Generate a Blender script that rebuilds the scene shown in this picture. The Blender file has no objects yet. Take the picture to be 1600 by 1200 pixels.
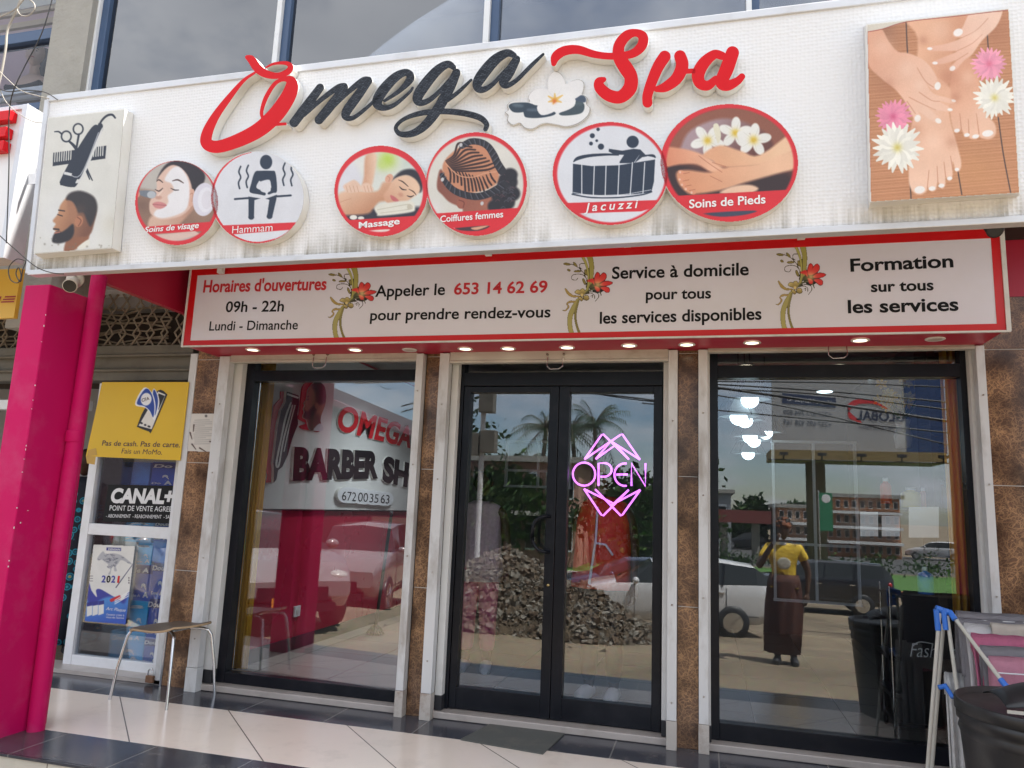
import bpy, math, random
import numpy as np
from mathutils import Vector, Matrix, Quaternion
random.seed(7)
np.random.seed(7)
SC = bpy.context.scene
COL = SC.collection
PI = math.pi

# ------------------------------------------------------------------ camera, world, sun, exposure
FPX, CAM_H = 1150.0, 1.35
YAW, PITCH, ROLL = math.radians(14.9526), math.radians(9.4218), math.radians(2.3356)
_f = Vector((-math.sin(YAW)*math.cos(PITCH), math.cos(YAW)*math.cos(PITCH), math.sin(PITCH)))
_r0 = Vector((math.cos(YAW), math.sin(YAW), 0))
_u0 = _r0.cross(_f)
CR = _r0*math.cos(ROLL) + _u0*math.sin(ROLL)
CU = -_r0*math.sin(ROLL) + _u0*math.cos(ROLL)
CF = _f
CP = Vector((0, 0, CAM_H))
cam = bpy.data.cameras.new('camera')
camo = bpy.data.objects.new('camera', cam)
COL.objects.link(camo)
cam.sensor_fit = 'HORIZONTAL'
cam.sensor_width = 36.0
cam.lens = FPX/1600.0*36.0
cam.clip_start, cam.clip_end = 0.05, 3000
camo.matrix_world = Matrix(((CR.x, CU.x, -CF.x, 0), (CR.y, CU.y, -CF.y, 0), (CR.z, CU.z, -CF.z, CAM_H), (0, 0, 0, 1)))
SC.camera = camo

SUN_EL, SUN_AZ = math.radians(66), math.radians(24)      # azimuth counted from +X towards +Y
SUN_DIR = Vector((math.cos(SUN_EL)*math.cos(SUN_AZ), math.cos(SUN_EL)*math.sin(SUN_AZ), math.sin(SUN_EL)))
W = bpy.data.worlds.new('World')
SC.world = W
W.use_nodes = True
nt = W.node_tree
nt.nodes.clear()
def nd(t, typ, **kw):
    n = t.nodes.new(typ)
    for k, v in kw.items():
        if k.startswith('i_'):
            n.inputs[k[2:].replace('_', ' ')].default_value = v
        else:
            setattr(n, k, v)
    return n
sky = nd(nt, 'ShaderNodeTexSky', sky_type='NISHITA', sun_disc=False)
sky.sun_elevation = SUN_EL
sky.sun_rotation = math.radians(90) - SUN_AZ
sky.air_density, sky.dust_density, sky.ozone_density = 1.0, .6, 2.2
tc = nd(nt, 'ShaderNodeTexCoord')
sep = nd(nt, 'ShaderNodeSeparateXYZ')
nt.links.new(tc.outputs['Generated'], sep.inputs[0])
zz = nd(nt, 'ShaderNodeMath', operation='ADD'); zz.inputs[1].default_value = 0.22
nt.links.new(sep.outputs['Z'], zz.inputs[0])
zc = nd(nt, 'ShaderNodeMath', operation='MAXIMUM'); zc.inputs[1].default_value = 0.08
nt.links.new(zz.outputs[0], zc.inputs[0])
dx = nd(nt, 'ShaderNodeMath', operation='DIVIDE'); dy = nd(nt, 'ShaderNodeMath', operation='DIVIDE')
nt.links.new(sep.outputs['X'], dx.inputs[0]); nt.links.new(zc.outputs[0], dx.inputs[1])
nt.links.new(sep.outputs['Y'], dy.inputs[0]); nt.links.new(zc.outputs[0], dy.inputs[1])
cmb = nd(nt, 'ShaderNodeCombineXYZ')
nt.links.new(dx.outputs[0], cmb.inputs[0]); nt.links.new(dy.outputs[0], cmb.inputs[1])
cn = nd(nt, 'ShaderNodeTexNoise'); cn.inputs['Scale'].default_value = 1.35; cn.inputs['Detail'].default_value = 9; cn.inputs['Roughness'].default_value = .58
nt.links.new(cmb.outputs[0], cn.inputs['Vector'])
cr = nd(nt, 'ShaderNodeValToRGB')
cr.color_ramp.elements[0].position = .40; cr.color_ramp.elements[0].color = (0, 0, 0, 1)
cr.color_ramp.elements[1].position = .60; cr.color_ramp.elements[1].color = (1, 1, 1, 1)
cov = nd(nt, 'ShaderNodeMapRange'); cov.inputs['From Min'].default_value = .16; cov.inputs['From Max'].default_value = .50; cov.inputs['To Min'].default_value = -.035; cov.inputs['To Max'].default_value = .12
nt.links.new(sep.outputs['Z'], cov.inputs['Value'])
cva = nd(nt, 'ShaderNodeMath', operation='ADD'); nt.links.new(cn.outputs['Fac'], cva.inputs[0]); nt.links.new(cov.outputs[0], cva.inputs[1])
nt.links.new(cva.outputs[0], cr.inputs[0])
cn2 = nd(nt, 'ShaderNodeTexNoise'); cn2.inputs['Scale'].default_value = 3.2; cn2.inputs['Detail'].default_value = 6
nt.links.new(cmb.outputs[0], cn2.inputs['Vector'])
cc = nd(nt, 'ShaderNodeMix', data_type='RGBA')
cc.inputs[6].default_value = (4.2, 4.5, 5.1, 1); cc.inputs[7].default_value = (9.0, 9.1, 9.4, 1)
nt.links.new(cn2.outputs['Fac'], cc.inputs[0])
mx = nd(nt, 'ShaderNodeMix', data_type='RGBA')
nt.links.new(cr.outputs[0], mx.inputs[0]); nt.links.new(sky.outputs[0], mx.inputs[6]); nt.links.new(cc.outputs[2], mx.inputs[7])
bgn = nd(nt, 'ShaderNodeBackground'); bgn.inputs['Strength'].default_value = 0.08
nt.links.new(mx.outputs[2], bgn.inputs[0])
wo = nd(nt, 'ShaderNodeOutputWorld')
nt.links.new(bgn.outputs[0], wo.inputs[0])

sl = bpy.data.lights.new('sun', 'SUN')
sl.energy = 5.0; sl.angle = math.radians(.5); sl.color = (1, .96, .89)
slo = bpy.data.objects.new('sun', sl)
COL.objects.link(slo)
slo.rotation_mode = 'QUATERNION'
slo.rotation_quaternion = SUN_DIR.to_track_quat('Z', 'Y')
slo.location = (6, 3, 30)
SC.view_settings.view_transform = 'Standard'
SC.view_settings.look = 'None'
SC.view_settings.exposure = 1.75
SC.view_settings.gamma = 1.0
SC.view_settings.use_curve_mapping = False
SC.render.engine = 'CYCLES'
SC.cycles.max_bounces = 8
SC.cycles.transparent_max_bounces = 12

# ------------------------------------------------------------------ pixel rays onto real planes
def ray(px, py):
    return CR*(px-800.0) - CU*(py-600.0) + CF*FPX
def on_y(px, py, Y):
    d = ray(px, py); return CP + d*(Y/d.y)
def on_x(px, py, X):
    d = ray(px, py); return CP + d*(X/d.x)
def on_z(px, py, Z=0.0):
    d = ray(px, py); return CP + d*((Z-CAM_H)/d.z)
GLASS_Y = 4.82
def mir_y(px, py, Y):
    """point seen as a reflection in the shop glass, standing at depth Y before the shop"""
    p = on_y(px, py, 2*GLASS_Y-Y); return Vector((p.x, 2*GLASS_Y-p.y, p.z))
def mir_z(px, py, Z=-.3):
    p = on_z(px, py, Z); return Vector((p.x, 2*GLASS_Y-p.y, p.z))
class Plane:
    def __init__(s, pt, n):
        s.p = Vector(pt); s.n = Vector(n).normalized()
        if s.n.dot(CP-s.p) < 0: s.n = -s.n
        s.up = (Vector((0, 0, 1)) - s.n*s.n.z)
        s.up = s.up.normalized() if s.up.length > 1e-4 else Vector((0, 1, 0))
        s.rt = s.up.cross(s.n)
    def __call__(s, px, py, off=0.0):
        d = ray(px, py); q = s.p + s.n*off
        return CP + d*((q-CP).dot(s.n)/d.dot(s.n))
    def many(s, PX, PY, off=0.0):
        R = np.array(CR); U = np.array(CU); F = np.array(CF); n = np.array(s.n)
        D = (PX-800)[:, None]*R - (PY-600)[:, None]*U + FPX*F
        q = np.array(s.p) + n*off
        t = ((q-np.array(CP))@n)/(D@n)
        return np.array(CP) + D*t[:, None]

# ------------------------------------------------------------------ object helpers
def tag(o, label=None, cat=None, group=None, kind=None):
    if label: o['label'] = label
    if cat: o['category'] = cat
    if group: o['group'] = group
    if kind: o['kind'] = kind
    return o
def thing(name, label, cat, loc=(0, 0, 0), group=None, rz=0):
    o = bpy.data.objects.new(name, None)
    o.empty_display_size = .1
    COL.objects.link(o); o.location = loc; o.rotation_euler = (0, 0, rz)
    return tag(o, label, cat, group)
def base_of(o):
    v = Vector((0, 0, 0))
    while o is not None:
        v = v + o.location; o = o.parent
    return v
def link_mesh(name, me, parent=None, world=True, origin=None, mod=None):
    o = bpy.data.objects.new(name, me)
    COL.objects.link(o)
    if parent is not None:
        o.parent = parent
        if world: me.transform(Matrix.Translation(-base_of(parent)))
    elif origin is not None:
        me.transform(Matrix.Translation(-Vector(origin))); o.location = origin
    elif world and len(me.vertices):
        n = len(me.vertices); a = np.empty(n*3); me.vertices.foreach_get('co', a); a = a.reshape(-1, 3)
        c = Vector(((a[:, 0].min()+a[:, 0].max())/2, (a[:, 1].min()+a[:, 1].max())/2, a[:, 2].min()))
        me.transform(Matrix.Translation(-c)); o.location = c
    return o
def bevel(o, w=.004, seg=2):
    m = o.modifiers.new('bevel', 'BEVEL'); m.width = w; m.segments = seg; m.limit_method = 'ANGLE'; m.angle_limit = math.radians(40)
    return o
def copy_tree(o, parent=None):
    c = o.copy(); COL.objects.link(c); c.parent = parent
    for ch in list(o.children): copy_tree(ch, c)
    return c
def crom(pts, n=6, closed=False):
    """Catmull-Rom through points of any dimension"""
    P = np.array(pts, float); N = len(P); out = []
    rng = range(N) if closed else range(N-1)
    for i in rng:
        if closed: a, b, c, d = P[(i-1) % N], P[i], P[(i+1) % N], P[(i+2) % N]
        else: a, b, c, d = P[max(i-1, 0)], P[i], P[i+1], P[min(i+2, N-1)]
        for k in range(n):
            t = k/n
            out.append(.5*((2*b)+(-a+c)*t+(2*a-5*b+4*c-d)*t*t+(-a+3*b-3*c+d)*t**3))
    if not closed: out.append(P[-1])
    return np.array(out)
class MB:
    def __init__(s): s.v = []; s.f = []; s.m = []; s.sm = []; s.seg = []
    def add(s, vs, fs, m=0, smooth=False):
        b = len(s.v); s.v += [tuple(v) for v in vs]
        for f in fs:
            s.f.append([b+i for i in f]); s.m.append(m); s.sm.append(smooth)
        return s
    def quad(s, a, b, c, d, m=0): return s.add([a, b, c, d], [(0, 1, 2, 3)], m)
    def poly(s, pts, m=0): return s.add(pts, [tuple(range(len(pts)))], m)
    def box(s, x0, x1, y0, y1, z0, z1, m=0):
        v = [(x0, y0, z0), (x1, y0, z0), (x1, y1, z0), (x0, y1, z0), (x0, y0, z1), (x1, y0, z1), (x1, y1, z1), (x0, y1, z1)]
        return s.add(v, [(3, 2, 1, 0), (4, 5, 6, 7), (0, 1, 5, 4), (1, 2, 6, 5), (2, 3, 7, 6), (3, 0, 4, 7)], m)
    def hexa(s, f4, b4, m=0, mside=None):
        """front quad and back quad, corner for corner"""
        ms = m if mside is None else mside
        s.add(list(f4)+list(b4), [(0, 1, 2, 3)], m)
        return s.add(list(f4)+list(b4), [(7, 6, 5, 4), (0, 4, 5, 1), (1, 5, 6, 2), (2, 6, 7, 3), (3, 7, 4, 0)], ms)
    def bar(s, a, b, w, h, m=0, up=(0, 0, 1)):
        a = Vector(a); b = Vector(b); d = (b-a).normalized(); u = Vector(up)
        if abs(d.dot(u)) > .98: u = Vector((0, 1, 0))
        r = d.cross(u).normalized(); u = r.cross(d)
        q = [(-w/2, -h/2), (w/2, -h/2), (w/2, h/2), (-w/2, h/2)]
        v = [a+r*i+u*j for i, j in q]+[b+r*i+u*j for i, j in q]
        return s.add(v, [(0, 3, 2, 1)[::-1][::-1], (4, 5, 6, 7), (0, 1, 5, 4), (1, 2, 6, 5), (2, 3, 7, 6), (3, 0, 4, 7)], m)
    def tube(s, pts, r, n=8, m=0, cap=True, closed=False):
        P = [Vector(p) for p in pts]; N = len(P)
        rr = r if hasattr(r, '__len__') else [r]*N
        vs = []; fs = []; prev = None
        for i in range(N):
            a = P[(i-1) % N] if (closed or i > 0) else P[i]; b = P[(i+1) % N] if (closed or i < N-1) else P[i]
            d = (b-a)
            d = d.normalized() if d.length > 1e-9 else Vector((0, 0, 1))
            if prev is None:
                x = d.cross(Vector((0, 0, 1)))
                if x.length < .01: x = d.cross(Vector((0, 1, 0)))
                x.normalize()
            else:
                x = prev-d*prev.dot(d)
                x = x.normalized() if x.length > 1e-6 else d.orthogonal().normalized()
            prev = x; y = d.cross(x)
            for k in range(n):
                t = 2*PI*k/n; vs.append(P[i]+x*(rr[i]*math.cos(t))+y*(rr[i]*math.sin(t)))
        for i in range(N if closed else N-1):
            j = (i+1) % N
            for k in range(n):
                fs.append((i*n+k, i*n+(k+1) % n, j*n+(k+1) % n, j*n+k))
        s.add(vs, fs, m, True)
        if cap and not closed:
            s.add(vs[:n], [tuple(range(n))[::-1]], m); s.add(vs[-n:], [tuple(range(n))], m)
        return s
    def lathe(s, prof, c=(0, 0, 0), n=24, m=0, sx=1, sy=1, axis='z', smooth=True):
        vs = []; fs = []; c = Vector(c)
        for (r, z) in prof:
            for k in range(n):
                t = 2*PI*k/n
                if axis == 'z': vs.append(c+Vector((r*math.cos(t)*sx, r*math.sin(t)*sy, z)))
                elif axis == 'y': vs.append(c+Vector((r*math.cos(t)*sx, z, r*math.sin(t)*sy)))
                else: vs.append(c+Vector((z, r*math.cos(t)*sx, r*math.sin(t)*sy)))
        for i in range(len(prof)-1):
            for k in range(n):
                q = (i*n+k, i*n+(k+1) % n, (i+1)*n+(k+1) % n, (i+1)*n+k)
                fs.append(q if axis != 'y' else q[::-1])
        return s.add(vs, fs, m, smooth)
    def ball(s, c, rx, ry=None, rz=None, n=12, m=0, k=8):
        ry = ry or rx; rz = rz or rx
        prof = [(max(1e-4, math.sin(PI*i/k)), -math.cos(PI*i/k)) for i in range(k+1)]
        vs = []; fs = []; c = Vector(c)
        for (r, z) in prof:
            for j in range(n):
                t = 2*PI*j/n; vs.append(c+Vector((r*math.cos(t)*rx, r*math.sin(t)*ry, z*rz)))
        for i in range(k):
            for j in range(n): fs.append((i*n+j, i*n+(j+1) % n, (i+1)*n+(j+1) % n, (i+1)*n+j))
        return s.add(vs, fs, m, True)
    def sheet(s, grid, m=0, smooth=True):
        R = len(grid); C = len(grid[0]); vs = [p for row in grid for p in row]
        return s.add(vs, [(i*C+j, i*C+j+1, (i+1)*C+j+1, (i+1)*C+j) for i in range(R-1) for j in range(C-1)], m, smooth)
    def mesh(s, name):
        me = bpy.data.meshes.new(name)
        me.from_pydata(s.v, [], s.f)
        me.polygons.foreach_set('material_index', s.m)
        me.polygons.foreach_set('use_smooth', s.sm)
        return me
    def build_lines(s, name, mats, parent):
        """one part for each line of lettering"""
        for v0, v1, f0, f1 in s.seg:
            q = MB(); q.v = s.v[v0:v1]; q.f = [[i-v0 for i in f] for f in s.f[f0:f1]]; q.m = s.m[f0:f1]; q.sm = s.sm[f0:f1]
            ms = mats if isinstance(mats, (list, tuple)) else [mats]
            q.build(name, ms, parent)
    def build(s, name, mats, parent=None, world=True, origin=None, bev=None):
        me = s.mesh(name)
        for mm in (mats if isinstance(mats, (list, tuple)) else [mats]): me.materials.append(mm)
        me.update()
        o = link_mesh(name, me, parent, world, origin)
        if bev: bevel(o, bev)
        return o

# ------------------------------------------------------------------ materials
def lin(c):
    return tuple(((x/255.0)/12.92 if x/255.0 <= .04045 else ((x/255.0+.055)/1.055)**2.4) for x in c[:3])
def mat(name, col, rough=.5, metal=0.0, var=.12, scale=6.0, bump=0.0, bscale=None, coat=0.0, spec=.5, detail=5, dirt=None, dscale=2.5, damt=.5, stretch=None, emit=None, estr=0.0):
    """col is an albedo (0..1 linear)"""
    m = bpy.data.materials.new(name); m.use_nodes = True
    t = m.node_tree; p = t.nodes['Principled BSDF']
    tcn = nd(t, 'ShaderNodeTexCoord'); vec = tcn.outputs['Object']
    if stretch:
        mp = nd(t, 'ShaderNodeMapping'); mp.inputs['Scale'].default_value = stretch
        t.links.new(vec, mp.inputs['Vector']); vec = mp.outputs[0]
    n = nd(t, 'ShaderNodeTexNoise'); n.inputs['Scale'].default_value = scale; n.inputs['Detail'].default_value = detail
    t.links.new(vec, n.inputs['Vector'])
    mixn = nd(t, 'ShaderNodeMix', data_type='RGBA')
    mixn.inputs[6].default_value = tuple(max(0, c*(1-var)) for c in col)+(1,)
    mixn.inputs[7].default_value = tuple(min(1, c*(1+var)) for c in col)+(1,)
    t.links.new(n.outputs['Fac'], mixn.inputs[0]); out = mixn.outputs[2]
    if dirt:
        n2 = nd(t, 'ShaderNodeTexNoise'); n2.inputs['Scale'].default_value = dscale; n2.inputs['Detail'].default_value = 8; n2.inputs['Roughness'].default_value = .65
        t.links.new(vec, n2.inputs['Vector'])
        rp = nd(t, 'ShaderNodeValToRGB'); rp.color_ramp.elements[0].position = .5; rp.color_ramp.elements[1].position = .72
        rp.color_ramp.elements[1].color = (damt, damt, damt, 1)
        t.links.new(n2.outputs['Fac'], rp.inputs[0])
        m2 = nd(t, 'ShaderNodeMix', data_type='RGBA'); m2.inputs[7].default_value = tuple(dirt)+(1,)
        t.links.new(rp.outputs[0], m2.inputs[0]); t.links.new(out, m2.inputs[6]); out = m2.outputs[2]
    t.links.new(out, p.inputs['Base Color'])
    mr = nd(t, 'ShaderNodeMapRange'); mr.inputs['To Min'].default_value = max(.02, rough*.8); mr.inputs['To Max'].default_value = min(1, rough*1.2)
    t.links.new(n.outputs['Fac'], mr.inputs['Value']); t.links.new(mr.outputs[0], p.inputs['Roughness'])
    p.inputs['Metallic'].default_value = metal
    p.inputs['Specular IOR Level'].default_value = spec
    if coat: p.inputs['Coat Weight'].default_value = coat; p.inputs['Coat Roughness'].default_value = .05
    if bump:
        b = nd(t, 'ShaderNodeBump'); b.inputs['Strength'].default_value = bump; b.inputs['Distance'].default_value = .02
        bn = nd(t, 'ShaderNodeTexNoise'); bn.inputs['Scale'].default_value = bscale or scale*4; bn.inputs['Detail'].default_value = 6
        t.links.new(vec, bn.inputs['Vector']); t.links.new(bn.outputs['Fac'], b.inputs['Height']); t.links.new(b.outputs[0], p.inputs['Normal'])
    if emit:
        p.inputs['Emission Color'].default_value = tuple(emit)+(1,); p.inputs['Emission Strength'].default_value = estr
    return m
def smat(name, rgb, k=1.0, **kw):
    """rgb as it looks, 0..255, scaled by k into an albedo"""
    return mat(name, tuple(min(.9, c*k) for c in lin(rgb)), **kw)
def glass_mat(name, tint=(.86, .9, .9), refl=.16, rough=0.0, wob=0.0):
    m = bpy.data.materials.new(name); m.use_nodes = True
    t = m.node_tree; t.nodes.clear()
    tr = nd(t, 'ShaderNodeBsdfTransparent'); tr.inputs[0].default_value = tuple(tint)+(1,)
    gl = nd(t, 'ShaderNodeBsdfGlossy'); gl.inputs['Roughness'].default_value = rough; gl.inputs[0].default_value = (.95, .97, 1, 1)
    fr = nd(t, 'ShaderNodeFresnel'); fr.inputs['IOR'].default_value = 1.5
    ad = nd(t, 'ShaderNodeMath', operation='MULTIPLY_ADD'); ad.inputs[1].default_value = .9; ad.inputs[2].default_value = refl-.036
    t.links.new(fr.outputs[0], ad.inputs[0])
    mxs = nd(t, 'ShaderNodeMixShader'); t.links.new(ad.outputs[0], mxs.inputs[0]); t.links.new(tr.outputs[0], mxs.inputs[1]); t.links.new(gl.outputs[0], mxs.inputs[2])
    if wob:
        b = nd(t, 'ShaderNodeBump'); b.inputs['Strength'].default_value = wob; b.inputs['Distance'].default_value = .01
        tcn = nd(t, 'ShaderNodeTexCoord'); n = nd(t, 'ShaderNodeTexNoise'); n.inputs['Scale'].default_value = 1.3; n.inputs['Detail'].default_value = 1
        t.links.new(tcn.outputs['Object'], n.inputs['Vector']); t.links.new(n.outputs['Fac'], b.inputs['Height'])
        t.links.new(b.outputs[0], gl.inputs['Normal'])
    o = nd(t, 'ShaderNodeOutputMaterial'); t.links.new(mxs.outputs[0], o.inputs[0])
    return m
def print_mat(name, rough=.42, bump=0.0):
    m = bpy.data.materials.new(name); m.use_nodes = True
    t = m.node_tree; p = t.nodes['Principled BSDF']
    a = nd(t, 'ShaderNodeVertexColor'); a.layer_name = 'Col'
    tcn = nd(t, 'ShaderNodeTexCoord'); n = nd(t, 'ShaderNodeTexNoise'); n.inputs['Scale'].default_value = 9; n.inputs['Detail'].default_value = 6
    t.links.new(tcn.outputs['Object'], n.inputs['Vector'])
    mr = nd(t, 'ShaderNodeMapRange'); mr.inputs['To Min'].default_value = .86; mr.inputs['To Max'].default_value = 1.1
    t.links.new(n.outputs['Fac'], mr.inputs['Value'])
    mm = nd(t, 'ShaderNodeMix', data_type='RGBA', blend_type='MULTIPLY'); mm.inputs[0].default_value = 1
    t.links.new(a.outputs[0], mm.inputs[6]); t.links.new(mr.outputs[0], mm.inputs[7]); t.links.new(mm.outputs[2], p.inputs['Base Color'])
    p.inputs['Roughness'].default_value = rough
    return m

# ------------------------------------------------------------------ a small painter for printed pictures
class Canvas:
    def __init__(s, x0, y0, x1, y1, bg, res=1.0, T=(0, 0, 1)):
        s.nx = int((x1-x0)*res)+1; s.ny = int((y1-y0)*res)+1
        s.X, s.Y = np.meshgrid(np.linspace(x0, x1, s.nx), np.linspace(y0, y1, s.ny))
        s.C = np.empty((s.ny, s.nx, 3)); s.C[:] = bg
        s.x0, s.y0, s.x1, s.y1 = x0, y0, x1, y1
        s.T = T; s.M = np.ones((s.ny, s.nx), bool); s.px = 1/res
    def _p(s, pts):
        P = np.array(pts, float).copy(); P[:, 0] = s.T[0]+P[:, 0]/s.T[2]; P[:, 1] = s.T[1]+P[:, 1]/s.T[2]; return P
    def _win(s, P, pad):
        x0, y0 = P[:, 0].min()-pad, P[:, 1].min()-pad; x1, y1 = P[:, 0].max()+pad, P[:, 1].max()+pad
        fx = (s.nx-1)/(s.x1-s.x0); fy = (s.ny-1)/(s.y1-s.y0)
        i0 = max(0, int((y0-s.y0)*fy)); i1 = min(s.ny, int((y1-s.y0)*fy)+2); j0 = max(0, int((x0-s.x0)*fx)); j1 = min(s.nx, int((x1-s.x0)*fx)+2)
        return (slice(i0, max(i0, i1)), slice(j0, max(j0, j1)))
    def _blend(s, w, a, col, col2=None, g=None):
        if a.size == 0: return s
        c = np.array(col, float)
        if col2 is not None:
            (ax, ay), (bx, by) = s._p([g[0], g[1]])
            d = np.array([bx-ax, by-ay]); t = np.clip(((s.X[w]-ax)*d[0]+(s.Y[w]-ay)*d[1])/(d@d), 0, 1)[..., None]
            c = c*(1-t)+np.array(col2, float)*t
        a = a[..., None]; s.C[w] = s.C[w]*(1-a)+c*a
        return s
    @staticmethod
    def _sd(X, Y, P):
        d2 = np.full(X.shape, 1e18); ins = np.zeros(X.shape, bool); n = len(P)
        for i in range(n):
            ax, ay = P[i]; bx, by = P[(i+1) % n]; ex, ey = bx-ax, by-ay
            L = ex*ex+ey*ey+1e-12
            t = np.clip(((X-ax)*ex+(Y-ay)*ey)/L, 0, 1)
            d2 = np.minimum(d2, (X-ax-ex*t)**2+(Y-ay-ey*t)**2)
            if ay != by:
                c = ((ay > Y) != (by > Y)) & (X < ex*(Y-ay)/(by-ay)+ax); ins ^= c
        d = np.sqrt(d2); return np.where(ins, -d, d)
    def poly(s, pts, col, soft=.7, smooth=True, al=1.0, col2=None, g=None):
        P = s._p(pts)
        if smooth: P = crom(P, 4, True)
        w = s._win(P, soft+1)
        if s.X[w].size == 0: return s
        d = s._sd(s.X[w], s.Y[w], P)
        return s._blend(w, np.clip(.5-d/(2*max(soft, .35)), 0, 1)*al, col, col2, g)
    def stroke(s, pts, wd, col, al=1.0, soft=.5, smooth=True):
        P = s._p(pts); k = s.T[2]
        wds = np.array(wd if hasattr(wd, '__len__') else [wd]*len(P), float)/k
        Q = np.column_stack([P, wds])
        if smooth and len(Q) > 2: Q = crom(Q, 5)
        w = s._win(Q[:, :2], Q[:, 2].max()/2+2)
        X, Y = s.X[w], s.Y[w]
        if X.size == 0: return s
        d = np.full(X.shape, 1e9)
        for i in range(len(Q)-1):
            (ax, ay, aw), (bx, by, bw) = Q[i], Q[i+1]; ex, ey = bx-ax, by-ay; L = ex*ex+ey*ey+1e-12
            t = np.clip(((X-ax)*ex+(Y-ay)*ey)/L, 0, 1)
            d = np.minimum(d, np.hypot(X-ax-ex*t, Y-ay-ey*t)-(aw+(bw-aw)*t)/2)
        return s._blend(w, np.clip(.5-d/(2*soft), 0, 1)*al, col)
    def ell(s, cx, cy, rx, ry, col, rot=0, soft=.7, al=1.0):
        t = np.linspace(0, 2*PI, 28, endpoint=False); c, n = math.cos(rot), math.sin(rot)
        return s.poly([(cx+rx*math.cos(a)*c-ry*math.sin(a)*n, cy+rx*math.cos(a)*n+ry*math.sin(a)*c) for a in t], col, soft, False, al)
    def blob(s, cx, cy, r, col, al=.6):
        P = s._p([(cx, cy)]); R = r/s.T[2]; w = s._win(P, R*2.2)
        d2 = ((s.X[w]-P[0, 0])**2+(s.Y[w]-P[0, 1])**2)/(R*R)
        return s._blend(w, np.exp(-d2*1.4)*al, col)
    def grain(s, amt=5, k=1):
        n = np.random.randn(s.ny, s.nx, 1)
        if k > 1:
            for _ in range(k): n = (n+np.roll(n, 1, 0)+np.roll(n, 1, 1)+np.roll(n, -1, 0)+np.roll(n, -1, 1))/3.2
        s.C += n*amt; return s
    def lines(s, slope, period, amt):
        v = s.Y-s.X*slope
        q = np.sin(v*2*PI/period)+.7*np.sin(v*2*PI/(period*2.37)+1)
        s.C += (q*amt)[..., None]; return s
    def mask_poly(s, pts, smooth=True):
        P = s._p(pts); P = crom(P, 4, True) if smooth else P
        s.M &= s._sd(s.X, s.Y, P) <= .25; return s
    def mask_ell(s, cx, cy, rx, ry):
        s.M &= ((s.X-cx)/rx)**2+((s.Y-cy)/ry)**2 <= 1; return s
    def build(s, name, plane, off, parent, material, k=.95, world=True, quadmap=None):
        C = np.clip(s.C, 0, 255)/255.0
        C = np.where(C <= .04045, C/12.92, ((C+.055)/1.055)**2.4)*k
        if quadmap is None: V = plane.many(s.X.ravel(), s.Y.ravel(), off)
        else: V = quadmap(s)
        I = np.arange(s.nx*s.ny).reshape(s.ny, s.nx)
        keep = s.M[:-1, :-1] & s.M[1:, :-1] & s.M[:-1, 1:] & s.M[1:, 1:]
        F = np.stack([I[:-1, :-1][keep], I[1:, :-1][keep], I[1:, 1:][keep], I[:-1, 1:][keep]], 1)
        used = np.unique(F); mp = np.zeros(s.nx*s.ny, int); mp[used] = np.arange(len(used)); F = mp[F]; V = V[used]; CC = C.reshape(-1, 3)[used]
        me = bpy.data.meshes.new(name)
        me.vertices.add(len(V)); me.vertices.foreach_set('co', V.ravel())
        me.loops.add(F.size); me.polygons.add(len(F))
        me.loops.foreach_set('vertex_index', F.ravel().astype(np.int32))
        me.polygons.foreach_set('loop_start', np.arange(0, F.size, 4, dtype=np.int32))
        at = me.color_attributes.new('Col', 'FLOAT_COLOR', 'POINT')
        at.data.foreach_set('color', np.column_stack([CC, np.ones(len(CC))]).ravel().astype(np.float32))
        me.update(calc_edges=True); me.validate()
        me.materials.append(material)
        return link_mesh(name, me, parent, world)

# ------------------------------------------------------------------ outlines from stroke unions (for raised letters)
def union_mesh(strokes, polys=(), T=(0, 0, 1), res=2.0, holes=()):
    """union of tapered strokes -> triangulated prism in (px, py, 0..1) pixel space; strokes are lists of (x, y, width)"""
    Q = []
    for st in strokes:
        P = np.array(st, float); P[:, 0] = T[0]+P[:, 0]/T[2]; P[:, 1] = T[1]+P[:, 1]/T[2]; P[:, 2] /= T[2]
        Q.append(crom(P, 7) if len(P) > 2 else P)
    A = np.vstack(Q) if Q else np.zeros((0, 3))
    PP = [np.column_stack([T[0]+np.array(p)[:, 0]/T[2], T[1]+np.array(p)[:, 1]/T[2]]) for p in polys]
    HH = [np.column_stack([T[0]+np.array(p)[:, 0]/T[2], T[1]+np.array(p)[:, 1]/T[2]]) for p in holes]
    allx = np.concatenate([A[:, 0]]+[p[:, 0] for p in PP]); ally = np.concatenate([A[:, 1]]+[p[:, 1] for p in PP])
    pad = (A[:, 2].max()/2 if len(A) else 0)+3
    x0, x1, y0, y1 = allx.min()-pad, allx.max()+pad, ally.min()-pad, ally.max()+pad
    xs = np.arange(x0, x1, 1/res); ys = np.arange(y0, y1, 1/res); X, Y = np.meshgrid(xs, ys)
    D = np.full(X.shape, 1e9)
    for q in Q:
        for i in range(len(q)-1):
            (ax, ay, aw), (bx, by, bw) = q[i], q[i+1]; ex, ey = bx-ax, by-ay; L = ex*ex+ey*ey+1e-9
            t = np.clip(((X-ax)*ex+(Y-ay)*ey)/L, 0, 1)
            D = np.minimum(D, np.hypot(X-ax-ex*t, Y-ay-ey*t)-(aw+(bw-aw)*t)/2)
    for p in PP: D = np.minimum(D, Canvas._sd(X, Y, p))
    for p in HH: D = np.maximum(D, -Canvas._sd(X, Y, p))
    return contour_mesh(D, xs, ys)
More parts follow.
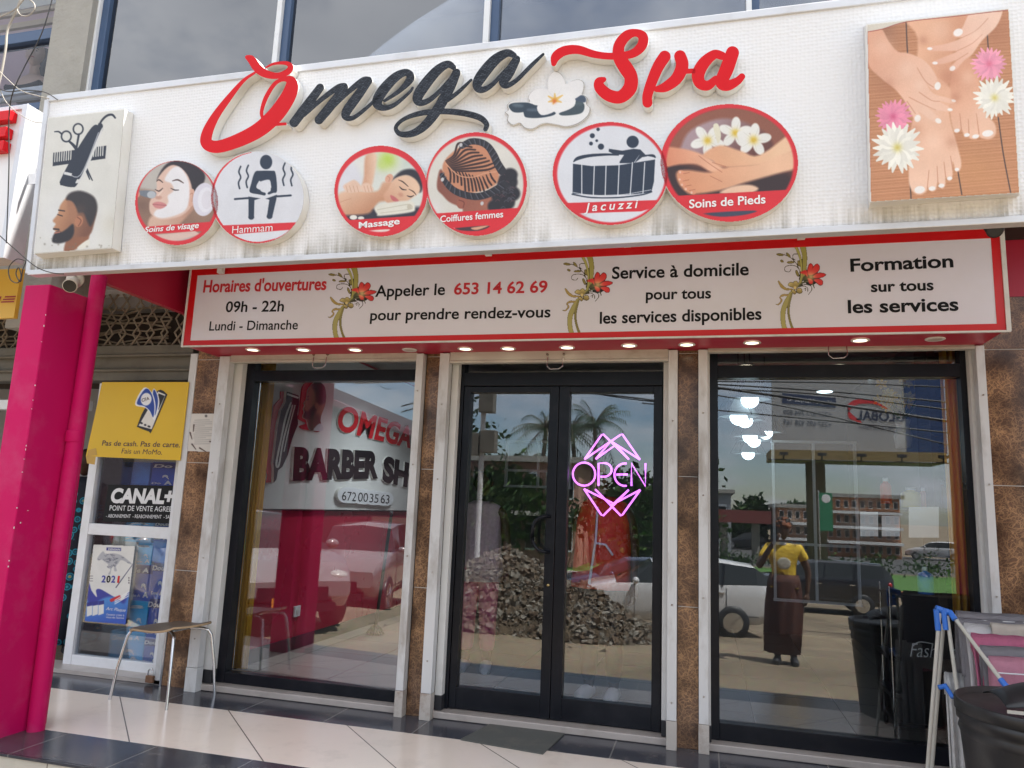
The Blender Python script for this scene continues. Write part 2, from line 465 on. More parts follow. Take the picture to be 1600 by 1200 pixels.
def contour_mesh(D, xs, ys):
    ny, nx = D.shape; seg = {}
    def ep(i, j, e):
        if e == 0: a, b = D[i, j], D[i, j+1]; t = a/(a-b); return ('h', i, j), (xs[j]+(xs[j+1]-xs[j])*t, ys[i])
        if e == 2: a, b = D[i+1, j], D[i+1, j+1]; t = a/(a-b); return ('h', i+1, j), (xs[j]+(xs[j+1]-xs[j])*t, ys[i+1])
        if e == 3: a, b = D[i, j], D[i+1, j]; t = a/(a-b); return ('v', i, j), (xs[j], ys[i]+(ys[i+1]-ys[i])*t)
        a, b = D[i, j+1], D[i+1, j+1]; t = a/(a-b); return ('v', i, j+1), (xs[j+1], ys[i]+(ys[i+1]-ys[i])*t)
    S = D < 0; pos = {}
    code = S[:-1, :-1]*1+S[:-1, 1:]*2+S[1:, 1:]*4+S[1:, :-1]*8
    TB = {1: [(3, 0)], 2: [(0, 1)], 3: [(3, 1)], 4: [(1, 2)], 5: [(3, 0), (1, 2)], 6: [(0, 2)], 7: [(3, 2)], 8: [(2, 3)], 9: [(2, 0)], 10: [(0, 1), (2, 3)], 11: [(2, 1)], 12: [(1, 3)], 13: [(1, 0)], 14: [(0, 3)]}
    for i, j in zip(*np.nonzero((code > 0) & (code < 15))):
        for a, b in TB[int(code[i, j])]:
            ka, pa = ep(i, j, a); kb, pb = ep(i, j, b)
            pos[ka] = pa; pos[kb] = pb; seg[ka] = kb
    loops = []
    while seg:
        k0 = next(iter(seg)); k = k0; lp = []
        while k in seg:
            lp.append(pos[k]); k = seg.pop(k)
        if len(lp) > 8: loops.append(lp)
    cu = bpy.data.curves.new('outline', 'CURVE'); cu.dimensions = '2D'; cu.fill_mode = 'BOTH'; cu.extrude = .5
    for lp in loops:
        lp = lp[::2] if len(lp) > 60 else lp
        sp = cu.splines.new('POLY'); sp.points.add(len(lp)-1); sp.use_cyclic_u = True
        for q, (x, y) in zip(sp.points, lp): q.co = (x, -y, 0, 1)
    return curve_mesh(cu)
def curve_mesh(cu):
    ob = bpy.data.objects.new('outline', cu)
    me = bpy.data.meshes.new_from_object(ob)
    bpy.data.objects.remove(ob); bpy.data.curves.remove(cu)
    n = len(me.vertices); V = np.empty(n*3); me.vertices.foreach_get('co', V); V = V.reshape(-1, 3)
    F = [tuple(p.vertices) for p in me.polygons]
    N = [p.normal.z for p in me.polygons]
    bpy.data.meshes.remove(me)
    return V, F, N
def raised(name, prism, plane, off0, off1, mats, parent, world=True, only_front=False):
    V, F, N = prism
    Z = (V[:, 2]+.5)
    P0 = plane.many(V[:, 0], -V[:, 1], off1)           # traced on the front face, pushed straight back for the sides
    P = P0 - np.outer((1-Z)*(off1-off0), np.array(plane.n))
    b = MB()
    for f, nz in zip(F, N):
        if only_front and nz < .5: continue
        b.f.append(list(f)); b.m.append(0 if nz > .5 else min(1, len(mats)-1)); b.sm.append(False)
    b.v = [tuple(p) for p in P]
    return b.build(name, mats, parent, world)

# ------------------------------------------------------------------ lettering
_font = [None]
def text_geo(body, bold=0.0, shear=0.0, space=1.0, extrude=0.0, align='LEFT'):
    cu = bpy.data.curves.new('lettering', 'FONT'); cu.body = body; cu.size = 1; cu.offset = bold; cu.shear = shear
    cu.space_character = space; cu.extrude = extrude; cu.resolution_u = 4; cu.align_x = align
    return curve_mesh(cu)
def ptext(mb, body, plane, x0, y0, x1, y1, top, off=.002, m=0, bold=0.0, shear=0.0, space=1.0, cap=.70, depth=0.0, mside=None):
    """lettering on a plane: baseline from pixel (x0,y0) to (x1,y1); top = pixel height of the capitals above (x0,y0)"""
    V, F, N = text_geo(body, bold, shear, space, .5 if depth else 0)
    P0 = plane(x0, y0, off); P1 = plane(x1, y1, off); P2 = plane(x0, y0-top, off)
    ux = (P1-P0); L = ux.length; ux.normalize(); uy = plane.n.cross(ux)
    w = V[:, 0].max()-V[:, 0].min(); sx = L/w; sy = abs((P2-P0).dot(uy))/cap
    pts = [P0+ux*((v[0]-V[:, 0].min())*sx)+uy*(v[1]*sy)+plane.n*((v[2]-.5)*depth if depth else 0) for v in V]
    b = len(mb.v); f0 = len(mb.f); mb.v += [tuple(p) for p in pts]
    for f, nz in zip(F, N):
        mb.f.append([b+i for i in f]); mb.m.append(m if (nz > .5 or mside is None) else mside); mb.sm.append(False)
    mb.seg.append((b, len(mb.v), f0, len(mb.f)))
    return mb

# ------------------------------------------------------------------ palette
def marble_mat():
    m = bpy.data.materials.new('brown_marble'); m.use_nodes = True
    t = m.node_tree; p = t.nodes['Principled BSDF']
    tcn = nd(t, 'ShaderNodeTexCoord')
    n0 = nd(t, 'ShaderNodeTexNoise'); n0.inputs['Scale'].default_value = 7; n0.inputs['Detail'].default_value = 4
    t.links.new(tcn.outputs['Object'], n0.inputs['Vector'])
    va = nd(t, 'ShaderNodeVectorMath', operation='MULTIPLY_ADD'); va.inputs[1].default_value = (.16, .16, .16)
    t.links.new(n0.outputs['Color'], va.inputs[0]); t.links.new(tcn.outputs['Object'], va.inputs[2])
    fac = None
    for sc, wd in ((13, .035), (24, .05), (44, .06)):
        v = nd(t, 'ShaderNodeTexVoronoi', feature='DISTANCE_TO_EDGE'); v.inputs['Scale'].default_value = sc
        t.links.new(va.outputs[0], v.inputs['Vector'])
        r = nd(t, 'ShaderNodeMapRange'); r.inputs['From Max'].default_value = wd; r.inputs['To Min'].default_value = 1; r.inputs['To Max'].default_value = 0
        t.links.new(v.outputs['Distance'], r.inputs['Value'])
        if fac is None: fac = r.outputs[0]
        else:
            a = nd(t, 'ShaderNodeMath', operation='MAXIMUM'); t.links.new(fac, a.inputs[0]); t.links.new(r.outputs[0], a.inputs[1]); fac = a.outputs[0]
    n1 = nd(t, 'ShaderNodeTexNoise'); n1.inputs['Scale'].default_value = 5; n1.inputs['Detail'].default_value = 6
    t.links.new(tcn.outputs['Object'], n1.inputs['Vector'])
    mm = nd(t, 'ShaderNodeMath', operation='MULTIPLY'); t.links.new(fac, mm.inputs[0])
    rr = nd(t, 'ShaderNodeMapRange'); rr.inputs['From Min'].default_value = .38; rr.inputs['From Max'].default_value = .62; rr.inputs['To Min'].default_value = .10; rr.inputs['To Max'].default_value = .8
    t.links.new(n1.outputs['Fac'], rr.inputs['Value']); t.links.new(rr.outputs[0], mm.inputs[1])
    cr0 = nd(t, 'ShaderNodeValToRGB'); cr0.color_ramp.elements[0].color = (.055, .028, .017, 1); cr0.color_ramp.elements[1].color = (.22, .125, .078, 1)
    cr0.color_ramp.elements[0].position = .33; cr0.color_ramp.elements[1].position = .7
    t.links.new(n1.outputs['Fac'], cr0.inputs[0])
    mix = nd(t, 'ShaderNodeMix', data_type='RGBA'); mix.inputs[7].default_value = (.55, .31, .15, 1)
    t.links.new(mm.outputs[0], mix.inputs[0]); t.links.new(cr0.outputs[0], mix.inputs[6]); t.links.new(mix.outputs[2], p.inputs['Base Color'])
    p.inputs['Roughness'].default_value = .2; p.inputs['Specular IOR Level'].default_value = .35
    return m
def tile_mat(name, base, grout, size, rot, var=.04, rough=.12, off=(0, 0), seed=0.0, gw=.0035):
    """square tiles in the XY plane with thin joints"""
    m = bpy.data.materials.new(name); m.use_nodes = True
    t = m.node_tree; p = t.nodes['Principled BSDF']
    g = nd(t, 'ShaderNodeNewGeometry')
    mp = nd(t, 'ShaderNodeMapping', vector_type='TEXTURE'); mp.inputs['Rotation'].default_value = (0, 0, rot); mp.inputs['Location'].default_value = (off[0], off[1], 0); mp.inputs['Scale'].default_value = (size[0], size[1], 1)
    t.links.new(g.outputs['Position'], mp.inputs['Vector'])
    sp = nd(t, 'ShaderNodeSeparateXYZ'); t.links.new(mp.outputs[0], sp.inputs[0])
    ds = []
    fl = nd(t, 'ShaderNodeCombineXYZ')
    for k in (0, 1):
        fr = nd(t, 'ShaderNodeMath', operation='FRACT'); t.links.new(sp.outputs[k], fr.inputs[0])
        f2 = nd(t, 'ShaderNodeMath', operation='FLOOR'); t.links.new(sp.outputs[k], f2.inputs[0]); t.links.new(f2.outputs[0], fl.inputs[k])
        iv = nd(t, 'ShaderNodeMath', operation='SUBTRACT'); iv.inputs[0].default_value = 1; t.links.new(fr.outputs[0], iv.inputs[1])
        mn = nd(t, 'ShaderNodeMath', operation='MINIMUM'); t.links.new(fr.outputs[0], mn.inputs[0]); t.links.new(iv.outputs[0], mn.inputs[1])
        lt = nd(t, 'ShaderNodeMath', operation='LESS_THAN'); lt.inputs[1].default_value = gw/size[k]; t.links.new(mn.outputs[0], lt.inputs[0]); ds.append(lt.outputs[0])
    mxm = nd(t, 'ShaderNodeMath', operation='MAXIMUM'); t.links.new(ds[0], mxm.inputs[0]); t.links.new(ds[1], mxm.inputs[1])
    wn = nd(t, 'ShaderNodeTexWhiteNoise'); t.links.new(fl.outputs[0], wn.inputs['Vector'])
    n = nd(t, 'ShaderNodeTexNoise'); n.inputs['Scale'].default_value = 1.7; n.inputs['Detail'].default_value = 8; n.inputs['Roughness'].default_value = .6
    t.links.new(g.outputs['Position'], n.inputs['Vector'])
    ad = nd(t, 'ShaderNodeMath', operation='MULTIPLY_ADD'); ad.inputs[1].default_value = .6; t.links.new(wn.outputs['Value'], ad.inputs[0]); t.links.new(n.outputs['Fac'], ad.inputs[2])
    r = nd(t, 'ShaderNodeMapRange'); r.inputs['From Min'].default_value = .3; r.inputs['From Max'].default_value = 1.2; r.inputs['To Min'].default_value = 1-var*2; r.inputs['To Max'].default_value = 1+var
    t.links.new(ad.outputs[0], r.inputs['Value'])
    c0 = nd(t, 'ShaderNodeMix', data_type='RGBA', blend_type='MULTIPLY'); c0.inputs[0].default_value = 1; c0.inputs[6].default_value = tuple(base)+(1,); t.links.new(r.outputs[0], c0.inputs[7])
    # worn dust
    n3 = nd(t, 'ShaderNodeTexNoise'); n3.inputs['Scale'].default_value = 4.5; n3.inputs['Detail'].default_value = 9; n3.inputs['Roughness'].default_value = .7; t.links.new(g.outputs['Position'], n3.inputs['Vector'])
    rp = nd(t, 'ShaderNodeMapRange'); rp.inputs['From Min'].default_value = .52; rp.inputs['From Max'].default_value = .8; rp.inputs['To Max'].default_value = .34; t.links.new(n3.outputs['Fac'], rp.inputs['Value'])
    cd = nd(t, 'ShaderNodeMix', data_type='RGBA'); cd.inputs[7].default_value = (.36, .31, .26, 1); t.links.new(rp.outputs[0], cd.inputs[0]); t.links.new(c0.outputs[2], cd.inputs[6])
    c1 = nd(t, 'ShaderNodeMix', data_type='RGBA'); c1.inputs[7].default_value = tuple(grout)+(1,); t.links.new(mxm.outputs[0], c1.inputs[0]); t.links.new(cd.outputs[2], c1.inputs[6])
    t.links.new(c1.outputs[2], p.inputs['Base Color'])
    rm = nd(t, 'ShaderNodeMapRange'); rm.inputs['To Min'].default_value = rough*.6; rm.inputs['To Max'].default_value = rough*2.2; t.links.new(n3.outputs['Fac'], rm.inputs['Value'])
    t.links.new(rm.outputs[0], p.inputs['Roughness'])
    return m
def carbon_mat():
    m = bpy.data.materials.new('carbon_weave'); m.use_nodes = True
    t = m.node_tree; p = t.nodes['Principled BSDF']
    tcn = nd(t, 'ShaderNodeTexCoord'); mp = nd(t, 'ShaderNodeMapping'); mp.inputs['Scale'].default_value = (42, 42, 70); mp.inputs['Rotation'].default_value = (0, math.radians(8), 0)
    t.links.new(tcn.outputs['Object'], mp.inputs['Vector'])
    b = nd(t, 'ShaderNodeTexBrick'); b.inputs['Color1'].default_value = (.012, .016, .024, 1); b.inputs['Color2'].default_value = (.06, .07, .09, 1); b.inputs['Mortar'].default_value = (.008, .010, .016, 1)
    b.inputs['Scale'].default_value = 1; b.inputs['Mortar Size'].default_value = .12; b.inputs['Brick Width'].default_value = .7; b.inputs['Row Height'].default_value = .5; b.inputs['Mortar Smooth'].default_value = .8
    sp = nd(t, 'ShaderNodeSeparateXYZ'); cb = nd(t, 'ShaderNodeCombineXYZ'); t.links.new(mp.outputs[0], sp.inputs[0]); t.links.new(sp.outputs['X'], cb.inputs[0]); t.links.new(sp.outputs['Z'], cb.inputs[1]); t.links.new(cb.outputs[0], b.inputs['Vector'])
    t.links.new(b.outputs['Color'], p.inputs['Base Color']); p.inputs['Roughness'].default_value = .4; p.inputs['Specular IOR Level'].default_value = .25
    return m
def flex_mat(zlow):
    """white backlit flex: fine weave bump, grime streaks running down to the bottom edge"""
    m = bpy.data.materials.new('white_flex_sheet'); m.use_nodes = True
    t = m.node_tree; p = t.nodes['Principled BSDF']
    g = nd(t, 'ShaderNodeNewGeometry'); sp = nd(t, 'ShaderNodeSeparateXYZ'); t.links.new(g.outputs['Position'], sp.inputs[0])
    mp = nd(t, 'ShaderNodeMapping'); mp.inputs['Scale'].default_value = (26, 1, 1.4); t.links.new(g.outputs['Position'], mp.inputs['Vector'])
    n = nd(t, 'ShaderNodeTexNoise'); n.inputs['Scale'].default_value = 1; n.inputs['Detail'].default_value = 7; n.inputs['Roughness'].default_value = .7; t.links.new(mp.outputs[0], n.inputs['Vector'])
    n2 = nd(t, 'ShaderNodeTexNoise'); n2.inputs['Scale'].default_value = 2.6; n2.inputs['Detail'].default_value = 6; t.links.new(g.outputs['Position'], n2.inputs['Vector'])
    hr = nd(t, 'ShaderNodeMapRange'); hr.inputs['From Min'].default_value = zlow; hr.inputs['From Max'].default_value = zlow+.17; hr.inputs['To Min'].default_value = 1; hr.inputs['To Max'].default_value = 0; t.links.new(sp.outputs['Z'], hr.inputs['Value'])
    a = nd(t, 'ShaderNodeMath', operation='MULTIPLY'); t.links.new(n.outputs['Fac'], a.inputs[0]); t.links.new(n2.outputs['Fac'], a.inputs[1])
    b = nd(t, 'ShaderNodeMapRange'); b.inputs['From Min'].default_value = .20; b.inputs['From Max'].default_value = .36; t.links.new(a.outputs[0], b.inputs['Value'])
    c = nd(t, 'ShaderNodeMath', operation='MULTIPLY'); t.links.new(b.outputs[0], c.inputs[0]); t.links.new(hr.outputs[0], c.inputs[1])
    m0 = nd(t, 'ShaderNodeMix', data_type='RGBA'); m0.inputs[6].default_value = (.75, .755, .78, 1); m0.inputs[7].default_value = (.17, .15, .10, 1)
    c2 = nd(t, 'ShaderNodeMath', operation='MULTIPLY'); c2.inputs[1].default_value = .95; t.links.new(c.outputs[0], c2.inputs[0]); t.links.new(c2.outputs[0], m0.inputs[0])
    t.links.new(m0.outputs[2], p.inputs['Base Color']); p.inputs['Roughness'].default_value = .45
    mp2 = nd(t, 'ShaderNodeMapping'); mp2.inputs['Scale'].default_value = (62, 10, 62); t.links.new(g.outputs['Position'], mp2.inputs['Vector'])
    v = nd(t, 'ShaderNodeTexVoronoi'); v.inputs['Scale'].default_value = 1; v.inputs['Randomness'].default_value = .25; t.links.new(mp2.outputs[0], v.inputs['Vector'])
    bp = nd(t, 'ShaderNodeBump'); bp.inputs['Strength'].default_value = .35; bp.inputs['Distance'].default_value = .012; t.links.new(v.outputs['Distance'], bp.inputs['Height']); t.links.new(bp.outputs[0], p.inputs['Normal'])
    return m
M = {}
M['marble'] = marble_mat()
M['pink'] = mat('pink_paint', (.50, .006, .10), rough=.45, spec=.12, var=.10, scale=3, bump=.12, bscale=9, dirt=(.50, .05, .15), dscale=3.4, damt=.75)
M['red_paint'] = mat('red_paint', (.42, .012, .045), rough=.42, var=.14, scale=3, bump=.1, bscale=8)
M['red_sign'] = mat('red_acrylic', (.62, .006, .012), rough=.4, var=.06, scale=4, spec=.2)
M['sign_red_edge'] = mat('red_sign_border', (.62, .006, .008), rough=.3, var=.07, scale=5)
M['sign_face'] = mat('pale_sign_sheet', (.77, .745, .83), rough=.22, var=.03, scale=2, dirt=(.70, .66, .67), dscale=1.2, damt=.4)
M['white_side'] = mat('white_sign_side', (.72, .71, .68), rough=.45, var=.06, scale=5, dirt=(.42, .39, .33), dscale=4, damt=.6)
M['white_print'] = mat('white_sheet', (.75, .75, .77), rough=.4, var=.03, scale=4)
M['old_white'] = mat('aged_white_panel', (.72, .715, .69), rough=.45, var=.05, scale=3, dirt=(.5, .46, .36), dscale=2, damt=.35)
M['carbon'] = carbon_mat()
M['trim'] = mat('aluminium_trim', (.62, .63, .66), rough=.4, metal=.35, var=.08, scale=8, dirt=(.35, .33, .3), dscale=5, damt=.3)
M['rail'] = mat('painted_steel_rail', (.60, .60, .60), rough=.45, var=.10, scale=7, dirt=(.30, .26, .22), dscale=6, damt=.8, stretch=(1, 1, .35))
M['rust'] = mat('rusty_steel', (.20, .10, .055), rough=.85, var=.45, scale=30, bump=.5)
M['plaster'] = mat('white_plaster', (.68, .67, .65), rough=.7, var=.06, scale=4, dirt=(.45, .42, .38), dscale=4, damt=.4, bump=.12)
M['bar'] = mat('stained_shutter_bar', (.50, .47, .42), rough=.55, var=.15, scale=9, dirt=(.25, .18, .12), dscale=6, damt=.7, stretch=(.5, 1, 1))
M['black'] = mat('black_aluminium', (.007, .008, .012), spec=.22, rough=.3, var=.2, scale=3, dirt=(.06, .06, .065), dscale=7, damt=.15)
M['black_paint'] = mat('black_paint', (.02, .02, .024), rough=.5, var=.2, scale=4)
M['rubber'] = mat('black_plastic', (.018, .018, .020), rough=.42, var=.25, scale=8, dirt=(.10, .10, .10), dscale=5, damt=.3)
M['glass'] = glass_mat('shop_glass', (.90, .93, .94), refl=.092, wob=.004)
M['window_glass'] = glass_mat('upstairs_glass', (.55, .58, .62), refl=.165, wob=.01)
M['clear_glass'] = glass_mat('clear_glass', (.92, .94, .95), refl=.045)
M['steel'] = mat('chromed_steel', (.62, .62, .63), rough=.18, metal=1.0, var=.08, scale=20)
M['concrete'] = mat('raw_concrete', (.33, .315, .285), rough=.85, var=.16, scale=5, bump=.4, bscale=26, dirt=(.20, .19, .16), dscale=2.2, damt=.55)
M['dark_wood'] = mat('dark_boards', (.05, .035, .028), rough=.7, var=.3, scale=8)
M['gap_shade'] = mat('canopy_gap_shade', (.03, .022, .02), rough=.8, var=.3, scale=5)  # near-black colour that stands in for the shade under the canopy
M['interior_wall'] = mat('interior_wall_paint', (.17, .165, .16), rough=.6, var=.06, scale=2)
M['interior_red'] = mat('interior_red_paint', (.42, .016, .045), rough=.28, var=.08, scale=2)
M['ceiling'] = mat('ceiling_paint', (.30, .29, .28), rough=.7, var=.04, scale=2)
M['white_alu'] = mat('white_aluminium', (.74, .75, .77), rough=.3, var=.04, scale=5, dirt=(.5, .48, .44), dscale=6, damt=.3)
M['wood_slat'] = mat('pale_wood_slat', (.50, .38, .26), rough=.6, var=.2, scale=6, stretch=(.3, 3, 3))
M['blue_frame'] = mat('blue_grey_frame', (.045, .085, .17), rough=.4, var=.15, scale=5)
M['print'] = print_mat('printed_sheet')
M['print_gloss'] = print_mat('glossy_print', rough=.28)
M['gold'] = mat('gold_slat_curtain', (.80, .40, .03), rough=.5, var=.12, scale=5, stretch=(2, 2, .2))
M['yellow'] = mat('yellow_poster', (.68, .43, .01), rough=.4, var=.05, scale=4)
M['ink'] = mat('black_ink', (.008, .008, .010), rough=.5, var=.1, spec=.2)
M['red_ink'] = mat('red_ink', (.58, .012, .02), rough=.4, var=.05)
M['white_ink'] = mat('white_ink', (.74, .74, .75), rough=.4, var=.03)
M['lamp_on'] = mat('lit_lamp_lens', (.9, .85, .7), rough=.4, var=.02, emit=(1, .86, .62), estr=1.1)
M['lamp_off'] = mat('unlit_lamp_lens', (.55, .47, .40), rough=.4, var=.05)
M['shutter_grey'] = mat('dusty_shutter_steel', (.16, .145, .12), rough=.55, metal=.2, var=.22, scale=5, dirt=(.07, .06, .05), dscale=4, damt=.6)
M['lattice'] = mat('dusty_lattice_steel', (.30, .25, .19), rough=.7, var=.3, scale=10)
M['sill'] = mat('pale_sill_stone', (.42, .375, .345), rough=.3, var=.14, scale=3, dirt=(.26, .22, .19), dscale=5, damt=.5)

# ------------------------------------------------------------------ ground, terrace
PY, RY, FY = 4.70, 4.66, 4.80          # pillar face, shutter rails, window frames
def ground_mat():
    m = bpy.data.materials.new('trodden_earth'); m.use_nodes = True
    t = m.node_tree; p = t.nodes['Principled BSDF']; g = nd(t, 'ShaderNodeNewGeometry')
    n = nd(t, 'ShaderNodeTexNoise'); n.inputs['Scale'].default_value = .55; n.inputs['Detail'].default_value = 10; n.inputs['Roughness'].default_value = .6; t.links.new(g.outputs['Position'], n.inputs['Vector'])
    c = nd(t, 'ShaderNodeValToRGB'); e = c.color_ramp.elements; e[0].position = .3; e[0].color = (.105, .080, .052, 1); e[1].position = .72; e[1].color = (.265, .205, .135, 1)
    t.links.new(n.outputs['Fac'], c.inputs[0])
    n2 = nd(t, 'ShaderNodeTexNoise'); n2.inputs['Scale'].default_value = 14; n2.inputs['Detail'].default_value = 8; t.links.new(g.outputs['Position'], n2.inputs['Vector'])
    mm = nd(t, 'ShaderNodeMix', data_type='RGBA', blend_type='OVERLAY'); mm.inputs[0].default_value = .45; t.links.new(c.outputs[0], mm.inputs[6]); t.links.new(n2.outputs['Color'], mm.inputs[7])
    t.links.new(mm.outputs[2], p.inputs['Base Color']); p.inputs['Roughness'].default_value = .9
    b = nd(t, 'ShaderNodeBump'); b.inputs['Strength'].default_value = .6; b.inputs['Distance'].default_value = .04; t.links.new(n2.outputs['Fac'], b.inputs['Height']); t.links.new(b.outputs[0], p.inputs['Normal'])
    return m
GZ = -.30
def gz(y):
    return float(np.interp(y, [-24, -12, -5, -1.0, .5], [-1.6, -1.4, -.95, -.34, GZ]))
gm = MB()
gx = [-600, -150, -60, -25, -12, -6, -3, 0, 3, 6, 12, 25, 60, 150, 600]; gy = [-900, -200, -70, -40, -24, -12, -8, -5, -3, -1, .5, 2, 3.4, 12, 40, 200, 700]
gm.sheet([[(x, y, gz(y)) for x in gx] for y in gy], 0, False)
tag(gm.build('ground', ground_mat(), origin=(0, 0, GZ)), kind='structure')

FL0, FL1, FL2 = 3.26, 3.628, 4.352
M['tile_dark'] = tile_mat('dark_grey_tile', (.060, .063, .078), (.22, .21, .20), (.585, 20), 0, .12, .13, off=(-.52, -3))
M['tile_cream'] = tile_mat('cream_tile', (.86, .75, .655), (.16, .13, .11), (.5862, 300), math.radians(45), .04, .13, off=(.585/2-.36+.36, .585/2))
fl = MB()
X0, X1 = -14, 9
fl.quad((X0, FL0, 0), (X1, FL0, 0), (X1, FL1, 0), (X0, FL1, 0), 0)
fl.quad((X0, FL1, 0), (X1, FL1, 0), (X1, FL2, 0), (X0, FL2, 0), 1)
fl.quad((X0, FL2, 0), (X1, FL2, 0), (X1, 4.93, 0), (X0, 4.93, 0), 0)
tag(fl.build('terrace_floor', [M['tile_dark'], M['tile_cream']], origin=(0, FL0, 0)), kind='structure')
rs = MB()
rs.box(X0, X1, FL0-.012, FL0-.001, -.014, -.001, 0)
rs.box(X0, X1, FL0-.004, FL0+.2, GZ-.1, -.0145, 1)
M['riser'] = tile_mat('cream_riser_tile', (.60, .56, .48), (.2, .17, .14), (.6, 20), 0, .05, .2, off=(-3.2, 0))
tag(rs.build('terrace_step', [M['tile_dark'], M['riser']], origin=(0, FL0, GZ)), kind='structure')
sf = MB()
sf.quad((-3.6, 4.93, .04), (1.65, 4.93, .04), (1.65, 9.5, .04), (-3.6, 9.5, .04), 0)
M['tile_room'] = tile_mat('room_floor_tile', (.34, .31, .28), (.14, .12, .1), (.6, .6), 0, .06, .1, off=(-.3, .1))
tag(sf.build('shop_floor', M['tile_room'], origin=(-1, 4.93, .04)), kind='structure')

# ------------------------------------------------------------------ the shop building
B = thing('shop_building', 'beauty salon building with brown marble pillars, black framed windows and pale upper storey', 'building', (-1, 4.7, 0))
PIL = [(-3.73, -3.486), (-1.872, -1.755), (-.168, -.046), (1.535, 4.2)]
for i, (a, b) in enumerate(PIL):
    mb = MB(); zs = [0, .012, .797, 1.574, 2.351, 2.66]
    for z0, z1 in ((0.0, .795), (.799, 1.572), (1.576, 2.349), (2.353, 2.66)):
        if i < 3: mb.box(a, b, PY, 4.95, z0, z1, 0)
        else:
            for k in range(4): mb.box(a+.62*k+.0015, min(b, a+.62*(k+1)-.0015), PY, 4.95, z0, z1, 0)
    mb.box(a+.004, b-.004, PY+.004, 4.945, .002, 2.655, 1)
    mb.build('marble_pillar', [M['marble'], M['plaster']], B, bev=.0015)
for (a, b) in ((-3.488, -3.402), (-1.925, -1.874), (-1.753, -1.684), (-.226, -.170), (-.044, .012), (1.489, 1.533)):
    mb = MB(); c = (a+b)/2; w = b-a
    mb.box(a, b, RY-.03, RY+.035, .16, 2.36, 0)
    mb.box(a-.002, b+.002, RY-.033, RY+.036, .0, .158, 1 if a > -3 else 0)
    for z in (.35, .9, 1.5, 2.0):
        mb.lathe([(.006, -.004), (.006, 0), (1e-4, .001)][::-1], (c, RY-.031, z+.1*math.sin(a*9)), 8, 1, axis='y')
    mb.build('shutter_rail', [M['rail'], M['rust']], B, bev=.004)
SR = mat('rust_stained_rail_foot', (.46, .42, .38), rough=.6, var=.15, scale=8, dirt=(.19, .09, .045), dscale=7, damt=.9)
for o in B.children:
    if o.name.startswith('shutter_rail'): o.data.materials[1] = SR
for (a, b) in ((-3.43, -3.346), (-1.69, -1.642), (.0, .024), (1.478, 1.5), (-1.93, -1.90), (-.26, -.22)):
    mb = MB(); mb.box(a, b, 4.715, 4.86, .135, 2.40, 0)
    mb.box(a-.001, b+.003, 4.712, 4.861, .046, .134, 1)
    mb.build('window_reveal', [M['plaster'], M['black_paint']], B, bev=.003)
for (a, b) in ((-3.49, -1.873), (-1.754, -.169), (-.045, 1.536)):
    MB().box(a, b, 4.69, 4.95, .002, .044, 0).build('sill', M['sill'], B, bev=.006)
mb = MB()
mb.box(-14, -3.73, 4.75, 4.95, 2.95, 3.6, 0); mb.box(-3.73, 1.535, 4.72, 4.95, 2.42, 3.6, 0); mb.box(1.535, 9, PY+.004, 4.95, 2.662, 3.6, 1)
mb.build('lintel_wall', [M['plaster'], M['red_paint']], B)
# upper storey
UY = 4.3
TOPZ = 6.3
cx0, cx1 = on_y(88, 140, UY).x, on_y(146, 140, UY).x
mb = MB(); mb.box(cx0, cx1, UY-.12, UY+.3, 2.5, TOPZ, 0)
mb.build('concrete_column', M['concrete'], B)
mb = MB()
mb.box(-14, cx0, UY-.02, UY+.18, 2.9, on_y(50, 183, UY).z, 0)
mb.build('concrete_spandrel', M['concrete'], B)
mb = MB(); mb.box(-14, 9, 4.98, 5.2, 5.9, TOPZ, 0); mb.box(-14, 9, UY-.3, 12, TOPZ, TOPZ+.25, 0); mb.box(cx1, 9, UY-.02, UY+.2, 5.8, TOPZ, 0); mb.box(-14, cx0, UY-.02, UY+.2, 6.2, TOPZ, 0)
mb.box(-14.2, -14, 3.3, 12, GZ, TOPZ, 0); mb.box(9, 9.2, 3.3, 12, GZ, TOPZ, 0); mb.box(-14, 9, 11.8, 12, GZ, TOPZ, 0); mb.box(1.72, 9, 4.95, 5.0, 0, 2.66, 0)
mb.build('upper_wall', M['plaster'], B)
MB().box(-14, 9, 4.5, 11.8, 3.02, 3.2, 0).build('floor_slab', M['ceiling'], B)
# canopy underside behind the signboard, the gap's shade painted as a dark colour
MB().box(-3.72, 2.0, 3.25, 4.69, 3.0, 3.28, 0).build('canopy', M['gap_shade'], B)
mb = MB(); mb.box(-3.70, -3.655, 3.62, 4.71, on_x(230, 467, -3.655).z, 3.0, 0)
mb.build('canopy_side_beam', M['red_paint'], B)
# interior shell
mb = MB()
mb.box(-3.60, -3.49, 4.95, 9.5, 0, 2.8, 0)
mb.build('red_side_wall', M['interior_red'], B)
MB().box(-3.488, -3.475, 4.96, 9.4, .041, .15, 0).build('skirting', M['black_paint'], B)
mb = MB(); mb.box(-3.49, 1.65, 9.3, 9.5, 0, 2.8, 0); mb.box(1.60, 1.70, 4.95, 9.3, 0, 2.8, 0)
mb.build('interior_wall', M['interior_wall'], B)
MB().box(-3.6, 1.7, 4.96, 9.5, 2.78, 2.9, 0).build('ceiling', M['ceiling'], B)
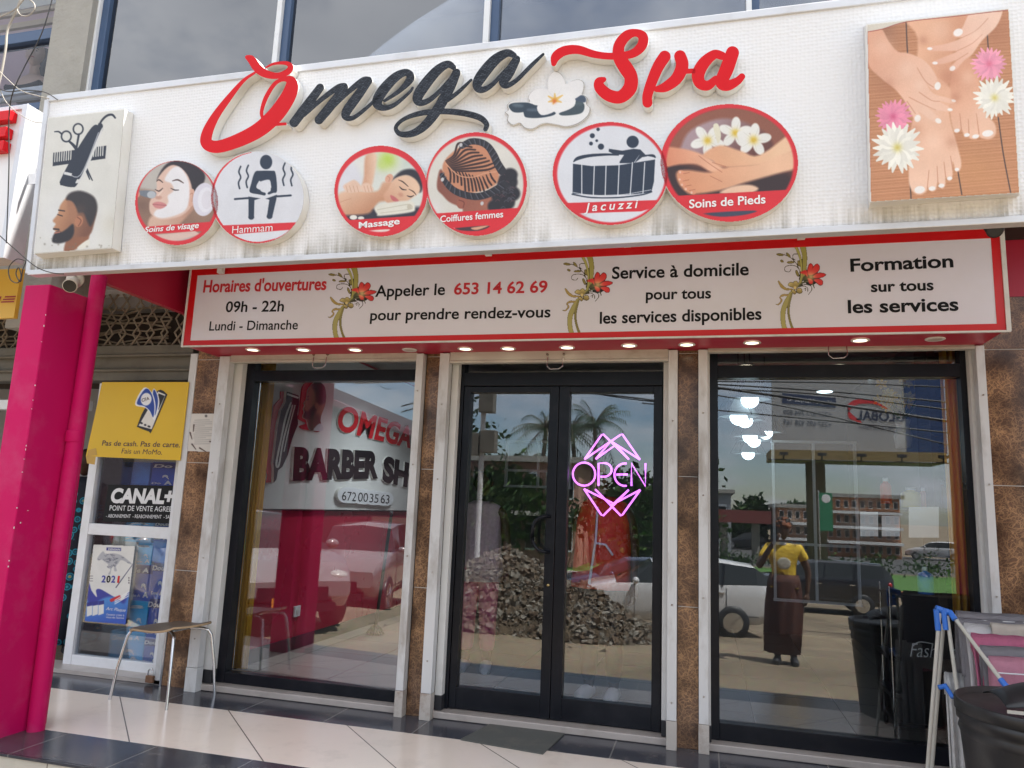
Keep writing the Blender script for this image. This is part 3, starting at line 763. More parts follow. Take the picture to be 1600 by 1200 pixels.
# white framed glass partition deep in the room
MB().box(-2.09, -2.03, 5.05, 9.3, .04, 2.78).build('light_stop_wall', M['interior_wall'], B)  # wall added to stop the ceiling lamp spilling towards the doors
for x0, x1, z0, z1, xm in ((.60, 1.30, .62, 2.04, .95), (-1.95, -1.30, 1.55, 2.0, -1.62)):
    mb = MB()
    for x in (x0, xm, x1): mb.box(x-.011, x+.011, 7.2, 7.24, z0, z1, 0)
    for z in (z0, z0+(z1-z0)*.35, z1): mb.box(x0-.017, x1+.017, 7.196, 7.244, z-.011, z+.011, 0)
    mb.build('partition_frame', M['white_alu'], B)
# black framed shop windows and doors
def frame_window(x0, x1, zb, zh0, zh1, ls, rs_, turn=0.0):
    f = MB()
    f.box(x0, x0+ls, FY-.03, FY+.05, .046, 2.42, 0); f.box(x1-rs_, x1, FY-.03, FY+.05, .046, 2.42, 0)
    f.box(x0+ls-.001, x1-rs_+.001, FY-.026, FY+.046, .046, zb, 0); f.box(x0+ls-.001, x1-rs_+.001, FY-.028, FY+.048, zh0, zh1, 0)
    f.box(x0+ls-.001, x1-rs_+.001, FY-.02, FY+.04, 2.40, 2.42, 0)
    o = f.build('shop_window', M['black'], B, bev=.003)
    dt = turn*(x1-x0)/2; g = MB(); g.add([(x0+ls, GLASS_Y+dt-.003, zb), (x1-rs_, GLASS_Y-dt-.003, zb), (x1-rs_, GLASS_Y-dt+.003, zb), (x0+ls, GLASS_Y+dt+.003, zb), (x0+ls, GLASS_Y+dt-.003, zh0), (x1-rs_, GLASS_Y-dt-.003, zh0), (x1-rs_, GLASS_Y-dt+.003, zh0), (x0+ls, GLASS_Y+dt+.003, zh0)], [(3, 2, 1, 0), (4, 5, 6, 7), (0, 1, 5, 4), (1, 2, 6, 5), (2, 3, 7, 6), (3, 0, 4, 7)]); g.build('pane', M['glass'], o)
    g = MB(); g.box(x0+ls, x1-rs_, GLASS_Y-.003, GLASS_Y+.003, zh1, 2.40, 0); g.build('transom_pane', M['glass'], o)
    return o
frame_window(-3.346, -1.87, .118, 2.197, 2.278, .068, .06, math.tan(math.radians(3.1)))
frame_window(.024, 1.482, .142, 2.205, 2.285, .05, .036)
f = MB()
f.box(-1.642, -1.618, FY-.03, FY+.05, .046, 2.42); f.box(-.267, -.205, FY-.03, FY+.05, .046, 2.42); f.box(-1.619, -.266, FY-.028, FY+.048, 2.158, 2.25); f.box(-1.619, -.266, FY-.02, FY+.04, 2.40, 2.42)
df = f.build('double_door', M['black'], B, bev=.003)
MB().box(-1.619, -.266, GLASS_Y-.003, GLASS_Y+.003, 2.25, 2.40).build('transom_pane', M['glass'], df)
for (x0, x1, l, r) in ((-1.616, -.949, .048, .064), (-.945, -.269, .070, .056)):
    lf = MB()
    lf.box(x0, x0+l, FY-.02, FY+.04, .05, 2.155); lf.box(x1-r, x1, FY-.02, FY+.04, .05, 2.155)
    lf.box(x0+l-.001, x1-r+.001, FY-.016, FY+.036, .05, .183); lf.box(x0+l-.001, x1-r+.001, FY-.016, FY+.036, 2.112, 2.155)
    lf.build('door_leaf', M['black'], df, bev=.003)
    MB().box(x0+l, x1-r, GLASS_Y-.003, GLASS_Y+.003, .183, 2.112).build('door_pane', M['glass'], df)
hp = [(-.985, FY-.02, 1.295), (-1.0, FY-.06, 1.295)]+[(-1.0-.085*math.sin(a), FY-.07, 1.21+.085*math.cos(a)) for a in np.linspace(.2, PI/2, 5)]+[(-1.085, FY-.07, 1.15)]+[(-1.0-.085*math.sin(a), FY-.07, 1.155+.085*math.cos(a)) for a in np.linspace(PI/2, PI-.2, 5)]+[(-1.0, FY-.06, 1.07), (-.985, FY-.02, 1.07)]
MB().tube(hp, .0115, 10).build('door_handle', M['black'], df)
MB().lathe([(1e-4, -.006), (.009, -.006), (.009, .002)][::-1], (-.982, FY-.022, .86), 12, 0, axis='y').build('lock_cylinder', mat('brass', (.6, .45, .2), rough=.3, metal=1), df)
# rolled shutters over the three openings
for (x0, x1, z0, z1, sx) in ((-3.402, -1.926, 2.313, 2.393, -2.66), (-1.683, -.227, 2.292, 2.368, -.95), (.013, 1.488, 2.343, 2.419, .76)):
    s = MB(); s.box(x0, x1, RY-.022, RY+.022, z0+.018, z1, 0); s.box(x0, x1, RY-.028, RY+.028, z0, z0+.016, 0)
    for k in range(6): s.tube([(x0, RY+.012, z1+.02+.045*k), (x1, RY+.012, z1+.02+.045*k)], .024, 8, 0)
    for dx in (-.055, .055): s.lathe([(.008, -.004), (.008, .006), (1e-4, .007)], (sx+dx, RY-.028, z0+.05), 8, 1, axis='y')
    o = s.build('rolled_shutter', [M['bar'], M['rust']], B, bev=.003)
    MB().tube([(sx-.05, RY-.03, z0+.03), (sx-.052, RY-.04, z0-.03), (sx-.03, RY-.045, z0-.052), (sx+.03, RY-.045, z0-.05), (sx+.052, RY-.04, z0-.03), (sx+.05, RY-.03, z0+.03)], .003, 6).build('pull_handle', M['steel'], o)
# upper windows
def up(px, py, d=0): return on_y(px, py, UY+d)
zt = 5.7
mul = [(152, 168, 60), (437, 452, 60), (760, 778, 40), (1165, 1182, 6)]
fr = MB(); xs = [(up(a, y).x, up(b, y).x) for a, b, y in mul]
zb_ = 3.2
for a, b in xs:
    fr.box(a, a+(b-a)*.5, UY-.07, UY+.05, zb_, zt, 0); fr.box(a+(b-a)*.5, b+.015, UY-.04, UY+.05, zb_, zt, 1)
fr.box(xs[0][0], 9, UY-.06, UY+.04, zt, zt+.1, 0)
fr.box(xs[0][0], 9, UY-.10, UY+.05, zb_-.2, zb_, 0)
fw = fr.build('upper_window', [M['white_alu'], M['blue_frame']], B, bev=.004)
ends = [x[0] for x in xs]+[3.0]
for i, (a, b) in enumerate(xs):
    MB().box(b+.015, ends[i+1], UY-.004, UY+.004, zb_, zt).build('pane', M['window_glass'], fw)
mb = MB(); mb.box(xs[0][1]+.02, 9, UY+1.6, UY+1.7, 3.2, 5.9, 0)
mb.build('upstairs_partition', mat('upstairs_wall', (.30, .30, .30), rough=.8, var=.05, scale=2), B)
MB().box(up(217, 90, .25).x, up(262, 90, .25).x, UY+.25, UY+.33, 3.2, 5.9).build('upstairs_board', mat('tan_board', (.42, .30, .20), rough=.6, var=.12, scale=3, stretch=(3, 3, .3)), B)
cg = []
for k in range(24):
    x = up(196, 90, .2).x+(up(222, 90, .2).x-up(196, 90, .2).x)*k/23
    cg.append([(x, UY+.2+.025*math.sin(k*1.3), z) for z in (3.2, 4, 5, 5.8)])
mb = MB(); mb.sheet(cg); mb.build('upstairs_curtain', mat('blue_grey_curtain', (.10, .13, .20), rough=.8, var=.2, scale=6), B)

# ------------------------------------------------------------------ pink column and its downpipe
x0, x1 = on_y(43, 430, 3.32).x-.005, -3.70
mb = MB()
mb.box(x0, x1, 3.32, 3.72, -.02, 2.52, 0)
mb.build('pink_column', M['pink'], bev=.006)
o = COL.objects['pink_column']
tag(o, 'square pink painted column holding up the left end of the white signboard', 'column')
pp = MB(); pp.tube([(-3.65, 3.60, .0), (-3.655, 3.60, .2), (-3.662, 3.60, 1.1), (-3.65, 3.61, 2.66)], .046, 20)
pp.lathe([(.045, 0), (.05, .004), (.05, .07), (.045, .074)], (-3.66, 3.60, 1.62), 20)
tag(pp.build('downpipe', M['pink'], bev=.002), 'round pink downpipe running up the side of the pink column', 'pipe')
rnd = random.Random(9)
ch = MB()
for k in range(24):
    z = rnd.uniform(.02, 2.45)**1.0; w = rnd.uniform(.001, .0035); h = rnd.uniform(.002, .012)
    if rnd.random() < .8: ch.box(x1-w, x1+.0012, 3.3188, 3.32+w, z, z+h)
    else: y = rnd.uniform(3.35, 3.68); ch.box(x1-.001, x1+.0008, y, y+rnd.uniform(.002, .012), z, z+rnd.uniform(.002, .008))
ch.build('chipped_paint', M['plaster'], COL.objects['pink_column'])

MB().box(1.80, 2.04, 3.32, 3.72, -.02, 2.52, 0).build('pink_column', M['pink'], bev=.006)  # column added out of view to darken the right window's reflection
tag(COL.objects['pink_column.001'], 'added pink column beyond the black barrel, darkening the reflection at the right window edge', 'column')
# ------------------------------------------------------------------ white signboard
BBY, TILT = 3.10, math.radians(3.5)
zb0 = on_y(800, 387, BBY).z
BBn = Vector((0, -math.cos(TILT), -math.sin(TILT)))
BB = Plane((0, BBY, zb0), BBn)
def bbq(pts, off=0.0): return [BB(x, y, off) for x, y in pts]
SB = thing('signboard', 'long white shop signboard leaning out above the entrance, grime along its bottom edge', 'signboard', (-1, BBY, 2.5))
# face corners: bottom edge through (45,428) and (1600,345), top edge through (75,157) and (1209,20)
bl, br = BB(45, 428), BB(1600, 345); tl, tr = BB(75, 157), BB(1209, 22)
def ext(a, b, x): t = (x-a.x)/(b.x-a.x); return a+(b-a)*t
XR = 1.95
BR, TR = ext(bl, br, XR), ext(tl, tr, XR)
mb = MB(); back = [p-BBn*.05 for p in (bl, BR, TR, tl)]
mb.hexa([bl, BR, TR, tl], back, 0)
M['flex'] = flex_mat(bl.z)
mb.build('face_sheet', M['flex'], SB)
for (a, b, w) in ((bl, BR, .028), (tl, TR, .036)):
    t = MB(); t.bar(a-BBn*.022+Vector((0, 0, w*.2)), b-BBn*.022+Vector((0, 0, w*.2)), .065, w, 0, up=BB.up); t.build('edge_trim', M['trim'], SB, bev=.003)
t = MB(); t.bar(bl-BBn*.022, tl-BBn*.022, .065, .03, 0, up=(1, 0, 0)); t.build('edge_trim', M['trim'], SB, bev=.003)

# raised script lettering
LT = thing('script_lettering', 'raised script letters reading Omega in red and carbon black and Spa in red', 'letters', (-.9, 3.0, 3.0))
T3 = (300, 20, 2.857); T2 = (180, 60, 3.529); T4 = (780, 20, 3.333)
sides = M['white_side']
def letter(strokes, T, m, polys=(), holes=()):
    raised('letter', union_mesh(strokes, polys, T, 2.0, holes), BB, .004, .055, [m, sides], LT)
letter([[(768, 190, 13), (705, 235, 20), (625, 330, 34), (552, 430, 46), (508, 520, 60), (505, 578, 66), (560, 598, 68), (660, 570, 74), (780, 512, 82), (872, 435, 88), (940, 345, 84), (972, 275, 74), (968, 232, 50), (928, 226, 22), (880, 250, 22), (832, 325, 24), (808, 400, 20), (816, 440, 18), (860, 472, 18), (938, 471, 16)],
        [(728, 104, 24), (752, 118, 44), (785, 165, 48), (830, 195, 44), (895, 206, 34), (950, 185, 34), (967, 155, 30), (940, 136, 22), (875, 140, 14), (832, 160, 10)]], T2, M['red_sign'])
letter([[(572, 334, 36), (512, 415, 42), (456, 490, 42)], [(500, 455, 20), (580, 385, 22), (650, 335, 28), (680, 328, 30)], [(680, 332, 34), (625, 408, 42), (567, 478, 40)],
        [(600, 450, 18), (690, 360, 22), (760, 305, 30), (788, 300, 30)], [(788, 304, 34), (740, 370, 42), (690, 440, 42), (690, 468, 28), (725, 466, 20), (790, 415, 16), (835, 370, 14)]], T3, M['carbon'])
letter([[(860, 393, 14), (930, 345, 22), (975, 292, 36), (955, 266, 32), (905, 290, 42), (850, 350, 48), (826, 400, 44), (850, 424, 28), (900, 413, 20), (968, 358, 14), (985, 335, 12)]], T3, M['carbon'])
letter([[(1168, 244, 24), (1140, 230, 34), (1090, 262, 44), (1030, 335, 50), (1006, 382, 44), (1022, 402, 30), (1062, 388, 24), (1112, 343, 20), (1180, 265, 20)],
        [(1180, 268, 38), (1150, 335, 46), (1100, 425, 46), (1042, 500, 40), (985, 538, 32), (930, 541, 24), (910, 512, 18), (942, 477, 18), (1010, 451, 24), (1100, 440, 26), (1200, 446, 28), (1280, 466, 28), (1314, 495, 24), (1310, 520, 20)], [(1140, 390, 20), (1190, 353, 18), (1246, 300, 12)]], T3, M['carbon'])
letter([[(1437, 190, 26), (1405, 180, 36), (1350, 213, 48), (1292, 283, 52), (1272, 325, 40), (1292, 344, 30), (1335, 325, 22), (1390, 268, 18), (1448, 205, 18)],
        [(1448, 208, 36), (1415, 268, 46), (1390, 308, 40), (1405, 325, 26), (1450, 300, 20), (1520, 230, 18), (1568, 185, 12)]], T3, M['carbon'])
letter([[(284, 265, 26), (295, 228, 48), (340, 198, 50), (410, 192, 46), (500, 217, 38), (590, 226, 36), (690, 214, 44), (742, 172, 52), (748, 124, 50), (712, 104, 40), (665, 118, 52), (625, 170, 58), (625, 232, 64), (658, 285, 74), (686, 335, 70), (680, 393, 72), (632, 438, 66), (572, 430, 64), (526, 392, 58), (520, 360, 46), (545, 347, 26)]], T4, M['red_sign'])
letter([[(862, 228, 62), (828, 280, 60), (794, 360, 56), (772, 430, 52), (772, 468, 52)], [(942, 226, 62), (953, 275, 66), (925, 340, 62), (868, 385, 52), (820, 398, 30)], [(965, 305, 26), (1010, 303, 26)]], T4, M['red_sign'])
letter([[(1160, 224, 44), (1120, 217, 48), (1066, 262, 62), (1036, 322, 66), (1048, 368, 58), (1088, 378, 50), (1128, 345, 36)], [(1215, 208, 68), (1186, 290, 72), (1158, 362, 64), (1190, 378, 56), (1238, 357, 42), (1264, 332, 34)]], T4, M['red_sign'])

# flower and pebbles cut-out between the two words
TF = (780, 100, 10.667)
cut = [(480, 550), (560, 440), (680, 400), (810, 410), (800, 300), (850, 170), (930, 118), (1040, 170), (1105, 300), (1115, 335), (1230, 270), (1340, 258), (1415, 310), (1410, 420), (1390, 500), (1470, 560), (1465, 665), (1525, 740), (1480, 870), (1330, 990), (1130, 1045), (960, 1015), (800, 990), (690, 1010), (550, 1085), (420, 1065), (335, 985), (220, 1020), (130, 950), (140, 855), (90, 810), (145, 765), (125, 690), (200, 620), (350, 615), (520, 635)]
FE = thing('flower_emblem', 'white frangipani flower with black pebbles, flat cut-out between the words on the signboard', 'emblem', tuple(BB(858, 200)))
cc_ = Canvas(786, 108, 926, 205, (214, 213, 213), 1.5, TF)
cc_.poly(cut, (150, 145, 140), .6); C0 = np.array([800, 620]); cc_.poly([(C0+(np.array(p)-C0)*.978) for p in cut], (242, 243, 245), .6)
for p, c in (([(160, 690), (230, 650), (400, 640), (520, 655), (540, 720), (400, 800), (250, 805), (180, 750)], (52, 68, 84)), ([(400, 750), (440, 690), (560, 660), (680, 690), (740, 760), (900, 790), (940, 830), (850, 870), (650, 900), (450, 890), (410, 830)], (48, 64, 82)), ([(1000, 820), (1150, 760), (1250, 690), (1250, 620), (1350, 610), (1420, 680), (1400, 790), (1300, 840), (1060, 860)], (66, 82, 92)), ([(1240, 590), (1300, 540), (1380, 520), (1440, 560), (1440, 630), (1380, 640), (1280, 610)], (70, 86, 108))):
    cc_.poly(p, c)
cc_.ell(310, 690, 80, 20, (150, 170, 185), .1, 3, .6); cc_.ell(560, 765, 90, 12, (150, 165, 180), 0, 3, .6); cc_.ell(1330, 660, 50, 22, (110, 130, 135), 0, 3, .5)
for p in ([(490, 550), (600, 420), (790, 410), (900, 560), (880, 640), (640, 690), (520, 640)], [(820, 420), (810, 280), (870, 160), (940, 125), (1040, 190), (1100, 310), (1060, 480), (950, 560)], [(1080, 350), (1230, 285), (1350, 270), (1405, 340), (1370, 500), (1200, 600), (960, 600)], [(640, 690), (900, 600), (960, 640), (920, 790), (700, 850)], [(960, 620), (1240, 560), (1250, 700), (1060, 790), (940, 790)]):
    cc_.poly(p, (247, 247, 250)); cc_.poly(p, (225, 226, 234), 3, al=.0)
for a, r in ((-2.6, 130), (-1.6, 120), (-.6, 150), (.5, 120), (1.9, 100), (2.7, 120)):
    cc_.stroke([(930, 600, ), (930+r*math.cos(a), 590+r*.8*math.sin(a))], [60, 20], (238, 190, 80), .8, .8)
cc_.blob(920, 620, 45, (225, 110, 40), .9)
for a in (-2.2, -1.1, .2): cc_.stroke([(930+60*math.cos(a), 590+60*math.sin(a)), (930+260*math.cos(a), 590+230*math.sin(a))], [4, 2], (215, 216, 226), .6)
cc_.mask_poly(cut); cc_.grain(3)
cc_.build('printed_face', BB, .012, FE, M['print'], .8)
raised('backing', union_mesh([], [crom(np.array(cut, float), 3, True)], TF, 3), BB, .001, .011, [M['white_print'], M['white_side']], FE)

# ------------------------------------------------------------------ round service signs on the board
DK = (36, 50, 72)      # icon navy
RED = (226, 40, 52)
def disc(label, cx, cy, rx, ry, cv, caps, seam=None, rim=.05, dent=False, group=None):
    D = thing('round_sign', label, 'round sign', tuple(BB(cx, cy+ry)))
    t = np.linspace(0, 2*PI, 72, endpoint=False)
    mb = MB(); o = [BB(cx+rx*math.cos(a), cy+ry*math.sin(a), .002+rim) for a in t]; b = [p-BB.n*rim for p in o]
    n = len(t)
    mb.add(o+b, [(i, (i+1) % n, n+(i+1) % n, n+i) for i in range(n)], 0, True); mb.add(o, [tuple(range(n))], 0)
    mb.build('sign_box', M['white_side'], D)
    cv.mask_ell(cx, cy, rx-.3, ry-.3); cv.grain(2.5)
    cv.build('printed_face', BB, rim+.0035, D, M['print'], .78)
    if caps:
        mb = MB()
        for (body, a, b_, c, d, h, kw) in caps: ptext(mb, body, BB, a, b_, c, d, h, off=rim+.0055, **kw)
        mb.build('caption', M['white_ink'], D)
    return D
def canvas(cx, cy, rx, ry, bg, T): return Canvas(cx-rx-1, cy-ry-1, cx+rx+1, cy+ry+1, bg, 1.35, T)
def ring(c, cx, cy, rx, ry, w0, w1, T, ox=0, oy=0):
    """red crescent border: outer ellipse minus a shifted inner one"""
    d = ((c.X-cx-ox)/(rx-w0))**2+((c.Y-cy-oy)/(ry-w1))**2
    a = np.clip((d-1)*14+.5, 0, 1)[..., None]; c.C = c.C*(1-a)+np.array(RED, float)*a
def nose(c, x, y, s, col=(150, 95, 75)): c.ell(x, y, 4*s, 2.4*s, col, 0, 1.5, .7)

# facial
T = (180, 60, 3.529)
g = (276, 317.0, 65.5, 66.5); c = canvas(*g, (196, 190, 184), T)
c.poly([(80, 840), (330, 860), (600, 830), (600, 1060), (100, 1060)], (150, 118, 100), 4); c.blob(470, 940, 60, (172, 142, 122), .7); c.blob(150, 920, 50, (128, 98, 84), .8)
c.poly([(230, 780), (270, 705), (340, 668), (430, 685), (492, 745), (486, 800), (440, 862), (405, 840), (380, 760), (320, 705), (270, 760)], (46, 38, 44), 1.5)
c.poly([(200, 980), (300, 985), (400, 900), (445, 900), (425, 950), (360, 1020), (330, 1060), (190, 1060)], (222, 186, 166), 2, col2=(198, 152, 130), g=((240, 980), (400, 960)))
c.poly([(233, 775), (285, 712), (335, 700), (395, 748), (425, 835), (418, 925), (370, 975), (300, 996), (240, 998), (195, 965), (188, 915), (200, 880), (228, 830)], (232, 198, 182), 1.2)
c.poly([(398, 850), (430, 830), (440, 870), (432, 915), (408, 925)], (226, 180, 160)); c.stroke([(412, 860), (428, 856), (424, 900)], 4, (190, 132, 112), .8)
c.poly([(308, 722), (352, 708), (398, 768), (410, 850), (395, 935), (345, 972), (260, 992), (214, 975), (225, 948), (262, 935), (292, 905), (290, 868), (322, 838), (308, 800), (272, 780)], (244, 243, 248), 1.5)
for s, q in (((220, 832), (262, 826)), ((306, 826), (350, 836))): c.stroke([s, ((s[0]+q[0])/2, s[1]+10), q], [3, 7, 4], (58, 44, 46))
c.stroke([(228, 788), (242, 780), (262, 794)], [4, 8, 5], (88, 66, 62)); c.stroke([(316, 786), (345, 780), (376, 797)], [4, 9, 5], (88, 66, 62))
c.poly([(206, 912), (232, 900), (262, 905), (284, 920), (255, 938), (222, 934)], (214, 140, 140), 1); c.stroke([(208, 916), (245, 918), (282, 921)], 3, (160, 88, 92))
nose(c, 240, 878, 4.5, (196, 146, 130)); c.stroke([(262, 840), (236, 866)], [5, 8], (246, 226, 216), .7)
c.ell(490, 888, 62, 92, (228, 226, 240), .1); c.ell(500, 890, 44, 70, (240, 240, 250), .1); c.ell(506, 890, 30, 52, (230, 228, 238), .1)
c.poly([(118, 845), (175, 838), (225, 850), (210, 880), (150, 870)], (120, 128, 140)); c.ell(200, 862, 24, 20, (190, 196, 204)); c.ell(120, 858, 16, 20, (216, 160, 140))
c.poly([(90, 1045), (540, 1010), (540, 1060), (100, 1085)], RED, .6, False)
c.poly([(150, 1090), (440, 1062), (470, 1080), (320, 1122), (200, 1118)], (224, 196, 186), 1, False)
ring(c, *g, 4.5, 4, T, 0, -3)
c.stroke([(140, 1088), (170, 1116), (250, 1134), (340, 1134), (440, 1110), (520, 1040)], [4, 10, 14, 16, 20, 24], RED)
disc('round sign of a woman with a white face mask, captioned Soins de visage', *g, c, [('Soins de visage', 225.8, 363.2, 310.5, 356.0, 8.6, dict(bold=.018, shear=.18))])
# hammam
g = (402, 308.6, 73.0, 72.0); c = canvas(*g, (228, 231, 240), T)
c.ell(832, 682, 34, 40, DK); c.poly([(770, 738), (800, 730), (860, 730), (884, 742), (892, 840), (870, 852), (840, 858), (858, 836), (846, 786), (842, 820), (800, 836), (822, 858), (745, 850), (750, 800)], DK, .6)
c.poly([(800, 790), (850, 780), (856, 820), (830, 832), (790, 826), (780, 818), (790, 806)], (228, 231, 240)); c.stroke([(796, 790), (784, 822), (830, 838)], 9, (228, 231, 240)); c.stroke([(848, 786), (856, 822), (838, 834)], 8, (228, 231, 240))
c.stroke([(750, 842), (822, 858)], 17, DK); c.stroke([(884, 838), (848, 854)], 14, DK)
c.stroke([(660, 886), (740, 880)], 11, DK); c.stroke([(880, 872), (968, 866)], 11, DK); c.poly([(735, 872), (800, 882), (768, 892), (765, 990), (735, 990)], DK, .6, False); c.poly([(830, 884), (892, 862), (888, 890), (866, 985), (836, 985), (850, 890)], DK, .6, False)
c.ell(750, 986, 16, 14, DK); c.ell(851, 982, 16, 14, DK)
for x, y in ((688, 706), (730, 700), (932, 688), (976, 690)): c.stroke([(x+4, y), (x-6, y+30), (x+4, y+60), (x-8, y+90), (x-2, y+122)], 9, DK)
c.poly([(572, 1032), (1000, 1014), (1030, 1050), (585, 1086)], RED, .6, False)
a = ((c.X-404)/70.5)**2+((c.Y-308)/70)**2 > 1; a &= c.X-c.Y*.6 < 250; c.C[a] = RED
c.stroke([(620, 1085), (700, 1116), (790, 1125), (880, 1105)], [6, 10, 6, 2], RED)
disc('round white sign with a dark figure sitting in steam, captioned Hammam', *g, c, [('Hammam', 362.6, 364.6, 425.6, 360.6, 11.5, dict(bold=-.004))])
# massage
T = (500, 190, 4.444)
g = (595.3, 298.5, 73.5, 71.5); c = canvas(*g, (226, 231, 226), T)
c.blob(470, 265, 75, (190, 220, 90), 1); c.blob(430, 300, 40, (205, 228, 130), .8); c.blob(250, 300, 90, (238, 238, 236), .8); c.blob(620, 270, 70, (205, 220, 212), .8); c.poly([(140, 330), (230, 290), (300, 420), (220, 470), (140, 480)], (226, 228, 238), 5)
c.poly([(318, 235), (392, 232), (372, 400), (350, 450), (295, 445), (305, 380)], (222, 172, 142), 2, col2=(240, 205, 180), g=((318, 300), (380, 300)))
c.poly([(110, 640), (360, 600), (760, 600), (760, 700), (120, 700)], (52, 48, 62), 3)
c.poly([(118, 520), (190, 478), (300, 482), (400, 480), (440, 420), (520, 430), (470, 540), (410, 560), (370, 605), (330, 640), (200, 650), (120, 640)], (236, 196, 168), 2.5, col2=(206, 150, 116), g=((200, 480), (300, 640)))
c.stroke([(140, 560), (180, 545), (215, 535)], 5, (205, 150, 120), .7)
c.poly([(496, 410), (560, 345), (640, 330), (700, 365), (716, 440), (700, 490), (668, 480), (655, 420), (610, 375), (545, 390)], (46, 44, 54), 2)
c.poly([(488, 440), (520, 395), (590, 372), (650, 390), (690, 440), (690, 490), (640, 530), (575, 568), (505, 578), (460, 560), (440, 510), (470, 470)], (240, 204, 176), 1.5, col2=(222, 170, 140), g=((620, 420), (480, 560)))
c.ell(480, 395, 26, 34, (230, 176, 150), .6); c.stroke([(470, 380), (484, 392), (478, 415)], 5, (200, 140, 118))
for q in ([(552, 452), (572, 470), (600, 474)], [(606, 515), (630, 522), (652, 512)]): c.stroke(q, [5, 9, 4], (48, 36, 40))
c.stroke([(545, 405), (575, 418), (612, 450)], [4, 9, 5], (86, 62, 54)); c.stroke([(618, 470), (648, 486), (668, 510)], [4, 8, 4], (86, 62, 54))
c.poly([(488, 512), (515, 520), (548, 550), (530, 560), (500, 545)], (206, 110, 112), 1); c.ell(560, 508, 16, 12, (214, 156, 132), .5, 2)
for q in ([(160, 450), (200, 420), (240, 405), (280, 440), (286, 478), (240, 492), (190, 490)], [(285, 445), (320, 425), (355, 440), (372, 478), (330, 490), (292, 480)]): c.poly(q, (238, 204, 182), 1.5)
for x in (180, 205, 230, 256, 305, 328, 350): c.stroke([(x, 446), (x+12, 488)], 4, (204, 152, 128), .8)
c.poly([(378, 600), (420, 575), (560, 552), (640, 555), (660, 600), (630, 630), (420, 655), (395, 640)], (236, 234, 222), 1.5)
c.stroke([(400, 612), (520, 590), (620, 575), (640, 600), (600, 612)], 5, (196, 190, 170), .8); c.stroke([(420, 635), (540, 620), (640, 606)], 4, (200, 194, 176), .8); c.ell(620, 592, 16, 20, (206, 200, 182)); c.ell(232, 665, 26, 16, (244, 242, 236)); c.ell(285, 670, 22, 12, (240, 240, 234))
c.poly([(100, 690), (700, 652), (740, 690), (640, 790), (200, 790)], RED, .6, False)
c.poly([(300, 762), (480, 748), (440, 772), (360, 778)], (240, 226, 220), .8)
ring(c, *g, 7, 9, T, -1, 1.5)
disc('round sign of a woman lying on a towel having her back rubbed, captioned Massage', *g, c, [('Massage', 560.5, 356.6, 624.5, 349.8, 9.5, dict(bold=.022))])
# braids
g = (744.4, 287.5, 79.5, 81.5); c = canvas(*g, (224, 222, 215), T)
c.blob(1300, 230, 120, (236, 234, 228), .8); c.blob(800, 600, 60, (232, 230, 232), .7)
c.poly([(815, 400), (840, 330), (900, 420), (960, 500), (1200, 520), (1250, 560), (1200, 640), (1010, 640), (985, 600), (900, 560), (850, 510), (815, 470)], (142, 84, 68), 1.5, col2=(176, 110, 88), g=((850, 480), (1200, 580)))
c.ell(985, 565, 34, 42, (166, 96, 76), .4); c.stroke([(965, 545), (1000, 560), (995, 595)], 7, (120, 62, 50)); c.poly([(1195, 540), (1255, 520), (1250, 555), (1200, 580)], (214, 160, 140))
for x, y, r in ((1300, 420, 72), (1330, 500, 60), (1290, 560, 64), (1220, 590, 56), (1320, 370, 52), (1240, 520, 50)): c.ell(x, y, r, r*.9, (38, 35, 42), 0, 2)
for k in range(60):
    a = random.uniform(0, 2*PI); r = random.uniform(10, 110); x, y = 1290+r*.7*math.cos(a), 480+r*1.1*math.sin(a); c.stroke([(x-14, y+6), (x, y-6), (x+14, y+4)], 6, random.choice([(84, 80, 92), (62, 56, 66), (24, 22, 28), (96, 62, 70)]), .8)
scalp = [(866, 270), (950, 190), (1050, 150), (1140, 170), (1190, 240), (1236, 320), (1240, 400), (1200, 452), (1080, 492), (985, 490), (895, 430), (852, 345)]
c.poly(scalp, (206, 142, 108), 1.5)
for k in range(9):
    y0, ex, ey = 272+k*7, 1020+k*24, 158+k*19; c.stroke([(872+k*4, y0), (930+k*6, y0-40+k*7), (ex-60, ey-6+k*4), (ex+10, ey)], [6, 13, 15, 12], (62, 38, 34))
for k in range(13):
    x0, yy0 = 890+k*24, 318+k*8-(max(0, k-8)**2)*4; c.stroke([(x0, yy0), (x0+16, yy0+40), (905+k*26, 440-(k < 3)*20+(k > 3)*40-(max(0, k-9))*20)], [8, 14, 13], (58, 36, 33))
c.stroke([(872, 290), (960, 372), (1060, 386), (1140, 360), (1225, 348)], 7, (222, 164, 130))
band = [(985, 172), (1040, 140), (1110, 142), (1165, 172), (1205, 230), (1232, 290), (1262, 340)]
c.stroke(band, [36, 44, 46, 48, 52, 56, 60], (44, 42, 50)); b2 = [(846, 370), (880, 430), (935, 480), (1010, 510), (1090, 520), (1160, 505), (1230, 470), (1280, 440)]
c.stroke(b2, [30, 40, 46, 48, 50, 52, 54, 56], (42, 40, 48))
for bb in (band, b2):
    q = crom(bb, 4)
    for i in range(0, len(q)-1, 2):
        x, y = q[i]; d = q[i+1]-q[i]; d = d/np.hypot(*d); nn = np.array([-d[1], d[0]])
        c.stroke([(x-nn[0]*20-d[0]*8, y-nn[1]*20-d[1]*8), (x+nn[0]*18+d[0]*8, y+nn[1]*18+d[1]*8)], 7, (96, 96, 108), .8); c.stroke([(x-nn[0]*20+d[0]*2, y-nn[1]*20+d[1]*2), (x+nn[0]*18+d[0]*18, y+nn[1]*18+d[1]*18)], 5, (20, 19, 24), .8)
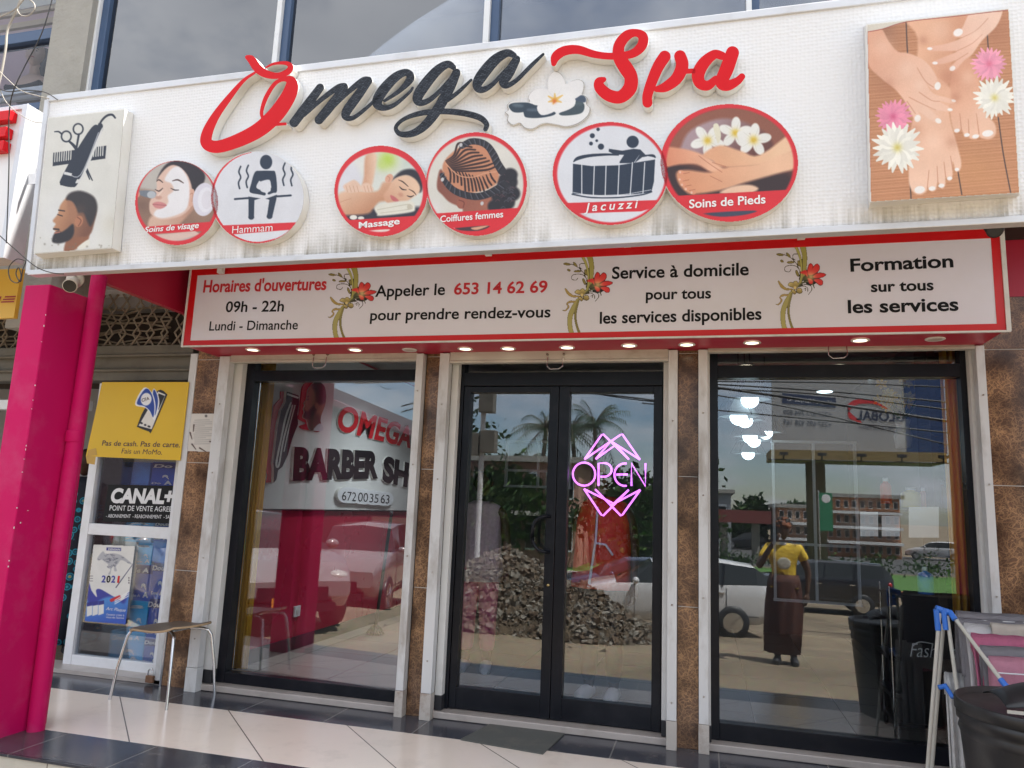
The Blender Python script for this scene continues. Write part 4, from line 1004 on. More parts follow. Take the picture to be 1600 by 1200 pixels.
for x, y in ((978, 162), (850, 402), (1125, 568)): c.ell(x, y, 11, 14, (208, 208, 212), .3)
c.poly([(700, 645), (1390, 598), (1400, 640), (1250, 790), (900, 790)], RED, .6, False)
c.poly([(890, 745), (1170, 722), (1100, 758), (940, 754)], (70, 50, 56), .8); c.poly([(890, 740), (935, 737), (930, 752)], (240, 236, 230), .6); c.poly([(1050, 738), (1170, 722), (1090, 752)], (226, 170, 140), .8)
ring(c, *g, 4.5, 6, T, -1.5, 1)
disc('round sign of a head of black cornrow braids from behind, captioned Coiffures femmes', *g, c, [('Coiffures femmes', 687.8, 347.2, 786.2, 339.2, 10.0, dict(bold=.015))])
# jacuzzi
T = (780, 20, 3.333)
g = (953.5, 271.0, 90.5, 81.0); c = canvas(*g, (229, 233, 243), T)
for x, y, r in ((515, 607, 9), (485, 640, 13), (508, 666, 7), (478, 681, 10), (530, 697, 16)): c.ell(x, y, r, r, DK)
c.ell(695, 672, 32, 32, DK)
c.poly([(572, 708), (640, 718), (700, 708), (735, 712), (770, 748), (745, 752), (705, 782), (730, 740), (700, 782), (622, 784), (650, 740), (600, 738), (570, 722)], DK, .6, False)
c.stroke([(388, 775), (410, 758), (470, 744), (560, 738), (620, 740)], [6, 18, 16, 12, 8], DK); c.stroke([(765, 742), (800, 744), (812, 752)], [6, 14, 8], DK)
c.poly([(384, 786), (480, 798), (620, 794), (812, 764), (806, 880), (792, 935), (700, 945), (520, 950), (382, 942)], DK, .6, False)
for x0, x1 in ((430, 430), (496, 490), (557, 552), (625, 618), (694, 682), (758, 748)): c.stroke([(x0, 780), (x1, 950)], 5, (229, 233, 243))
c.stroke([(380, 945), (480, 962), (620, 962), (740, 948), (794, 932)], 7, DK); c.stroke([(384, 935), (480, 950), (620, 950), (790, 922)], 3, (229, 233, 243))
c.poly([(300, 992), (830, 975), (850, 1000), (740, 1034), (400, 1045)], RED, .6, False)
ring(c, *g, 6, 5.5, T, 1.5, 1)
disc('round white sign with a dark figure in a plank tub, captioned Jacuzzi', *g, c, [('Jacuzzi', 913, 330.5, 997, 324.6, 13, dict(bold=.014, shear=.2, space=1.45))])
# foot care
g = (1139.5, 254.5, 108.0, 92.5); c = canvas(*g, (112, 62, 50), T)
c.poly([(840, 620), (980, 540), (1200, 480), (1400, 500), (1560, 640), (1560, 760), (900, 780)], (150, 92, 72), 6); c.poly([(950, 690), (1000, 610), (1130, 555), (1250, 560), (1380, 620), (1420, 720), (1200, 800), (960, 740)], (176, 152, 160), 3, col2=(110, 66, 60), g=((1100, 580), (1300, 760)))
c.poly([(860, 800), (980, 790), (1200, 860), (1500, 830), (1500, 960), (900, 960)], (58, 38, 40), 6)
def frangi(x, y, r, rot):
    for k in range(5):
        a = rot+k*2*PI/5; px, py = x+r*.62*math.cos(a), y+r*.55*math.sin(a)
        c.ell(px, py, r*.5, r*.3, (243, 243, 240), a, 1.2); c.stroke([(x, y), (x+r*.8*math.cos(a+.25), y+r*.75*math.sin(a+.25))], [4, 2], (206, 208, 196), .6)
    c.blob(x, y, r*.3, (232, 196, 60), .95)
frangi(1085, 665, 82, .3); frangi(1230, 625, 80, 1.0); frangi(1325, 662, 84, -.2); c.poly([(1115, 585), (1140, 580), (1155, 640), (1140, 680), (1125, 640)], (236, 232, 210))
c.poly([(840, 705), (940, 705), (1040, 730), (1110, 770), (1190, 830), (1170, 842), (1100, 828), (1030, 790), (940, 790), (840, 802)], (222, 142, 108), 2, col2=(244, 190, 158), g=((860, 800), (1100, 740)))
c.poly([(1060, 740), (1150, 690), (1260, 720), (1360, 740), (1560, 600), (1570, 690), (1400, 780), (1260, 800), (1150, 800), (1110, 770)], (236, 178, 140), 2, col2=(250, 208, 172), g=((1150, 780), (1450, 680)))
c.poly([(925, 830), (985, 818), (1100, 830), (1200, 800), (1350, 785), (1560, 710), (1560, 800), (1440, 840), (1280, 885), (1150, 925), (1010, 945), (965, 925), (930, 880)], (228, 160, 122), 2.5, col2=(248, 200, 166), g=((980, 900), (1420, 780)))
for x, y in ((940, 830), (938, 868), (950, 895), (970, 918), (1000, 936)): c.ell(x+8, y, 17, 10, (232, 158, 124), .2); c.ell(x+2, y, 5, 6, (244, 206, 184)); c.stroke([(x+20, y+8), (x+50, y+2)], 4, (176, 100, 74), .7)
for q in ([(1040, 745), (1100, 790), (1160, 830)], [(1110, 780), (1180, 800)], [(1100, 850), (1160, 880)]): c.stroke(q, 4, (184, 112, 84), .7)
c.poly([(1150, 940), (1210, 905), (1300, 895), (1350, 915), (1300, 940)], (246, 206, 178), 2)
c.poly([(890, 955), (1500, 922), (1500, 950), (1400, 1085), (960, 1085)], RED, .6, False)
c.poly([(1060, 1045), (1330, 1030), (1280, 1052), (1150, 1062)], (64, 70, 92), 1)
ring(c, *g, 8.5, 6.5, T, 1, .5)
disc('round sign of hands washing a foot among white flowers, captioned Soins de Pieds', *g, c, [('Soins de Pieds', 1076.8, 325.2, 1196.2, 317.4, 13.2, dict(bold=.018))])

# ------------------------------------------------------------------ barber light box
BX = thing('barber_light_box', 'square light box with black hair clippers and a bearded man in profile', 'light box', tuple(BB(130, 400)))
T1 = (0, 0, 2.857)
fo = .075
F4 = [BB(53, 397, fo), BB(175, 388, fo), BB(195, 170, fo), BB(75, 184, fo)]
B4 = [BB(66, 405, .002), BB(189, 394, .002), BB(209, 177, .002), BB(80, 190, .002)]
mb = MB(); mb.hexa(F4, B4, 0); mb.build('box_body', M['old_white'], BX, bev=.004)
c = Canvas(50, 168, 198, 398, (229, 229, 224), 1.35, T1)
c.blob(300, 1000, 160, (236, 238, 244), .7); c.blob(500, 1000, 60, (214, 208, 192), .5)
K = (30, 38, 56)
c.stroke([(440, 580), (450, 545), (475, 518), (500, 512), (514, 526)], [8, 9, 10, 10, 8], K)
c.poly([(440, 550), (458, 556), (456, 585), (436, 580)], K)
for x, y in ((296, 609), (349, 576)): c.ell(x, y, 25, 27, K); c.ell(x, y, 18, 20, (229, 229, 224))
c.stroke([(244, 588), (262, 588), (275, 598)], [5, 7, 8], K); c.stroke([(308, 630), (345, 672), (412, 805)], [9, 14, 5], K); c.stroke([(352, 600), (345, 640), (336, 690)], [10, 9, 9], K); c.stroke([(352, 680), (400, 800)], [12, 5], K)
c.poly([(238, 682), (475, 650), (470, 708), (235, 742)], K, .5, False)
for i in range(22):
    x = 246+i*10.2
    if 318 < x < 400: continue
    c.stroke([(x, 681-i*1.35), (x-2, 722-i*1.35)], 4.6, (229, 229, 224))
c.poly([(408, 570), (440, 560), (452, 580), (420, 660), (350, 815), (318, 835), (270, 822), (276, 790), (330, 690)], K, .5)
c.poly([(448, 585), (452, 600), (372, 790), (338, 818), (345, 800), (366, 780)], (225, 226, 226), .5); c.stroke([(440, 592), (360, 780), (300, 770)], 4, (200, 204, 210), .9); c.poly([(288, 766), (322, 774), (318, 786), (284, 778)], (226, 228, 230), .5, False); c.poly([(270, 812), (330, 825), (318, 836), (268, 826)], K, .5, False)
# the man's head in profile
c.poly([(285, 1120), (300, 1060), (330, 1010), (395, 1010), (392, 1075), (340, 1112), (310, 1125)], (150, 96, 66), 1.5); c.poly([(345, 1105), (392, 1070), (400, 1090), (368, 1112)], (238, 236, 226), 1)
c.poly([(300, 880), (330, 870), (400, 880), (430, 930), (422, 990), (398, 1050), (330, 1060), (262, 1080), (240, 1060), (248, 1035), (238, 1020), (248, 1000), (236, 985), (258, 955), (270, 915)], (196, 142, 104), 1.5, col2=(126, 80, 58), g=((270, 950), (400, 1000)))
c.poly([(295, 890), (312, 862), (360, 852), (415, 875), (434, 915), (428, 960), (405, 1010), (388, 985), (372, 950), (345, 945), (325, 905)], (52, 44, 44), 2); c.blob(360, 935, 26, (84, 66, 58), .7)
c.poly([(325, 905), (345, 945), (338, 1000), (322, 1000), (310, 960), (300, 900)], (174, 122, 90), 2)
c.poly([(245, 1040), (262, 1030), (275, 1036), (300, 1020), (326, 1000), (330, 1040), (312, 1070), (270, 1086), (236, 1082), (234, 1062)], (40, 34, 38), 1.5); c.stroke([(240, 1022), (262, 1024)], 8, (58, 42, 40)); c.stroke([(244, 1040), (266, 1036)], 6, (178, 116, 96))
c.stroke([(258, 958), (278, 964)], 5, (50, 38, 36)); c.stroke([(262, 938), (288, 942)], 6, (62, 46, 42)); c.ell(352, 988, 18, 26, (190, 128, 94), .3); c.stroke([(346, 970), (362, 985), (350, 1008)], 5, (134, 80, 58))
for k in range(16): c.blob(random.uniform(170, 520), random.uniform(1060, 1105), random.uniform(2, 6), (120, 112, 96), .6)
for k in range(10): c.blob(random.uniform(200, 540), 494-random.uniform(-3, 6)-.0*k, random.uniform(3, 7), (150, 138, 118), .6)
c.mask_poly([(53*2.857+2, 397*2.857-3), (175*2.857-2, 388*2.857-3), (195*2.857-2, 170*2.857+4), (75*2.857+2, 184*2.857+4)], False); c.grain(2)
c.build('printed_face', BB, fo+.002, BX, M['print'], .78)

# ------------------------------------------------------------------ foot care poster box
PB = thing('poster_box', 'tall light box with manicured hands, bare feet and gerbera flowers on bamboo', 'light box', tuple(BB(1475, 325)))
T6 = (1240, 0, 3.158)
fo = .11
F4 = [BB(1359.5, 316, fo), BB(1594, 302, fo), BB(1576.5, 13, fo), BB(1353.5, 38, fo)]
B4 = [BB(1357, 326, .002), BB(1592, 307, .002), BB(1575, 14, .002), BB(1350, 40, .002)]
mb = MB(); mb.hexa(F4, B4, 0); mb.build('box_body', M['old_white'], PB, bev=.004)
c = Canvas(1352, 12, 1596, 317, (198, 140, 102), 1.3, T6)
c.lines(-.085, 2.3, 8); c.lines(-.085, 4.1, 5); c.blob(480, 400, 170, (170, 116, 86), .4); c.blob(900, 850, 170, (206, 150, 102), .5); c.blob(430, 150, 120, (150, 104, 80), .7); c.blob(1000, 150, 120, (170, 112, 84), .5)
for q in ([(555, 100), (562, 260), (570, 300)], [(955, 160), (965, 300)], [(1010, 580), (1035, 760), (1072, 955)], [(810, 840), (830, 960)], [(575, 900), (580, 985)]): c.stroke(q, 7, (84, 66, 60), .9)
SK, SD, SL = (230, 176, 148), (196, 132, 104), (244, 206, 184)
c.poly([(558, 108), (640, 90), (860, 62), (880, 100), (800, 200), (780, 320), (760, 420), (612, 420), (612, 190)], (236, 184, 152), 2, col2=(218, 160, 128), g=((620, 200), (800, 220)))
c.poly([(780, 360), (830, 300), (880, 290), (912, 360), (922, 470), (950, 560), (992, 610), (998, 660), (970, 686), (930, 682), (915, 672), (900, 686), (872, 684), (862, 668), (845, 676), (828, 640), (800, 656), (778, 600), (768, 480)], (222, 164, 134), 1.5, col2=(240, 196, 170), g=((800, 400), (930, 620)))
c.poly([(612, 400), (700, 380), (775, 440), (768, 560), (800, 690), (826, 790), (822, 836), (800, 846), (786, 800), (784, 866), (768, 892), (750, 872), (748, 914), (730, 930), (712, 900), (702, 936), (680, 944), (662, 925), (650, 950), (612, 960), (578, 930), (568, 860), (578, 640), (604, 540)], (232, 180, 150), 1.5, col2=(244, 204, 180), g=((620, 500), (700, 900)))
for q in ([(668, 840), (660, 925)], [(708, 820), (712, 900)], [(742, 800), (750, 870)], [(774, 770), (786, 840)], [(820, 560), (828, 640)], [(862, 590), (866, 668)], [(902, 560), (915, 660)]): c.stroke(q, [4, 6], (198, 134, 108), .65)
for x, y, rx, ry in ((622, 936, 26, 18), (683, 930, 17, 11), (729, 916, 15, 10), (770, 880, 13, 9), (806, 836, 11, 8), (958, 658, 28, 16), (898, 673, 17, 10), (855, 666, 14, 9), (806, 644, 14, 9)): c.ell(x, y, rx, ry, (246, 242, 240), -.15)
c.poly([(1010, 58), (1030, 60), (1000, 130), (930, 200), (880, 270), (840, 300), (800, 345), (772, 350), (768, 332), (800, 300), (740, 315), (690, 318), (684, 306), (770, 270), (800, 252), (700, 252), (662, 246), (668, 232), (760, 214), (830, 186), (795, 182), (788, 160), (830, 140), (870, 66), (940, 55)], (232, 180, 156), 1.3, col2=(244, 206, 186), g=((700, 300), (950, 100)))
for q in ([(830, 186), (900, 150), (960, 90)], [(800, 254), (880, 215), (930, 170)], [(800, 300), (860, 262)]): c.stroke(q, 5, (206, 146, 122), .6)
for x, y, rx, ry, a in ((812, 160, 24, 18, -.4), (672, 240, 13, 7, 0), (698, 311, 13, 7, 0), (784, 338, 15, 11, -.6)): c.ell(x, y, rx, ry, (250, 244, 242), a)
c.poly([(362, 158), (430, 140), (470, 205), (515, 255), (565, 262), (640, 295), (690, 350), (712, 400), (706, 432), (682, 440), (655, 412), (690, 462), (760, 482), (796, 496), (780, 510), (720, 500), (778, 536), (768, 550), (700, 542), (655, 522), (726, 592), (714, 608), (680, 594), (620, 552), (628, 586), (608, 602), (578, 560), (548, 500), (500, 440), (430, 385), (366, 310)], (228, 172, 144), 1.3, col2=(240, 196, 172), g=((400, 300), (640, 400)))
for q in ([(610, 335), (650, 400), (690, 430)], [(620, 455), (680, 495), (720, 500)], [(570, 480), (640, 515), (700, 542)], [(560, 500), (600, 560)]): c.stroke(q, 6, (204, 144, 118), .6)
for x, y, rx, ry, a in ((711, 424, 15, 20, .2), (612, 584, 15, 18, .4), (714, 596, 16, 12, .5), (772, 541, 13, 7, .1), (790, 497, 11, 6, .2)): c.ell(x, y, rx, ry, (248, 244, 240), a)
def gerb(x, y, R, col, cen, n=22, dark=None):
    for ring_, rr in ((0, 1.0), (1, .72)):
        for k in range(n):
            a = 2*PI*k/n+ring_*.14+random.uniform(-.06, .06); r = R*rr*random.uniform(.86, 1.06)
            fq = random.uniform(.93, 1.03); cc = tuple(min(255, max(0, v*fq)) for v in col); c.stroke([(x+.15*r*math.cos(a), y+.15*r*math.sin(a)), (x+.6*r*math.cos(a), y+.6*r*math.sin(a)), (x+r*math.cos(a), y+r*math.sin(a))], [R*.10, R*.24, R*.07], cc)
        if dark: c.blob(x, y, R*.4, dark, .4)
    c.blob(x, y, R*.2, cen, .95)
for x, y, r, a_ in ((440, 230, 60, .35), (560, 340, 50, .4), (620, 420, 30, .4), (670, 560, 70, .35), (690, 700, 60, .4), (860, 380, 40, .35), (930, 560, 34, .4), (720, 150, 70, .35), (900, 170, 36, .4)): c.blob(x, y, r, (250, 216, 196), a_)
for x, y, r, a_ in ((600, 640, 40, .3), (780, 700, 40, .3), (640, 200, 30, .35), (760, 380, 50, .35), (470, 420, 40, .3), (800, 480, 30, .35)): c.blob(x, y, r, (176, 112, 86), a_)
gerb(965, 315, 88, (244, 164, 190), (226, 120, 150), dark=(226, 120, 158)); gerb(492, 575, 90, (242, 152, 182), (214, 96, 140), dark=(226, 116, 156))
gerb(992, 482, 102, (245, 244, 236), (222, 212, 130)); gerb(512, 728, 124, (245, 244, 236), (216, 204, 112))
c.poly([(345, 100), (1070, 20), (1064, 50), (800, 78), (560, 106), (440, 142), (362, 156), (350, 130)], (222, 216, 204), .8, False)
c.stroke([(362, 158), (440, 143), (556, 108), (800, 80), (1060, 49)], 4, (150, 60, 54), .8); c.stroke([(364, 160), (380, 990)], 5, (190, 70, 66), .8)
c.mask_poly([(1355.5*3.158-1240*3.158, 39*3.158), (1575.5*3.158-1240*3.158, 14*3.158), (1592.5*3.158-1240*3.158, 301*3.158), (1361*3.158-1240*3.158, 315*3.158)], False); c.grain(3)
c.build('printed_face', BB, fo+.002, PB, M['print'], .86)

# ------------------------------------------------------------------ opening hours sign under the board
HS = thing('opening_hours_sign', 'long pale red bordered sign box with opening hours and phone number above the doors', 'sign', (-1, 4.3, 2.365))
SP = Plane((0, 4.30, 2.6), (0, -1, 0))
zt, zbm = 2.93, 2.367
sx0, sx1 = -3.545, 1.53
mb = MB(); mb.box(sx0, sx1, 4.303, 4.69, zbm, zt, 0); mb.build('box_body', M['red_paint'], HS, bev=.004)
mb = MB(); w = .052
mb.box(sx0, sx1, 4.296, 4.302, zbm, zbm+w*.7, 0); mb.box(sx0, sx1, 4.296, 4.302, zt-w, zt, 0); mb.box(sx0, sx0+w, 4.296, 4.302, zbm+w*.7, zt-w, 0); mb.box(sx1-w*.8, sx1, 4.296, 4.302, zbm+w*.7, zt-w, 0)
mb.build('red_border', M['sign_red_edge'], HS)
MB().box(sx0+w-.002, sx1-w*.8+.002, 4.2985, 4.302, zbm+w*.7-.002, zt-w+.002).build('face_sheet', M['sign_face'], HS)
mb = MB(); mb.box(sx0-.014, sx0, 4.29, 4.32, zbm-.004, zt+.004); mb.box(sx1, sx1+.022, 4.288, 4.33, zbm-.004, zt+.004); mb.box(sx0-.013, sx1+.02, 4.291, 4.32, zt+.0005, zt+.012); mb.box(sx0-.013, sx1+.02, 4.289, 4.306, zbm-.010, zbm-.0005)
mb.build('corner_trim', M['white_side'], HS)
def hs(body, x0, y0, x1, y1, top, m=0, **kw):
    mb = MB(); ptext(mb, body, SP, x0, y0, x1, y1, top, off=.003, **kw); mb.build('lettering', [[M['ink'], M['red_ink']][m]], HS)
hs("Horaires d'ouvertures", 317, 456.5, 509.5, 452.5, 18.5, 1, bold=.028)
hs('09h - 22h', 352, 487.5, 443, 486.3, 16.5, bold=.018); hs('Lundi - Dimanche', 326.5, 516.5, 465, 514.5, 14.5, bold=.012)
hs('Appeler le', 586, 463.5, 695, 460.5, 17.5, bold=.018); hs('653 14 62 69', 709, 460, 855, 456.5, 17.5, 1, bold=.024); hs('pour prendre rendez-vous', 578, 500.5, 860, 495.5, 16.5, bold=.018)
hs('Service à domicile', 956, 435.5, 1170, 429.5, 18.5, bold=.022); hs('pour tous', 1009, 468, 1111, 465.8, 16.5, bold=.022); hs('les services disponibles', 937, 505.5, 1190, 499, 18, bold=.022)
hs('Formation', 1329, 424, 1490, 417, 19.5, bold=.026); hs('sur tous', 1361, 456, 1459, 453, 16.5, bold=.026); hs('les services', 1325, 489, 1498, 485, 20, bold=.026)
def ornament(X0, Y0, kx, ky):
    c = Canvas(X0, Y0, X0+100*kx, Y0+150*ky, (170, 156, 152), 1.6, (X0, Y0, 8/kx))
    KY = ky/kx
    def P(q): return [(x, y*KY) for x, y in q]
    ol, od = (172, 166, 92), (128, 118, 56)
    c.C[:] = -1
    for q, w, cl in (([(320, 30), (370, 130), (400, 250), (405, 420), (380, 520)], [36, 34, 26, 20, 14], ol), ([(420, 30), (448, 150), (450, 260), (440, 400), (395, 500), (350, 570)], [80, 66, 60, 44, 34, 20], (156, 148, 78)), ([(265, 650), (200, 780), (160, 900), (165, 1060), (210, 1185)], [40, 66, 66, 62, 70], (160, 150, 82)), ([(275, 660), (238, 800), (235, 930), (265, 1060), (310, 1170)], [26, 32, 30, 30, 44], od)):
        c.stroke(P(q), w, cl)
    for q in ([(175, 150), (260, 190), (340, 270), (385, 380), (375, 480)], [(380, 350), (330, 300), (250, 290), (190, 310), (185, 360), (240, 375), (265, 345)], [(355, 140), (300, 145), (290, 190), (320, 220)], [(360, 575), (440, 560), (490, 590), (490, 630)], [(360, 565), (450, 540), (530, 560), (545, 610), (500, 670)], [(440, 600), (465, 590), (460, 620)]): c.stroke(P(q), 7, (104, 92, 50), .9)
    for x, y, rx, ry, a in ((120, 150, 50, 15, .1), (230, 155, 38, 16, .9), (262, 250, 50, 14, -.05), (372, 265, 40, 17, 1.3), (350, 395, 46, 17, 1.2), (145, 235, 24, 14, .4)): c.ell(x, y*KY, rx, ry*KY, (140, 126, 66), a)
    c.poly(P([(410, 490), (440, 430), (490, 440), (490, 475), (440, 490)]), (70, 70, 40)); c.stroke(P([(360, 560), (420, 520), (500, 500), (560, 540), (580, 590)]), [10, 22, 20, 18, 6], (86, 86, 52))
    for q in ([(490, 400), (490, 330), (520, 265), (560, 290), (550, 350), (520, 420)], [(520, 410), (560, 320), (610, 270), (650, 300), (640, 360), (570, 410)], [(560, 440), (610, 395), (690, 390), (735, 412), (690, 445), (600, 460)], [(570, 480), (640, 465), (690, 490), (690, 540), (650, 550), (610, 520)], [(490, 460), (540, 470), (565, 500), (550, 530), (515, 530)], [(390, 390), (430, 360), (480, 360), (490, 440), (450, 410)]): c.poly(P(q), (214, 88, 74), .8, col2=(206, 42, 40), g=((500, 430*KY), P([q[2]])[0]))
    c.blob(535, 440*KY, 62, (228, 196, 130), .85)
    for q in ([(225, 545), (260, 510), (310, 530), (320, 580), (260, 570)], [(300, 510), (340, 495), (365, 540), (340, 580), (310, 560)], [(345, 600), (400, 590), (415, 640), (380, 660), (345, 640)], [(270, 620), (300, 610), (340, 640), (310, 670)]): c.poly(P(q), (196, 178, 112), .8, col2=(126, 106, 46), g=(P([q[1]])[0], P([q[3]])[0]))
    c.ell(320, 585*KY, 22, 24*KY, (206, 184, 120)); c.stroke(P([(100, 500), (140, 560), (200, 600), (280, 600)]), [20, 40, 30, 18], (166, 140, 70)); c.stroke(P([(230, 680), (160, 680), (120, 710), (140, 750), (100, 800), (60, 800)]), [20, 30, 18, 22, 18, 4], (166, 140, 76))
    c.M = c.C.min(axis=2) > 0
    # grow the kept area by one cell so the edge blends into the sheet colour
    c.C = np.where(c.C < 0, np.array((170, 156, 152.0)), c.C)
    c.build('flower_ornament', SP, .0028, HS, M['print_gloss'], 1.25)
ornament(1205, 380, .93, .955); ornament(872, 396, .93, .89); ornament(505.5, 414, .90, .815)
zs_ = zbm-.001
for i, (x, y) in enumerate(((395, 546), (474, 546), (555, 546), (640, 546), (727, 544.5), (794, 544), (886, 542.3), (983, 539.3), (1073, 537.8), (1175, 534.8), (1344, 531), (1461, 529))):
    p = on_z(x, y, zs_); off = i in (3, 11)
    mb = MB(); mb.lathe([(.050, 0), (.052, -.004), (.046, -.008), (.037, -.006)], (p.x, p.y, zs_), 24, 0)
    mb.add([(p.x+.038*math.cos(a), p.y+.038*math.sin(a), zs_-.0045) for a in np.linspace(0, 2*PI, 24, endpoint=False)], [tuple(range(24))[::-1]], 1)
    mb.build('downlight', [M['white_side'], M['lamp_off'] if off else M['lamp_on']], HS)
for x, y, d in ((345, 425, .09), (525, 405, .05), (763, 397, .06), (980, 383, .06), (1252, 371, .05), (1490, 356, .06)):
    p = on_y(x, y, 4.25); MB().bar(p+Vector((0, 0, -.01)), p+Vector((0, 0, .35)), .04, .03, 0).build('hanging_bracket', M['white_side'], HS)

# ------------------------------------------------------------------ small things on the front
def cctv(label, px, py, Y, aim, col, s=1.0):
    p = on_y(px, py, Y); C = thing('security_camera', label, 'camera', tuple(p))
    a = Vector(aim).normalized()
    mb = MB(); mb.lathe([(1e-4, 0), (.045*s, 0), (.045*s, .012*s), (.03*s, .022*s), (.016*s, .03*s)], (0, 0, 0), 20); o = mb.build('wall_mount', col, C, world=False)
    o.rotation_euler = Vector((.55, -.8, 0)).to_track_quat('Z', 'Y').to_euler()
    j = Vector((.02, -.03, 0))*s
    MB().tube([(0, 0, 0), j, j+Vector((0, 0, -.03))*s], .012*s, 10).build('bracket_arm', col, C, world=False)
    mb = MB(); mb.lathe([(1e-4, -.05*s), (.03*s, -.05*s), (.034*s, -.04*s), (.034*s, .065*s), (.037*s, .07*s), (.037*s, .088*s), (.033*s, .090*s)], (0, 0, 0), 20)
    b = mb.build('camera_body', col, C, world=False); b.location = j+Vector((0, 0, -.03))*s; b.rotation_euler = a.to_track_quat('Z', 'Y').to_euler()
    mb = MB(); mb.lathe([(.034*s, .086*s), (.030*s, .0865*s), (1e-4, .0867*s)], (0, 0, 0), 20); l = mb.build('lens_window', M['rubber'], b, world=False)
    return C
cam_white = mat('cream_plastic', (.58, .53, .46), rough=.45, var=.08, scale=9)
cctv('cream security camera fixed under the left end of the white signboard', 118, 437, 3.40, (.55, -.75, -.45), cam_white, 1.05)
cctv('dark security camera tucked under the right end of the white signboard', 1545, 353, 3.75, (-.35, -.8, -.35), M['rubber'], .95)
# notice on the first marble pillar
c = Canvas(291, 644, 339, 708, (214, 208, 200), 1.3)
c.ell(322, 650, 2, 2, (90, 86, 84))
for k in range(13): c.stroke([(302+random.uniform(0, 3), 656.5+k*3.1), (331-random.uniform(0, 12)*(k % 3 == 0), 656+k*3.1)], .9, (150, 146, 144), .8)
for q in ([(297, 676), (300, 686)], [(303, 664), (302, 674)], [(300, 694), (306, 702)], [(312, 700), (322, 706)], [(328, 690), (333, 690)]): c.stroke(q, [2.4, 1.2], (74, 52, 44))
c.mask_poly([(299, 646), (336, 646.5), (329.5, 706), (292.5, 705)], False)
nt_ = c.build('paper_notice', Plane((0, PY-.003, 0), (0, -1, 0)), 0, None, M['print'], .95)
tag(nt_, 'torn white paper notice stuck on the marble pillar left of the barber window', 'notice')
# door mat
q = [on_z(x, y, .0) for x, y in ((719.5, 1157), (770, 1131), (882, 1148), (848, 1179.5))]
mb = MB(); mb.hexa([p+Vector((0, 0, .009)) for p in q], [p+Vector((0, 0, .001)) for p in q])
mt = mb.build('door_mat', mat('grey_mat_pile', (.13, .135, .125), rough=.95, var=.35, scale=120, bump=.8, bscale=300, dirt=(.24, .22, .18), dscale=5, damt=.5))
tag(mt, 'thin grey door mat lying before the black double door', 'mat')

# ------------------------------------------------------------------ backless chair by the first pillar
cx, cy = -3.50, 4.44
CH = thing('backless_chair', 'chair without backrest, worn plywood seat on four chromed legs, by the first marble pillar', 'chair', (cx, cy, 0), rz=math.radians(-7))
g = []
for i in range(15):
    row = []
    for j in range(15):
        u, v = i/7-1, j/7-1
        r = (abs(u)**3.2+abs(v)**3.2)**(1/3.2); k = max(abs(u), abs(v))/max(r, 1e-6) if r > 1e-6 else 1
        x, y = u*k*.235, v*k*.205
        row.append((x, y, .462+.022*u*u*(1 if u > 0 else -.6)-.012*v*v*(1-u*u)-.012*(u < -.7)))
    g.append(row)
mb = MB(); mb.sheet(g); ply = mat('worn_plywood', (.105, .075, .052), rough=.5, var=.3, scale=6, stretch=(1, 6, 1), dirt=(.28, .20, .13), dscale=6, damt=.5)
st_ = mb.build('seat', [ply, mat('ply_edge', (.42, .29, .17), rough=.6, var=.3, scale=30)], CH, world=False)
sm = st_.modifiers.new('solid', 'SOLIDIFY'); sm.thickness = .013; sm.material_offset_rim = 1; sm.offset = 0
for sx in (-1, 1):
    for sy in (-1, 1):
        fx, fy = sx*.245, sy*.205
        a = (fx, fy, .0); b_ = (sx*.20, sy*.165, .40); pts = [a, (fx*.93, fy*.93, .2)]+[b_, (sx*.185, sy*.15, .432), (sx*.15, sy*.13, .444), (sx*.02, sy*.05, .446)]
        MB().tube(pts, .0095, 12).build('leg', M['steel'], CH, world=False)
MB().bar((-.09, 0, .443), (.09, 0, .443), .16, .012).build('seat_bracket', M['steel'], CH, world=False)

# ------------------------------------------------------------------ clothes rack, towels, barrel, dustpan
RKY = 4.30
tube_m = mat('cream_coated_tube', (.56, .54, .48), rough=.4, var=.1, scale=9, dirt=(.35, .3, .24), dscale=9, damt=.4)
clip_m = mat('blue_plastic_clip', (.035, .17, .62), rough=.35, var=.08)
top = on_y(1468, 958, RKY)
RK = thing('drying_rack', 'folding clothes rack of cream tubes with blue joints, loaded with towels', 'clothes rack', (top.x+.35, RKY, 0))
def leg(a, b): MB().tube([a, b], .0095, 12).build('leg', tube_m, RK)
f1 = on_y(1449, 1205, RKY-.02); d = (f1-top); f1 = top+d*((top.z)/(-d.z)); leg(top, f1)
t2 = on_y(1480, 962, RKY); f2 = on_y(1512, 1200, RKY-.06); d = (f2-t2); leg(t2, t2+d*(t2.z/(-d.z)))
t3 = on_y(1474, 975, RKY+.10); f3 = on_y(1466, 1075, RKY+.12); d = f3-t3; leg(t3, t3+d*(t3.z/(-d.z)))
wing0, wing1 = on_y(1489, 962, RKY), on_y(1572, 1073, RKY-.30)
MB().tube([wing0, wing1], .0095, 12).build('wing_tube', tube_m, RK)
MB().tube([on_y(1489, 962, RKY)+Vector((0, .0, 0)), on_y(1489, 962, RKY)+Vector((.62, .05, .005))], .0095, 12).build('top_tube', tube_m, RK)
MB().tube([wing1, wing1+Vector((.7, .04, .01))], .0095, 12).build('wing_tube', tube_m, RK)
